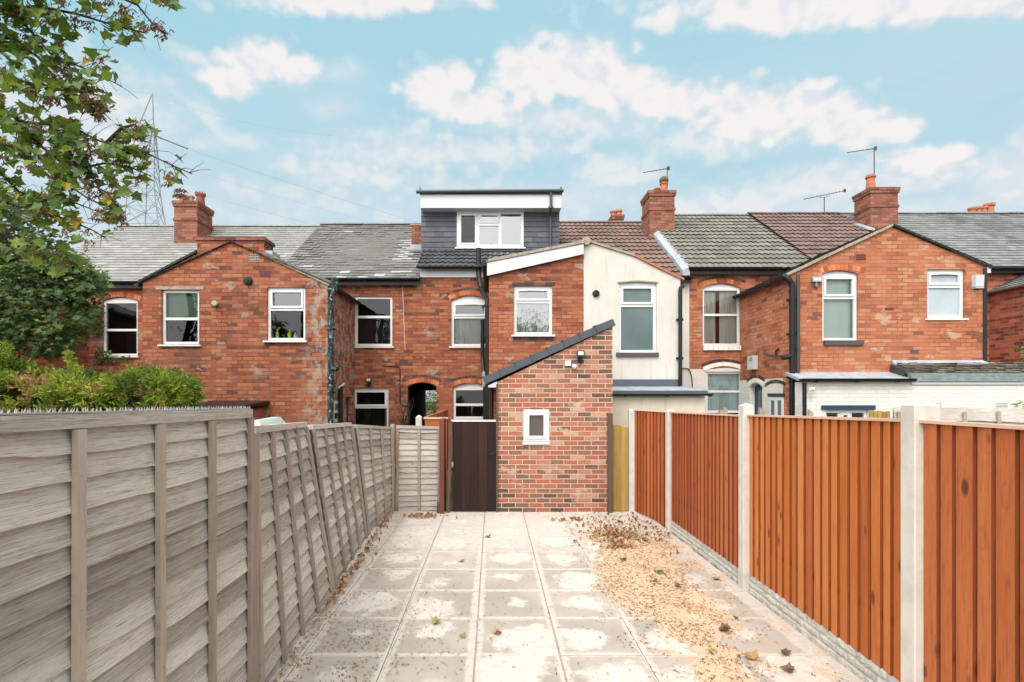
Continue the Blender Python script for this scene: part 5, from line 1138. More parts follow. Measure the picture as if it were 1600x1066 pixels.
# fine litter: sycamore keys, twigs, crumbled leaves
b = MB()
def leafy(mb, c, s, tilt=.5, r=None, lobes=5, curl=.3, nrm=None, spin=None, deep=.5):
    """a lobed leaf folded along its midrib"""
    n = nrm or Vector((ru(-tilt,tilt),ru(-tilt,tilt),1)); n = n.normalized(); a = n.cross(Vector((ru(-1,1),ru(-1,1),.1))).normalized() if spin is None else spin; e = n.cross(a)
    prof = [(-.05,-.48),(.22,-.30),(.62,-.40) ,(.50,-.02),(.92,.24),(.46,.36),(.30,.52),(0,1.0)] if lobes == 5 else [(0,-.5),(.35,-.1),(.25,.35),(0,.7)]
    rr = R() if r is None else r; c = Vector(c)
    mid = [c - a*.48*s, c + a*.15*s - n*curl*s*.15, c + a*1.0*s - n*curl*s*.55]
    for sg in (-1, 1):
        pts = [c + e*(x*sg*s) + a*(y*s) + n*(abs(x)*curl*s*(1 if lobes == 5 else .6) - max(0,y)*curl*s*.55 + ru(-.04,.04)*s) for x, y in prof]
        for k in range(len(pts)-1):
            m = mid[0] if k < 2 else (mid[1] if k < 6 else mid[2])
            if (pts[k]-m).length > 1e-5 and (pts[k+1]-m).length > 1e-5: mb.poly([m,pts[k],pts[k+1]] if sg > 0 else [m,pts[k+1],pts[k]], r=rr)
        if lobes == 5: 
            mb.poly([mid[0],mid[1],pts[2]], r=rr); mb.poly([mid[1],mid[2],pts[6]], r=rr)
def bit(mb, x, y, L=None):
    L = L or ru(.010,.030); a = ru(0,6.3); w_ = L*ru(.12,.34); z = gz(x,y)+ru(.001,.004); h = ru(0,.006); dx, dy = math.cos(a)*L/2, math.sin(a)*L/2; ex, ey = -math.sin(a)*w_/2, math.cos(a)*w_/2
    mb.poly([(x-dx-ex*.4,y-dy-ey*.4,z),(x-dx+ex*.4,y-dy+ey*.4,z),(x+dx*.3+ex,y+dy*.3+ey,z+h),(x+dx,y+dy,z+h*.6),(x+dx*.3-ex,y+dy*.3-ey,z+h)], r=R()**1.2*.9)
    if R() < .35: mb.poly([(x-dx*.9,y-dy*.9,z),(x-dx*.9+.003,y-dy*.9+.003,z+.004),(x-dx*1.3,y-dy*1.3,z+.002)], r=.05)
n = 0
while n < 8000:
    x, y = ru(-1.6,2.3), 2.6+5.4*R()**1.0
    m = smask(x,y) if x > .7 else -3
    lf = max(0, 1-abs(x+1.42+.0*y)/(.20)) ; llow = 1.0*math.exp(-(((x+.95)/.42)**2+((y-3.4)/.6)**2)) + .45*math.exp(-(((x+.8)/.5)**2+((y-4.3)/.6)**2)) + .2*math.exp(-((x+1.1)/.25)**2)
    joint = .25*math.exp(-(min(abs(x-q) for q in xj)/.015)**2) + .25*math.exp(-(min(abs(y-q) for q in yj)/.015)**2)
    p = .085 + (.85 if m > .0 else .0) + (.35 if -1.0 < m <= 0 else 0) + lf*.8 + llow + joint*.35 + .75*math.exp(-(((x-1.75)/.45)**2+((y-7.1)/.8)**2))
    cl = .6+.9*noise.noise(Vector((x*4,y*4,3)))
    if R() < p*cl: bit(b, x, y); n += 1
n = 0
while n < 2600:
    x, y = ru(.95,2.25), ru(2.7,7.2)
    if smask(x,y) > -.1 and R() < .6+.9*noise.noise(Vector((x*3,y*3,8))): bit(b, x, y, ru(.012,.036)); n += 1
for k in range(900):  # drift of leaves in the far right corner and down the left fence
    x, y = random.gauss(1.66,.38), random.gauss(6.9,.36)
    if k % 3 == 0: x, y = ru(1.45,2.32), ru(6.3,7.9)
    if y > 8.0 or x > 2.38 or x < 1.0: continue
    if x > 2.40-.25*max(0,y-7.0): continue
    if R() < .35: leafy(b, (x,y,gz(x,y)+ru(.006,.03)), ru(.016,.034), .9, R()*.75, 5, .9)
    else: bit(b, x, y, ru(.015,.04))
for k in range(420):
    y = ru(3.0,8.0); x = -1.40-.045*(y-3)+abs(random.gauss(0,.045))
    if R() < .5 and y > 4.5: leafy(b, (x,y,ru(.01,.03)), ru(.015,.032), .9, .25+R()*.6, 5, .9)
    else: bit(b, x, y, ru(.014,.035))
for (cx,cy,sx,sy,nn_) in ((-1.0,7.75,.16,.06,60),(1.55,6.2,.12,.06,40),(1.1,7.5,.1,.08,22)):
    for k in range(nn_):
        x, y = random.gauss(cx,sx), min(7.95,random.gauss(cy,sy)); leafy(b, (x,y,gz(x,y)+ru(.008,.03)), ru(.02,.04), .9, .2+R()*.65, 5, .9)
tag(b.build('leaf_litter', M['dry'], None, fix=False), 'dry brown leaf fragments and seed keys scattered over the slabs', 'litter', kind='stuff')
def fallen(px_, py_, s, mat, label, seed, curl=.55):
    random.seed(seed); dy = py_-617; y = CAMH*800/dy; x = (px_-770)/800*y; z = gz(x,y)
    b = MB(); leafy(b, (x,y,z+s*.22), s, .35, None, 5, curl); leafy(b, (x+s*.3,y+s*.1,z+s*.25), s*.55, .6, None, 5, .8) if s > .05 else None
    b.tube([(x,y,z+s*.15),(x+s*.5*math.cos(seed),y+s*.5*math.sin(seed),z+.01),(x+s*1.0*math.cos(seed+.3),y+s*1.0*math.sin(seed+.3),z+.004)], .0022, 5)
    tag(b.build('fallen_leaf', M[mat], None, loc=(x,y,z), fix=False), label, 'leaf', 'larger leaves lying on the patio')
FL = [(681,974,.060,'dry_olive','yellow green leaf in the middle of the patio, left of the orange brown one'),(775,991,.058,'dry_orange','curled orange brown leaf near the centre of the patio foreground'),(723,995,.038,'dry_olive','small olive leaf between the yellow green and orange brown leaves'),
 (1030,898,.066,'fresh','upright crumpled dark green leaf at the edge of the sand'),(1022,911,.055,'dry_olive','flat olive leaf just in front of the crumpled green leaf'),(763,840,.05,'fresh','small green leaf on the slabs below the right end of the gate'),
 (974,877,.055,'dry_brown','brown leaf on the pale slab left of the sand'),(1132,987,.070,'dry_brown','large grey brown leaf lying on the sand in the middle foreground'),(1174,1030,.070,'dry_orange','curled tan leaf on the sand near the bottom of the picture'),
 (1226,1023,.050,'dry_brown','dark crumpled leaf right of the curled tan leaf'),(1232,1050,.058,'dry_brown','dark curled leaf lowest on the sand by the fence'),(1120,907,.055,'dry_brown','brown leaf on the sand beside the middle fence post'),
 (1112,1022,.052,'dry_olive','pale olive leaf at the left edge of the sand in the foreground'),(588,867,.03,'fresh','tiny green leaf on the left joint line'),(722,878,.05,'dry_olive','faded olive leaf on the slab left of centre, halfway down the patio'),
 (1060,918,.05,'dry_brown','thin brown leaf in the middle of the sand spill'),(1149,967,.03,'fresh','small green leaf on the sand above the large grey brown leaf'),(946,828,.04,'dry_brown','pair of brown leaves at the far end near the brick extension')]
for k, (a,c,s,m_,l_) in enumerate(FL): fallen(a,c,s,m_,l_,31+k*7)
random.seed(11)

# ================================================================= LEFT FENCE
LF = thing('overlap_fence', (-1.55,4.6,0), 'weathered silver grey overlap fence along the left side, its middle panels leaning out', 'fence')
RF = thing('featheredge_fence', (2.4,4.5,0), 'orange stained featheredge fence with concrete posts along the right side', 'fence')
def lap_panel(name, b0, b1, t0, t1, nslat, battens, label, mat='grey_wood', wav=.008, rail=True, spikes=False, group='grey overlap fence panels', nrm=None, railh=.045, topslat_wav=1.0):
    b0,b1,t0,t1 = map(Vector, (b0,b1,t0,t1)); N = nrm or Vector((1,0,0)); L = (b1-b0).length
    def S(s, t, d=0): return (b0.lerp(b1,s)).lerp(t0.lerp(t1,s), t) + N*d
    seed = R()*50; free = group is None; par = thing('overlap_fence', tuple((b0+b1)/2), label, 'fence') if free else LF
    m = MB(); ns = 30; Hh = (t0-b0).length
    for k in range(nslat):
        za, zb = k/nslat, (k+1)/nslat+.02; rr = R()
        amp = wav/Hh*(2.2 if k == nslat-1 else 1)*topslat_wav
        def lowz(s): return max(0, za - .014 + amp*(noise.noise(Vector((s*L*2.0, k*3.7, seed)))*1.6 + noise.noise(Vector((s*L*9, k*1.7, seed)))*.5))
        bow = ru(-.003,.004)
        for i in range(ns):
            s0, s1 = i/ns, (i+1)/ns; z0_, z1_ = lowz(s0), lowz(s1); zb_ = min(zb, 1)
            d_lo0 = .027+bow*math.sin(math.pi*s0*3); d_lo1 = .027+bow*math.sin(math.pi*s1*3)
            P4 = [S(s0,z0_,d_lo0),S(s1,z1_,d_lo1),S(s1,zb_,-.004),S(s0,zb_,-.004)]
            m.poly(P4, [(s0*L,z0_*Hh),(s1*L,z1_*Hh),(s1*L,zb_*Hh),(s0*L,zb_*Hh)], rr)
            m.poly([S(s0,z0_,-.0),S(s1,z1_,-.0),P4[1],P4[0]], [(s0*L,z0_*Hh-.01),(s1*L,z1_*Hh-.01),(s1*L,z1_*Hh),(s0*L,z0_*Hh)], rr)
        m.poly([S(0,za,-.012),S(1,za,-.012),S(1,min(1,zb),-.012),S(0,min(1,zb),-.012)], r=rr)
    root = m.build('panel', M[mat], par, fix=False, label=None if free else label)
    for s in battens:
        w_ = .019/L; m = MB(); rr = R(); j = ru(-.004,.004)
        q = [S(s-w_,0,.027),S(s+w_,0,.027),S(s+w_+j,1-(railh+.004)/Hh,.027),S(s-w_+j,1-(railh+.004)/Hh,.027)]
        q2 = [p+N*.022 for p in q]
        uvs = [(0,0),(0,.036),(Hh,.036),(Hh,0)]
        m.poly(q2, uvs, rr)
        for a, c in ((0,1),(1,2),(2,3),(3,0)): m.poly([q[a],q[c],q2[c],q2[a]], [uvs[a],uvs[c],uvs[c],uvs[a]], rr*.8)
        for zz in (.12,.38,.62,.88):   # nail heads
            c = S(s+j*.5,zz,.0495); m.tube([c,c+N*.0006], .003, 6, r=0)
        m.build('batten', M['grey_batten'], root, fix=False)
    if rail:
        m = MB(); h = railh/Hh; n = 12; rr = R()
        for i in range(n):
            s0, s1 = i/n, (i+1)/n
            f = lambda s: .0015*noise.noise(Vector((s*7,seed,1)))
            A = [S(s0,1-h,-.012),S(s1,1-h,-.012),S(s1,1-h,.040),S(s0,1-h,.040)]; B = [S(s0,1+f(s0),-.012),S(s1,1+f(s1),-.012),S(s1,1+f(s1),.040),S(s0,1+f(s0),.040)]
            m.poly([A[3],A[2],B[2],B[3]], [(s0*L,0),(s1*L,0),(s1*L,railh),(s0*L,railh)], rr); m.poly([B[3],B[2],B[1],B[0]], [(s0*L,.1),(s1*L,.1),(s1*L,.146),(s0*L,.146)], rr); m.poly([A[0],A[1],A[2],A[3]], [(s0*L,.2),(s1*L,.2),(s1*L,.246),(s0*L,.246)], rr)
            m.poly([A[1],A[0],B[0],B[1]], [(s1*L,.3),(s0*L,.3),(s0*L,.345),(s1*L,.345)], rr)
            if i in (0, n-1): e = 0 if i == 0 else 1; m.poly([A[e],B[e],B[3-e],A[3-e]], [(0,0),(.045,0),(.045,.046),(0,.046)], rr)
        m.build('top_rail', M['grey_wood'], root, fix=False)
    if spikes:
        m = MB(); n = int(L/.0225)
        for i in range(n):
            s = (i+.5)/n
            for dd in (.002, .022):
                c = S(s+ru(-.1,.1)/n*3,1,dd)+Vector((0,0,.005)); tip = c+Vector((ru(-.004,.004),ru(-.004,.004),ru(.013,.017)))
                m.tube([c,tip], 1, 5, rads=[.0036,.0006])
        m.hexa([S(0,1,-.006)+Vector((0,0,.001)),S(1,1,-.006)+Vector((0,0,.001)),S(1,1,.030)+Vector((0,0,.001)),S(0,1,.030)+Vector((0,0,.001))],[S(0,1,-.006)+Vector((0,0,.006)),S(1,1,-.006)+Vector((0,0,.006)),S(1,1,.030)+Vector((0,0,.006)),S(0,1,.030)+Vector((0,0,.006))])
        m.build('anti_climb_spikes', M['spike'], root, fix=False)
    return root
bt = [.012,.245,.485,.725,.988]
lap_panel('fence_panel', (-1.45,1.16,.02),(-1.455,3.02,.02),(-1.45,1.16,1.795),(-1.455,3.02,1.765), 17, [.012,.315,.550,.768,.988], 'nearest grey overlap fence panel with plastic spikes along its top', spikes=True, railh=.050)
def gx(y): return {3.15:-1.465,4.82:-1.53,4.93:-1.545,6.62:-1.655,6.72:-1.66,8.2:-1.64}.get(y,-1.5)
lap_panel('fence_panel', (-1.46,3.14,-.02),(-1.53,4.80,-.02),(-1.475,3.10,1.66),(-1.775,4.78,1.595), 16, bt, 'second grey overlap panel, leaning outwards behind the upright post')
lap_panel('fence_panel', (-1.545,4.93,-.03),(-1.655,6.62,-.03),(-1.75,4.86,1.565),(-1.865,6.62,1.49), 16, bt, 'third grey overlap panel, the one tilting most between two leaning posts')
lap_panel('fence_panel', (-1.66,6.74,-.03),(-1.62,8.18,-.03),(-1.83,6.74,1.46),(-1.645,8.18,1.34), 16, [.015,.33,.66,.985], 'short fourth grey overlap panel reaching the corner')
lap_panel('fence_panel', (-1.55,8.24,-.03),(-.84,8.24,.0),(-1.55,8.24,1.36),(-.84,8.24,1.34), 15, [.03,.52,.965], 'grey overlap panel facing the camera at the far left corner', nrm=Vector((0,-1,0)), mat='grey_wood', wav=.010)
def wpost(p0, p1, w_, label, mat='grey_batten', name='post', group='posts of the left fence', d=None):
    d = d or w_; p0, p1 = Vector(p0), Vector(p1); m = MB(); H_ = (p1-p0).length; rr = R()
    q0 = [p0+Vector((sx*w_/2,sy*d/2,0)) for sx,sy in ((-1,-1),(1,-1),(1,1),(-1,1))]; q1 = [q+(p1-p0) for q in q0]
    for k in range(4):
        k2 = (k+1)%4; m.poly([q0[k],q0[k2],q1[k2],q1[k]], [(0,k*.1),(0,k*.1+w_),(H_,k*.1+w_),(H_,k*.1)], rr)
    m.poly(q1, [(0,0),(w_,0),(w_,w_),(0,w_)], rr)
    if group == 'posts of the left fence': return m.build('post', M[mat], LF, fix=False, label=label)
    return tag(m.build(name, M[mat], None, loc=p0, fix=False), label, 'timber block' if 'block' in name else 'post', group)
wpost((-1.445,3.075,-.05),(-1.445,3.075,1.62), .055, 'upright weathered post at the end of the nearest panel', d=.07)
wpost((-1.525,4.865,-.05),(-1.80,4.83,1.56), .06, 'leaning post between the second and third grey panels')
wpost((-1.65,6.68,-.05),(-1.85,6.68,1.46), .05, 'leaning post between the third and fourth grey panels')
wpost((-1.60,8.21,-.05),(-1.605,8.21,1.38), .06, 'corner post where the left fence turns towards the gate')
wpost((-.795,8.12,-.02),(-.795,8.12,1.47), .07, 'maroon post left of the gate', 'maroon_post', 'gate_post', 'posts beside the gate', .35)
wpost((-.70,8.05,-.02),(-.665,8.06,1.42), .05, 'crooked brown post touching the gate', 'brown_post', 'gate_post', 'posts beside the gate')
wpost((-.84,8.02,-.02),(-.84,8.02,.16), .07, 'short cut timber block at the foot of the maroon post', 'brown_post', 'timber_block', None)
# wall lamp on post top handled by the gate ---------------------------------
G_ = thing('garden_gate', (-.28,8.1,0), 'dark maroon boarded gate left of the brick extension', 'gate')
gx0, gx1, gy = PX(707,8.1), PX(775,8.1), 8.1; zt = PZ(659,8.1); m = MB(); n = 5
for k in range(n):
    a, c = gx0+(gx1-gx0)*k/n, gx0+(gx1-gx0)*(k+1)/n; rr = R()
    m.poly([(a+.0012,gy-.02,.01),(c-.0012,gy-.02,.01),(c-.0012,gy-.02,zt),(a+.0012,gy-.02,zt)], [(0,a),(0,c),(zt,c),(zt,a)], rr)
    m.poly([(a+.0012,gy-.02,.01),(a+.0012,gy,.01),(a+.0012,gy,zt),(a+.0012,gy-.02,zt)], r=rr); m.poly([(c-.0012,gy-.02,.01),(c-.0012,gy,.01),(c-.0012,gy,zt),(c-.0012,gy-.02,zt)], r=rr); m.poly([(a,gy-.02,zt),(c,gy-.02,zt),(c,gy,zt),(a,gy,zt)], r=rr)
m.poly([(gx0,gy,.01),(gx1,gy,.01),(gx1,gy,zt),(gx0,gy,zt)], r=.2); m.build('boards', M['dark_wood'], G_, fix=False)
m = MB(); m.box(gx0,gx1,gy-.03,gy+.02,zt+.002,zt+.028); m.build('top_edge', M['cream_paint'], G_)
m = MB(); q = P(772,711,gy-.03); m.box(q.x-.015,q.x+.02,q.y-.0,q.y+.012,q.z-.09,q.z+.06); m.tube([q+Vector((.0,-.0,.02)),q+Vector((0,-.04,.02)),q+Vector((-.08,-.045,.015))], .009, 8); m.build('handle', M['black'], G_)
m = MB(); q = P(707,725,gy-.05); m.tube([q,q+Vector((0,-.03,0))], .022, 12); m.box(q.x-.02,q.x+.015,q.y,q.y+.02,q.z-.05,q.z+.03); m.build('latch', M['metal'], G_)
m = MB(); m.box(PX(775.3,8.06),PX(777.8,8.06),8.05,8.10,0,PZ(600,8.06)); tag(m.build('gate_frame', M['brown_post'], None, loc=(.06,8.06,0)), 'thin brown upright of the gate frame at the left edge of the brick extension', 'post')  # right upright of the gate frame, built apart from the gate
# stained fence pieces beyond the corner
m = MB(); y_ = 9.0; m.box(PX(664,y_),PX(698,y_),y_,y_+.03,.1,PZ(655,y_)); 
fp = tag(m.build('red_fence', M['red_wood'], None, loc=(PX(680,y_),y_,0)), 'small red stained fence panel behind the far left corner', 'fence')
m = MB(); m.box(PX(662,y_),PX(700,y_),y_-.02,y_+.05,PZ(655,y_)+.001,PZ(653,y_)+.01); m.build('top_rail', M['rail_wood'], fp)
m = MB(); x = PX(654,8.95); m.box(x-.05,x+.05,8.95,9.05,0,PZ(652,8.95)); m.hexa([(x-.05,8.95,PZ(652,8.95)),(x+.05,8.95,PZ(652,8.95)),(x+.05,9.05,PZ(652,8.95)),(x-.05,9.05,PZ(652,8.95))],[(x-.01,8.99,PZ(649,8.95)),(x+.01,8.99,PZ(649,8.95)),(x+.01,9.01,PZ(649,8.95)),(x-.01,9.01,PZ(649,8.95))])
tag(m.build('concrete_post', M['concrete'], None, loc=(x,9,0)), 'small concrete post beside the passage opening', 'post')
for k in range(3):
    m = MB(); y0 = 9.2+k*.9; x_ = PX(664+k*6+0,y0); z0 = PZ(651-k*4,y0); m.hexa([(-1.22+.05*k,y0,.1),(-1.18+.05*k,y0,.1),(-1.13+.05*k,y0+.85,.1),(-1.17+.05*k,y0+.85,.1)],[(-1.22+.05*k,y0,z0),(-1.18+.05*k,y0,z0),(-1.13+.05*k,y0+.85,z0+.02),(-1.17+.05*k,y0+.85,z0+.02)])
    tag(m.build('red_fence', M['red_wood'], None, loc=(-1.2,y0,0)), ['nearest of the stepped red fence panels leading to the passage','middle one of the stepped red fence panels leading to the passage','furthest stepped red fence panel next to the passage'][k], 'fence', 'stepped red fence panels')
# garden bins behind the second panel
def gbin(px0, px1, pyt, Y, label, lid):
    x0, x1, zt = PX(px0,Y), PX(px1,Y), PZ(pyt,Y); o = thing('garden_bin', ((x0+x1)/2,Y,0), label, 'bin')
    m = MB(); m.hexa([(x0+.07,Y+.05,.02),(x1-.07,Y+.05,.02),(x1-.07,Y+.55,.02),(x0+.07,Y+.55,.02)],[(x0,Y,zt-.06),(x1,Y,zt-.06),(x1,Y+.6,zt-.06),(x0,Y+.6,zt-.06)]); m.build('bin_body', M['bin_dark'], o)
    m = MB(); m.hexa([(x0-.03,Y-.03,zt-.059),(x1+.03,Y-.03,zt-.059),(x1+.03,Y+.63,zt-.059),(x0-.03,Y+.63,zt-.059)],[(x0+.02,Y+.02,zt),(x1-.02,Y+.02,zt),(x1-.02,Y+.6,zt+.02),(x0+.02,Y+.6,zt+.02)]); m.build('lid', M[lid], o)
gbin(386,406,658,5.6,'dark green bin with a pale green lid behind the left fence','bin_green')
# bare shrub by the passage wall
m = MB()
for k in range(26):
    a = ru(-.5,.5); p = P(632+ru(-6,6),668,12.0); pts = [p]
    for i in range(4): pts.append(pts[-1]+Vector((a*.14+ru(-.06,.06),ru(-.05,.05),ru(.10,.2))))
    m.tube(pts, .006, 4, rads=[.008,.006,.005,.004,.002])
tag(m.build('bare_shrub', M['bark'], None, loc=P(632,668,12.0)+Vector((0,0,0)), fix=False), 'leafless twiggy shrub against the wall left of the passage', 'shrub')

# ================================================================= RIGHT FENCE
def cpost(x, y, h, label, w_=.105, group='concrete posts of the right fence'):
    m = MB(); s = w_/2; c = .006
    def ringp(z, s_): return [(x-s_,y-s_+c,z),(x-s_+c,y-s_,z),(x+s_-c,y-s_,z),(x+s_,y-s_+c,z),(x+s_,y+s_-c,z),(x+s_-c,y+s_,z),(x-s_+c,y+s_,z),(x-s_,y+s_-c,z)]
    m.hexa(ringp(-.05,s), ringp(h-.025,s)); m.hexa(ringp(h-.025,s), [(x+(a-x)*.12, y+(b_-y)*.12, h) for a,b_,_ in ringp(0,s)])
    if group: return m.build('post', M['concrete'], RF, label=label)
    return tag(m.build('concrete_post', M['concrete'], None, loc=(x,y,0)), label, 'post', group)
def fe_panel(b0, b1, z0, zt0, zt1, label, mat='orange_wood', pitch=.1, rail=True, name='fence_panel', group='stained featheredge fence panels', railmat='rail_wood', recess=.0):
    """b0 far end, b1 near end; boards overlap towards the camera"""
    b0, b1 = Vector((*b0,0)), Vector((*b1,0)); L = (b1-b0).length; U = (b1-b0)/L; N = Vector((0,0,1)).cross(U); 
    if N.x > 0 or (abs(N.x) < .1 and N.y > 0): N = -N
    N = N.normalized(); free = group is None; par = thing('boarded_fence', tuple((b0+b1)/2), label, 'fence') if free else RF; n = max(2, round(L/pitch)); m = MB(); zr = .018
    e = [k/n + (ru(-.09,.09)/n if 0 < k < n else 0) for k in range(n+1)]
    for k in range(n):
        s0, s1 = e[k]*L, e[k+1]*L; rr = R(); g_ = ru(-.0015,.0015)
        top = lambda s: zt0+(zt1-zt0)*s/L - (zr if rail else ru(0,.004))
        def Q(s, z, d): return b0+U*s+Vector((0,0,z))+N*d
        d0, d1 = .006, .020+g_; sf = s1; s1 = s1-(sf-s0)*.08
        f = [Q(s0,z0,d0),Q(s1,z0,d1),Q(s1,top(s1),d1),Q(s0,top(s0),d0)]
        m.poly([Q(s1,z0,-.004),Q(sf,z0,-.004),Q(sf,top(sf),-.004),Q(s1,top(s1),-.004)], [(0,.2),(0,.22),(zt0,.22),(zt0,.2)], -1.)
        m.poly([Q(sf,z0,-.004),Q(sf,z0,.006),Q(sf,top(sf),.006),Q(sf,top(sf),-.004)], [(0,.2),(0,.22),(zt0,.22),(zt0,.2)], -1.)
        m.poly(f, [(0,0),(0,s1-s0),(zt0,s1-s0),(zt0,0)], rr)
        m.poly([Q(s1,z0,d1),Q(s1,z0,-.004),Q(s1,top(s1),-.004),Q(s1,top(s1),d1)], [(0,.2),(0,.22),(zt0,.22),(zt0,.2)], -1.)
        m.poly([Q(s0,top(s0),d0),Q(s1,top(s1),d1),Q(s1,top(s1),-.004),Q(s0,top(s0),-.004)], [(0,0),(.1,0),(.1,.02),(0,.02)], rr)
        m.poly([Q(s0,z0,d0),Q(s1,z0,d1),Q(s1,z0,-.004),Q(s0,z0,-.004)], [(0,0),(.1,0),(.1,.02),(0,.02)], rr)
    def Q(s, z, d): return b0+U*s+Vector((0,0,z))+N*d
    m.poly([Q(0,z0,-.005),Q(L,z0,-.005),Q(L,zt1-zr,-.005),Q(0,zt0-zr,-.005)], [(0,0),(0,L),(1.7,L),(1.7,0)], .4)
    root = m.build('panel', M[mat], par, fix=False, label=None if free else label)
    if rail:
        m = MB(); q = lambda s, z: [Q(s,z,-.03),Q(s,z,.030)]
        A = q(0,zt0-zr+.001)+q(L,zt1-zr+.001)[::-1]; B = q(0,zt0)+q(L,zt1)[::-1]
        m.hexa(A, B, uvs=None); 
        for i in range(len(m.uv)): m.uv[i] = [(0,0),(L,0),(L,.03),(0,.03)]
        m.build('capping_rail', M[railmat], root)
    return root
def gboard(b0, b1, h, label):
    b0, b1 = Vector((*b0,0)), Vector((*b1,0)); L = (b1-b0).length; U = (b1-b0)/L; N = Vector((0,0,1)).cross(U); N = -N if N.x > 0 else N; N.normalize()
    m = MB(); ns, nz = int(L/.012), 16
    def d(s, z):
        row = int(z/h*2.999) if z < h else 2; ux = s/.19 + (row % 2)*.5; j1 = abs(ux-round(ux))*.19; rz = z/h*3; j2 = abs(rz-round(rz))*h/3 if 0 < round(rz) < 3 else 1
        jt = min(j1, j2); e = min(1, jt/.014)
        v = noise.noise(Vector((s*13,z*17,row*5)))*.009+noise.noise(Vector((s*38,z*44,2)))*.006+noise.noise(Vector((s*90,z*90,2)))*.002
        return .006 + e*(.014+v)
    def Q(s, z): return b0+U*s+Vector((0,0,z-.01))+N*d(s,z)
    for i in range(ns):
        for j in range(nz):
            s0, s1, z0, z1 = L*i/ns, L*(i+1)/ns, h*j/nz, h*(j+1)/nz
            m.poly([Q(s0,z0),Q(s1,z0),Q(s1,z1),Q(s0,z1)], r=.5)
        m.poly([Q(s0,h),Q(s1,h),b0+U*s1+Vector((0,0,h-.01))-N*.02,b0+U*s0+Vector((0,0,h-.01))-N*.02], r=.5)
    return m.build('gravel_board', M['gravel_board'], RF, fix=False, smooth=False)
F = [(2.23,8.09),(2.435,7.02),(2.42,4.87),(2.40,2.90),(2.40,.95)]
cpost(F[0][0]-.03,8.14,1.63,'furthest concrete post of the orange fence, beside the yellow green boards',.09)
cpost(F[1][0],F[1][1],1.655,'second concrete post from the back of the orange fence')
cpost(F[2][0]-.01,F[2][1],1.77,'middle concrete post of the orange fence')
cpost(F[3][0],F[3][1],1.815,'nearest concrete post of the orange fence, tall with pointed cap')
def pan(i, z0, za, zb, label, mat):
    (xa,ya),(xb,yb) = F[i], F[i+1]; fe_panel((xa+.0,ya-.055),(xb+.0,yb+.055), z0, za, zb, label, mat)
    if i > 0: gboard((xa+.005,ya-.054),(xb+.005,yb+.054), z0+.004, ['','rock faced gravel board under the panel between the two furthest tall posts','rock faced gravel board under the bright orange panel in the middle','rock faced gravel board under the nearest red orange panel'][i])
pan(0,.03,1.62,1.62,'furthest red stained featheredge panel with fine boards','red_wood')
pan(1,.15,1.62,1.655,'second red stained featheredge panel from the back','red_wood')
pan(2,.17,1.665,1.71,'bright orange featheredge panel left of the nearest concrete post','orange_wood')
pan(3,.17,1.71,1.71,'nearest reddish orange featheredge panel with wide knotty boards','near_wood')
x0, x1 = PX(957,8.12), PX(984,8.12)
fe_panel((x0+.01,8.13),(x1-.03,8.13),.01,PZ(663,8.12),PZ(668,8.12),'narrow yellow green boarded panel between the extension and the orange fence','yellow_wood',.045,False,'fence_panel',None)
wpost((PX(953,8.06),8.05,0),(PX(953,8.06),8.05,PZ(646,8.05)), .07, 'dark brown post fixed to the right edge of the extension', 'brown_post', 'timber_post', None)
# beyond the right fence
lap_panel('fence_panel', (4.85,6.2,.0),(8.9,6.45,.0),(4.85,6.2,PZ(637,6.2)),(8.9,6.45,PZ(637,6.2)), 12, [.01,.115,.22,.325,.43,.535,.64,.745,.85,.99], 'grey weathered panel seen over the nearest right panel in front of the white wall', nrm=Vector((0,-1,0)), rail=False, group=None)
cpost(2.74,3.22,1.81,'second concrete post standing just behind the nearest one',.085,None)
m = MB()
for k in range(5):
    a = PX(1359+k*6.6,7.2); m.box(a,a+.052,7.2,7.22,.1,PZ(642+ru(-1,1.5),7.2),R())
tag(m.build('picket_boards', M['yellow_wood'], None, loc=(5.4,7.2,0)), 'tops of pale timber boards showing between the window and the near post', 'fence')
for (a,c,Y,l_) in ((1128,640,8.2,'rough timber post top under the blue curtained window'),(1134,636,8.6,'taller split post top under the blue curtained window'),(1190,637,8.3,'pale post top in front of the navy door'),(1197,642,8.4,'short stub right of the pale post top by the navy door'),(1268,641,8.3,'thin grey post top below the white camera')):
    m = MB(); x = PX(a,Y); z = PZ(c,Y); m.hexa([(x-.03,Y,0),(x+.03,Y,0),(x+.03,Y+.06,0),(x-.03,Y+.06,0)],[(x-.03,Y,z),(x+.03,Y,z-.03),(x+.03,Y+.06,z-.02),(x-.03,Y+.06,z+.01)])
    tag(m.build('timber_post', M['grey_batten'], None, loc=(x,Y,0)), l_, 'post', 'timber post tops beyond the right fence')

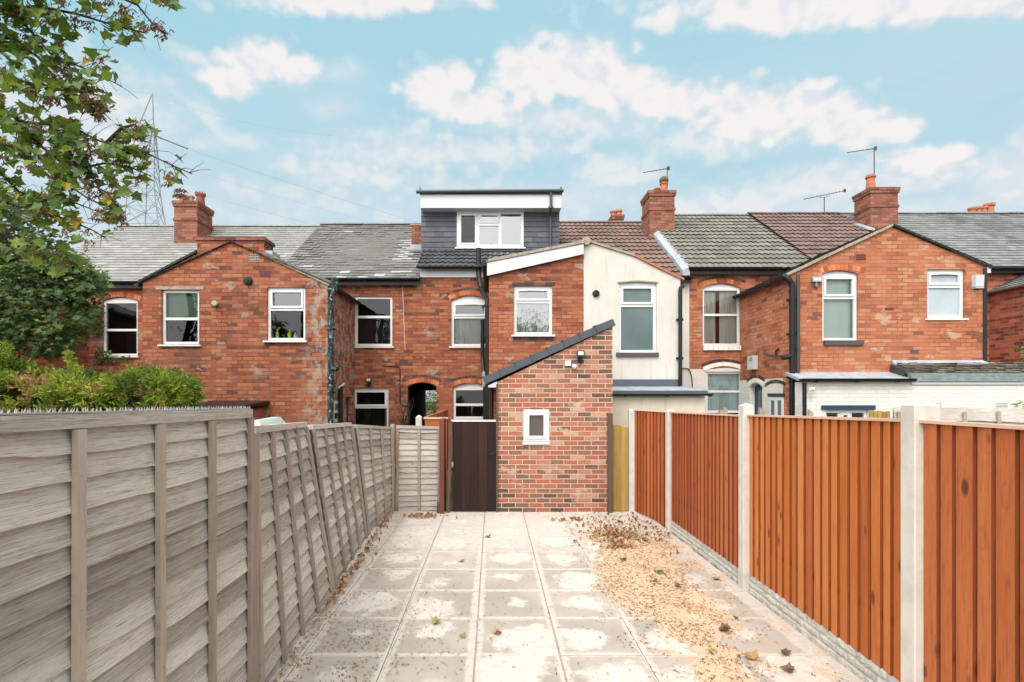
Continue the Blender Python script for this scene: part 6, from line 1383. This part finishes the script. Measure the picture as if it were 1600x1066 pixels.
# ================================================================= VEGETATION
def blade(m, c, d, L, w_, r=None):
    e = d.cross(Vector((ru(-1,1),ru(-1,1),ru(-1,1)))).normalized()*w_
    m.poly([c-e*.2, c+d*L*.45-e, c+d*L, c+d*L*.45+e], r=r)
def conifer():
    m = MB(); core = MB(); x0, x1, y0, y1 = -9.2, -3.5, 5.5, 6.1
    def zt(x): 
        f = (x-x1)/(x0-x1); return 2.03 + .10*math.sin(x*3.1)*.3 + .26*f + .09*noise.noise(Vector((x*1.7,0,3)))
    n = 24
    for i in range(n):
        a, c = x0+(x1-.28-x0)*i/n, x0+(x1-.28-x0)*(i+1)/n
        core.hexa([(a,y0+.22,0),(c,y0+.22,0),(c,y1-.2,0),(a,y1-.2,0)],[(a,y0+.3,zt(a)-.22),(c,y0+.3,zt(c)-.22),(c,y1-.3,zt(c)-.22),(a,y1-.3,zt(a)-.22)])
    cl = []
    for k in range(1700):
        x = x1-(x1-x0)*R()**1.15; q = R()
        if q < .52: p = Vector((x, y0+abs(random.gauss(0,.06)), ru(1.0,zt(x)-.02))); nrm = Vector((0,-1,.35))
        elif q < .86: p = Vector((x, ru(y0,y1), zt(x)-abs(random.gauss(0,.04))-(.10 if R()<.3 else 0))); nrm = Vector((0,-.3,1))
        else: p = Vector((x1-abs(random.gauss(0,.05)), ru(y0,y1), ru(.9,zt(x1)-.03))); nrm = Vector((1,-.3,.3))
        # rounded shoulders
        if p.y < y0+.15 and p.z > zt(x)-.15: p.z -= .05
        if p.x > x1-.25: p.z = min(p.z, zt(x1)-.02-max(0,p.x-(x1-.14))*.7)
        p = p + nrm.normalized()*.10*noise.noise(p*2.4)
        g = .5+.85*noise.noise(p*2.3)+ru(-.2,.2)
        if noise.noise(p*2.3+Vector((9,3,1))) > .42: g = ru(.93,1.0)
        for i in range(9):
            d = (nrm*.7+Vector((ru(-1,1),ru(-1,.6),ru(-.5,1)))).normalized(); L = ru(.05,.13); c = p+Vector((ru(-.04,.04),ru(-.03,.03),ru(-.04,.04)))
            rr = max(0,min(1,g+ru(-.1,.1)))
            for s in range(4):
                t_ = s/4; side = d.cross(Vector((ru(-1,1),ru(-1,1),ru(-1,1)))).normalized()
                blade(m, c+d*L*t_, (d+side*.8*(1 if s%2 else -1)).normalized(), L*.5, .010, rr)
    for (px_, py_, h) in ((120,600,.42),(22,585,.40),(135,600,.25),(178,596,.12),(208,592,.12),(8,580,.3)):   # tall loose shoots
        p = P(px_,py_,5.75); 
        for k in range(int(150*h/.3)):
            t_ = R()*h; c = p+Vector((-.10*t_/h+ru(-.05,.05)*(1.1-t_/h*.7), ru(-.04,.04), t_-.06)); d = Vector((ru(-1,.6),ru(-.6,.6),ru(.1,1))).normalized()
            for s in range(3): blade(m, c, (d+Vector((ru(-.6,.6),ru(-.6,.6),ru(-.6,.6)))).normalized(), ru(.03,.06), .007, ru(.5,.85))
    h = m.build('conifer_hedge', M['conifer'], None, loc=(-6,5.8,0), fix=False); tag(h, 'clipped yellow green conifer hedge behind the left fence', 'hedge')
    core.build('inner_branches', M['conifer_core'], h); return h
HG = conifer()
m = MB(); m.tube([P(240,642,5.4),P(248,625,5.42),P(257,613,5.4)], .006, 5, rads=[.007,.005,.002]); m.build('bare_twig', M['dry_orange'], HG)

# sycamore in the foreground
T = thing('sycamore_tree', (-6.3,4.3,0), 'overhanging sycamore branches with brown seed keys at the upper left', 'tree')
br = MB(); lf = MB(); kf = MB()
br.tube([(-6.3,4.3,-.05),(-6.25,4.35,1.2),(-6.3,4.25,2.6),(-6.2,4.3,4.0),(-6.3,4.4,6.2)], .2, 12, rads=[.26,.21,.19,.16,.08])
paths = [
 [(-40,18,4.2),(60,10,4.1),(120,22,4.0),(180,40,3.9),(228,52,3.8)],
 [(-60,-10,4.0),(40,-30,3.8),(140,-25,3.7),(215,8,3.7),(240,40,3.7),(258,52,3.7)],
 [(-60,60,4.4),(20,60,4.3),(60,90,4.2),(100,140,4.1),(140,165,4.0),(165,175,4.0)],
 [(-60,10,4.3),(10,0,4.2),(40,40,4.1),(80,85,4.1),(150,115,4.0),(190,135,4.0)],
 [(-60,95,4.3),(0,115,4.2),(40,128,4.1),(80,138,4.0),(125,142,3.9),(160,150,3.9)],
 [(-60,140,4.5),(0,165,4.4),(30,190,4.3),(80,195,4.2),(125,205,4.1),(165,225,4.0),(215,232,3.95),(255,252,3.9),(300,272,3.85)],
 [(30,190,4.3),(60,225,4.3),(90,250,4.2),(130,262,4.1),(165,255,4.1),(205,262,4.0),(235,275,4.0)],
 [(-60,210,4.4),(0,225,4.3),(50,235,4.3),(100,285,4.2),(140,312,4.1),(175,325,4.1)],
 [(-60,300,4.6),(0,315,4.5),(60,330,4.4),(110,345,4.3),(145,360,4.2),(165,372,4.2)],
 [(-60,160,4.6),(0,270,4.5),(30,300,4.5),(70,312,4.4),(120,318,4.3),(150,330,4.2)],
 [(80,195,4.2),(105,225,4.15),(125,280,4.1),(165,300,4.05),(190,330,4.0)],
 [(165,225,4.0),(190,200,4.0),(210,195,3.95),(225,205,3.95)],
 [(-60,-60,4.0),(80,-50,3.9),(170,-40,3.8),(255,-15,3.7),(280,8,3.7)],
 [(-60,350,4.7),(20,370,4.6),(70,385,4.5),(110,395,4.4)]]
hubs = []
random.seed(5)
for pth in paths:
    pts = [P(a,c,y) for a,c,y in pth]; root = pts[0]; 
    if pth[0][0] < -30: pts = [Vector((-6.25,4.35,max(1.6,min(5.8,root.z-.2))))] + pts
    n = len(pts); br.tube(pts, .01, 6, rads=[.013*(1-.85*i/(n-1))+.0022 for i in range(n)])
    for i in range(1 if pth[0][0] < -30 else 0, n-1):
        a, c = pts[i], pts[i+1]; seg = (c-a).length; k = 0
        while k < seg:
            t_ = k/seg; p = a.lerp(c, t_); k += .085; hubs.append(p)
            for s in range(2):     # side twig
                d = Vector((ru(-.2,1),ru(-.7,.7),ru(-.9,.7))).normalized(); Lt = ru(.05,.20); q = p+d*Lt
                br.tube([p, p+d*Lt*.5+Vector((0,0,.01)), q], .002, 4, rads=[.003,.002,.0014]); hubs.append(q)
    hubs.append(pts[-1])
def infol(px_, py_):
    """keeps the crown inside its real outline seen in the photograph"""
    e = 300-abs(py_-272)*1.9 if 235 < py_ < 300 else 0
    lim = {0:290,40:262,60:240,75:196,100:190,130:186,170:206,200:240,230:262,260:300,285:310,300:250,320:200,345:180,365:178,385:150,420:110,470:90}
    ks = sorted(lim); py_ = max(0,min(469,py_)); 
    for i in range(len(ks)-1):
        if ks[i] <= py_ <= ks[i+1]: f = (py_-ks[i])/(ks[i+1]-ks[i]); return px_ < lim[ks[i]]+(lim[ks[i+1]]-lim[ks[i]])*f
    return True
def proj(p): return 770+800*p.x/p.y, 617-800*(p.z-CAMH)/p.y
for h in hubs:
    for s in range(2):
        hp = proj(h)
        if R() < (.3 if hp[0] > 110 and hp[1] < 300 else .12): continue
        c = h+Vector((ru(-.07,.07),ru(-.10,.10),ru(-.10,.05)))
        pp = proj(c)
        if not infol(*pp): continue
        if pp[0] > 120 and noise.noise(Vector((pp[0]*.018,pp[1]*.018,2))) > .20: continue
        nrm = Vector((ru(-.8,.8),ru(-1.1,.3),ru(.1,1.1))).normalized(); sp = (Vector((ru(-.8,1),ru(-.4,.4),ru(-1.1,.1)))); sp = (sp-nrm*sp.dot(nrm)).normalized()
        y = R(); rr = ru(.05,.8) if y < .93 else ru(.86,1)
        size = ru(.044,.080); leafy(lf, c, size, .5, rr, 5, .28, nrm, sp)
        br.tube([h, c-sp*.4*size], .001, 3, rads=[.0015,.0011])
for k in range(160):
    h = random.choice(hubs); pp = proj(h)
    if not infol(*pp) or pp[0] > 285: continue
    c = h+Vector((0,0,-ru(.02,.06))); n = random.randint(9,20); rr = ru(.1,.8); LL = ru(.05,.12)
    for i in range(n):
        q = c+Vector((random.gauss(0,.022),random.gauss(0,.022),-R()*LL)); kf.tube([q,q+Vector((ru(-.006,.006),0,-.007))], 1, 4, rads=[.0048,.003])
        for w_ in (-1,1):
            d = Vector((w_*ru(.3,1),ru(-.5,.5),-ru(.5,1))).normalized(); blade(kf, q, d, ru(.028,.042), .0062, max(0,min(1,rr+ru(-.3,.3))))
br.build('branches', M['bark'], T, smooth=True); lf.build('leaves', M['leaf'], T, fix=False); kf.build('seed_keys', M['fruit'], T, fix=False)
# darker maple further back
T2 = thing('maple_tree', (-8.6,7.8,0), 'dense dark green maple crown behind the conifer hedge at the left edge', 'tree')
br = MB(); lf = MB(); br.tube([(-8.6,7.8,-.05),(-8.55,7.8,1.4),(-8.4,7.7,2.6),(-8.1,7.6,4.0),(-8.2,7.6,5.0)], .1, 10, rads=[.18,.15,.13,.09,.04])
limbs = []
for (a,c,y) in ((30,500,7.4),(95,490,7.4),(60,430,7.5),(120,440,7.5),(20,400,7.7),(100,540,7.3),(60,350,7.8),(10,330,7.9),(150,415,7.6)):
    e = P(a,c,y); s = Vector((-8.45,7.7,ru(1.8,3.2))); mdl = s.lerp(e,.5)+Vector((0,ru(-.1,.1),.15)); br.tube([s,mdl,e], .02, 6, rads=[.035,.02,.006]); limbs.append(e)
blobs = [(20,460,90,80),(75,465,85,62),(110,505,35,42),(55,520,50,38),(95,440,62,32),(140,452,28,10),(30,390,60,60),(10,340,40,60),(105,410,30,18),(150,430,16,14),(85,535,22,26),(0,520,30,30),(130,490,22,16)]
random.seed(23)
for (bx,by,rx,ry) in blobs:
    nb = int(rx*ry*.062)+10
    for k in range(nb):
        a = ru(0,6.283); q = R()**.5; px_, py_ = bx+rx*q*math.cos(a), by+ry*q*math.sin(a)
        if px_ < -70 or px_ > 172: continue
        Y = 7.5+random.gauss(0,.38)*(1.1-q*.5); c0 = P(px_,py_,Y)
        if noise.noise(c0*2.1+Vector((0,7,0))) > .34: continue
        for i in range(5):
            c = c0+Vector((ru(-.10,.10),ru(-.1,.1),ru(-.05,.05))); nrm = Vector((ru(-.5,.7),ru(-.9,.1),ru(.3,1.2))).normalized(); sp = Vector((ru(-1,1),ru(-.5,.5),ru(-.8,.1))); sp = (sp-nrm*sp.dot(nrm)).normalized()
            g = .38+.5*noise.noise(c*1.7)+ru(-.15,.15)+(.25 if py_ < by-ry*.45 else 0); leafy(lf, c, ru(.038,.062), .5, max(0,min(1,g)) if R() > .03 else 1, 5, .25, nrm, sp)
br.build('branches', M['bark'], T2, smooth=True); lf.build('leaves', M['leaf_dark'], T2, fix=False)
# foliage glimpsed through the passage, sprig at the right edge, weeds
def bush(name, c, rad, n, mat, label, cat='bush', s=(.04,.07), tr=None):
    m = MB(); c = Vector(c)
    for k in range(n):
        d = Vector((random.gauss(0,1),random.gauss(0,1),random.gauss(0,1))).normalized(); q = c+Vector((d.x*rad[0],d.y*rad[1],d.z*rad[2]))*(R()**.4)*(1+.25*noise.noise(d*3))
        if q.z < 0.02: q.z = .02+R()*.1
        leafy(m, q, ru(*s), 1.2, R(), 4, .3)
    if tr: m.tube([(c.x,c.y,-.02),(c.x+.05,c.y,c.z*.6),c], .08, 8, rads=[.02,.015,.008])
    return tag(m.build(name, M[mat], None, loc=(c.x,c.y,0), fix=False), label, cat)
bush('garden_bush', (-2.6,23.2,1.2), (1.3,.5,1.3), 3000, 'leaf', 'bright green bush glimpsed through the dark passage', s=(.07,.12))
bush('leafy_sprig', P(1602,555,9.0), (.16,.16,.16), 40, 'leaf', 'green leafy sprig entering at the right edge by the red brick wall', 'plant', (.05,.08), True)
bush('leafy_plant', P(1600,636,7.2), (.16,.16,.10), 40, 'leaf', 'low leafy plant above the grey panel at the right edge', 'plant', (.04,.07), True)
bush('garden_weed', P(619,797,8.0), (.05,.04,.05), 26, 'leaf', 'small green weed at the foot of the corner post', 'weed', (.012,.024))
bush('roof_moss', P(1407,588,10.2), (.14,.05,.035), 90, 'leaf', 'clump of moss in the gutter where the two white additions meet', 'moss', (.012,.022))
# trees behind the camera, seen only mirrored in the windows
def bigtree(x, y, h, r_, seed, label):
    random.seed(seed); o = thing('garden_tree', (x,y,0), label, 'tree', 'trees reflected in the window panes'); b = MB(); b.tube([(x,y,-.1),(x+.1,y,h*.4),(x,y+.1,h*.8)], .2, 8, rads=[.3,.2,.06])
    for k in range(9):
        a = ru(0,6.3); b.tube([(x,y,h*ru(.3,.6)),(x+math.cos(a)*r_*.7,y+math.sin(a)*r_*.7,h*ru(.6,.95))], .05, 5, rads=[.09,.02])
    b.build('trunk', M['bark'], o); m = MB()
    for k in range(2300):
        d = Vector((random.gauss(0,1),random.gauss(0,1),random.gauss(0,1))).normalized(); q = Vector((x,y,h*.68))+Vector((d.x*r_,d.y*r_,d.z*h*.34))*(R()**.45)*(1+.45*noise.noise(d*2.2+Vector((seed,0,0))))
        if noise.noise(q*.9) > .22: continue
        for i in range(3): leafy(m, q+Vector((ru(-.25,.25),ru(-.25,.25),ru(-.25,.25))), ru(.12,.2), 1.5, R()*.9, 4, .3)
    m.build('crown', M['leaf_far'], o, fix=False)
bigtree(-5.5,-13,8.0,3.6,3,'broad tree mirrored in the left windows, behind the viewpoint')
bigtree(2.6,-15,7.6,3.2,5,'rounded tree mirrored in the middle windows, behind the viewpoint')
bigtree(9.5,-14,6.5,3.0,9,'smaller tree mirrored in the right windows, behind the viewpoint')
random.seed(4)

# ================================================================= PYLON AND LINES
PY = 80; ox = thing('electricity_pylon', tuple(Vector((PX(232,PY),PY,0))), 'grey steel lattice pylon rising behind the left chimney', 'pylon')
ap = P(238,146,PY); legs = MB(); brc = MB()
fr = [(355,206,258,3.4),(300,210,250,2.9),(258,212,249,2.5),(215,219,247,2.0),(190,226,244,1.5)]
base = (900,170,292,7.5)
def ringz(f):
    y, a, c, dp = f; z = P(0,y,PY).z; x0, x1 = PX(a,PY), PX(c,PY); return [Vector((x0,PY-dp/2,z)),Vector((x1,PY-dp/2,z)),Vector((x1-.9,PY+dp/2,z)),Vector((x0+.9,PY+dp/2,z))]
gb = PX(180,PY), PX(280,PY)
rings = [[Vector((gb[0],PY-3.4,0)),Vector((gb[1],PY-3.4,0)),Vector((gb[1],PY+3.4,0)),Vector((gb[0],PY+3.4,0))]]+[ringz(f) for f in fr]
for k in range(4):
    legs.tube([rings[i][k] for i in range(len(rings))]+[ap], .09, 5)
legs.build('legs', M['pylon_steel'], ox)
for i in range(1,len(rings)-1):
    for k in range(4):
        k2 = (k+1)%4; n = 2
        for j in range(n):
            a0, a1 = rings[i][k].lerp(rings[i+1][k],j/n), rings[i][k].lerp(rings[i+1][k],(j+1)/n); c0, c1 = rings[i][k2].lerp(rings[i+1][k2],j/n), rings[i][k2].lerp(rings[i+1][k2],(j+1)/n)
            brc.tube([a0,c1], .042, 4); brc.tube([c0,a1], .042, 4); brc.tube([a0,c0], .04, 4)
brc.build('bracing', M['pylon_steel'], ox)
arm = MB(); zA = P(0,216,PY).z; arm.tube([Vector((PX(247,PY),PY-1,zA)),P(254,217,PY-2)], .12, 5); arm.tube([P(254,217,PY-2),P(293,232.5,PY-6)], .10, 6); arm.build('insulator', M['dark_metal'], ox)
def line(pts, label, r_=.015, n=24):
    m = MB(); P0, P1 = Vector(pts[0]), Vector(pts[1]); sag = pts[2]; q = [P0.lerp(P1,i/n)+Vector((0,0,-sag*4*(i/n)*(1-i/n))) for i in range(n+1)]
    m.tube(q, r_, 4); tag(m.build('power_line', M['pylon_steel'], None, loc=P0, fix=False), label, 'cable', 'power lines from the pylon')
line((P(293,232.5,PY-6), P(1100,470,62), .8), 'power line running from the insulator down behind the dormer house', .018)
line((P(250,286,PY), P(1100,500,62), .5), 'lowest faint power line leaving the pylon towards the roofs', .015)
line((P(238,147,PY), P(520,212,PY-10), 1.0), 'earth wire leaving the pylon tip to the right', .012)
line((P(250,250,PY-2), P(900,430,62), .6), 'faint power line below the insulator, between the upper and lowest ones', .012)
line((P(238,147,PY), P(-60,90,PY+5), .6), 'thin earth wire leaving the pylon tip to the left', .012)

# ================================================================= SKY, SUN, CAMERA
w = bpy.data.worlds.new('World'); SC.world = w; w.use_nodes = True
class WT(NT):
    def __init__(s, tree): s.t = tree; s.t.nodes.clear(); s.out = s.n('ShaderNodeOutputWorld')
t = WT(w.node_tree)
SUN_EL, SUN_AZ = math.radians(48), math.radians(205)     # azimuth from +Y clockwise
sky = t.n('ShaderNodeTexSky', sky_type='NISHITA', sun_disc=False, sun_elevation=SUN_EL, sun_rotation=SUN_AZ, air_density=1.0, dust_density=1.5)
gen = t.n('ShaderNodeTexCoord').outputs['Generated']
sx = t.n('ShaderNodeSeparateXYZ'); t.set(sx.inputs[0], gen); X, Y, Z = sx.outputs
az = t.math('ARCTAN2', X, Y); hyp = t.math('SQRT', t.math('ADD', t.math('MULTIPLY',X,X), t.math('MULTIPLY',Y,Y))); el = t.math('ARCTAN2', Z, hyp)
def cnoise(vec, sc, det, ro=.58): return t.noise(vec, sc, det, ro)
g2 = t.vmap(gen, (1,1,1.35))
def fbm(vec): return t.math('ADD', t.math('MULTIPLY', t.math('SUBTRACT', t.math('ABSOLUTE', t.math('SUBTRACT', cnoise(vec, 17, 1, .5), .5)), .09), .85),  t.math('ADD', t.math('MULTIPLY', t.math('SUBTRACT', cnoise(vec, 8.5, 3, .5), .5), .8), t.math('MULTIPLY', t.math('SUBTRACT', cnoise(vec, 34, 4, .58), .5), .55)))
fb = fbm(g2); fbu = fbm(t.vmap(g2, (1,1,1), (.012,0,.028)))
def pxang(px_, py_): return (px_-770)/800, (617-py_)/800
CL = {  # soft edged cloud masses, by density: x, y, rx, ry of the place in the sky they fill
 1.0: [(400,98,66,36),(462,110,42,30),(365,125,46,30),(690,138,60,42),(745,165,80,34),(820,112,66,46),(905,108,80,50),(985,135,90,38),(1060,155,72,34),(1180,185,95,46),(1262,172,90,46),(1340,200,95,32),(1260,14,240,32),(1500,6,160,24),(560,0,170,26),(1450,250,80,26)],
 .72: [(860,190,220,36),(1120,225,120,26),(640,240,190,42),(950,268,76,36),(800,235,120,34),(1330,285,170,34),(1580,285,90,60),(1120,322,110,32),(120,200,190,120),(550,270,120,36)],
 .48: [(535,112,38,20),(515,168,52,22),(385,222,34,15),(860,310,220,42),(450,320,200,46),(1250,335,240,50),(690,8,60,14),(300,330,140,40),(1480,330,200,30)]}
yy_ = t.math('MAXIMUM', Y, .2); cmb = t.n('ShaderNodeCombineXYZ'); t.set(cmb.inputs[0], t.math('DIVIDE', X, yy_)); t.set(cmb.inputs[1], t.math('DIVIDE', Z, yy_)); ae = cmb.outputs[0]
dens = None
for st_, lst in CL.items():
    m_ = None
    for (cx,cy,rx,ry) in lst:
        a, e = pxang(cx,cy); a2, _ = pxang(cx+rx,cy); _, e2 = pxang(cx,cy-ry); ra, re = 1/((a2-a)*1.2), 1/((e2-e)*1.2)
        v1 = t.n('ShaderNodeVectorMath', operation='MULTIPLY_ADD'); t.set(v1.inputs[0], ae); v1.inputs[1].default_value = (ra,re,0); v1.inputs[2].default_value = (-a*ra,-e*re,0)
        v2 = t.n('ShaderNodeVectorMath', operation='LENGTH'); t.set(v2.inputs[0], v1.outputs[0])
        m_ = v2.outputs['Value'] if m_ is None else t.math('MINIMUM', m_, v2.outputs['Value'])
    q = t.math('ADD', t.math('SUBTRACT', 1.0, t.math('MINIMUM', m_, 2.0)), t.math('MULTIPLY', fb, 1.35 if st_ > .9 else 1.4))
    q = t.math('MULTIPLY', t.sstep(q, -.16, .48 if st_ > .9 else .9), st_)
    dens = q if dens is None else t.math('MAXIMUM', dens, q)
soft = t.noise(t.vmap(gen,(1,1,2.6),(3,1,2)), 3.2, 3, .55)
veil = t.math('MULTIPLY', t.sstep(soft, .32, .70), .55)
zen = t.sstep(el, .03, .56)
blue = t.mix(zen, (.66,.74,.79,1), (.39,.665,.77,1))
base = t.mix(.10, blue, t.mix(1.0, sky.outputs[0], (.10,.10,.10,1), 'MULTIPLY'))
base = t.mix(t.math('MULTIPLY', veil, t.math('SUBTRACT', 1.0, t.math('MULTIPLY', zen, .6))), base, (.70,.755,.81,1))
shade = t.sstep(t.math('ADD', t.math('SUBTRACT', fb, fbu), t.math('MULTIPLY', t.math('SUBTRACT', dens, .6), .22)), -.16, .14)
cloud = t.mix(shade, (.715,.74,.785,1), (.86,.825,.81,1))
colr = t.mix(t.math('MULTIPLY', dens, .95), base, cloud)
vm = t.n('ShaderNodeVectorMath', operation='SCALE'); t.set(vm.inputs[0], colr); vm.inputs['Scale'].default_value = 10.0
bg = t.n('ShaderNodeBackground'); t.set(bg.inputs[0], vm.outputs[0]); bg.inputs[1].default_value = .1
# the rest of the sky: broken cloud, brighter around the hidden sun behind the viewpoint
sd = Vector((math.sin(SUN_AZ)*math.cos(SUN_EL), math.cos(SUN_AZ)*math.cos(SUN_EL), math.sin(SUN_EL)))
dt = t.n('ShaderNodeVectorMath', operation='DOT_PRODUCT'); t.set(dt.inputs[0], gen); dt.inputs[1].default_value = sd
gc = t.sstep(t.noise(t.vmap(gen,(1,1,2.0),(7,3,1)), 2.2, 4, .6), .40, .58)
zen2 = t.sstep(t.math('ARCTAN2', Z, 1.0), .05, .5)
b2 = t.mix(gc, t.mix(zen2, (.63,.725,.79,1), (.375,.665,.775,1)), (.84,.81,.79,1))
b2 = t.mix(t.sstep(dt.outputs['Value'], .0, .8), b2, (.84,.83,.80,1))
glow = t.math('MULTIPLY', t.math('ADD', 1.0, t.math('MULTIPLY', t.sstep(dt.outputs['Value'], .25, 1.0), 3.2)), 10.)
vm2 = t.n('ShaderNodeVectorMath', operation='SCALE'); t.set(vm2.inputs[0], b2); t.set(vm2.inputs['Scale'], glow)
bg2 = t.n('ShaderNodeBackground'); t.set(bg2.inputs[0], vm2.outputs[0]); bg2.inputs[1].default_value = .1
front = t.math('MULTIPLY', t.sstep(Y, .42, .60), t.math('SUBTRACT', 1.0, t.sstep(Z, .62, .72)))
mxw = t.n('ShaderNodeMixShader'); t.set(mxw.inputs[0], front); t.t.links.new(bg2.outputs[0], mxw.inputs[1]); t.t.links.new(bg.outputs[0], mxw.inputs[2]); t.t.links.new(mxw.outputs[0], t.out.inputs[0])
w.cycles.sampling_method = 'MANUAL'; w.cycles.sample_map_resolution = 256
L = bpy.data.lights.new('sun', 'SUN'); L.energy = 1.5; L.angle = math.radians(14); L.color = (1,.965,.92)
lo = bpy.data.objects.new('sun', L); COL.objects.link(lo); lo.rotation_euler = (-sd).to_track_quat('-Z','Y').to_euler(); lo.location = (0,-5,12)
cam = bpy.data.cameras.new('camera'); co = bpy.data.objects.new('camera', cam); COL.objects.link(co); SC.camera = co
co.location = (0,0,CAMH); co.rotation_euler = (math.radians(90),0,0)
cam.sensor_width = 36; cam.lens = 18; cam.shift_x = 30/1600; cam.shift_y = 84/1600; cam.clip_end = 600; cam.clip_start = .05
SC.view_settings.view_transform = 'Standard'; SC.view_settings.look = 'None'; SC.view_settings.gamma = 1; SC.view_settings.exposure = 0.12
SC.cycles.max_bounces = 5; SC.cycles.transparent_max_bounces = 10
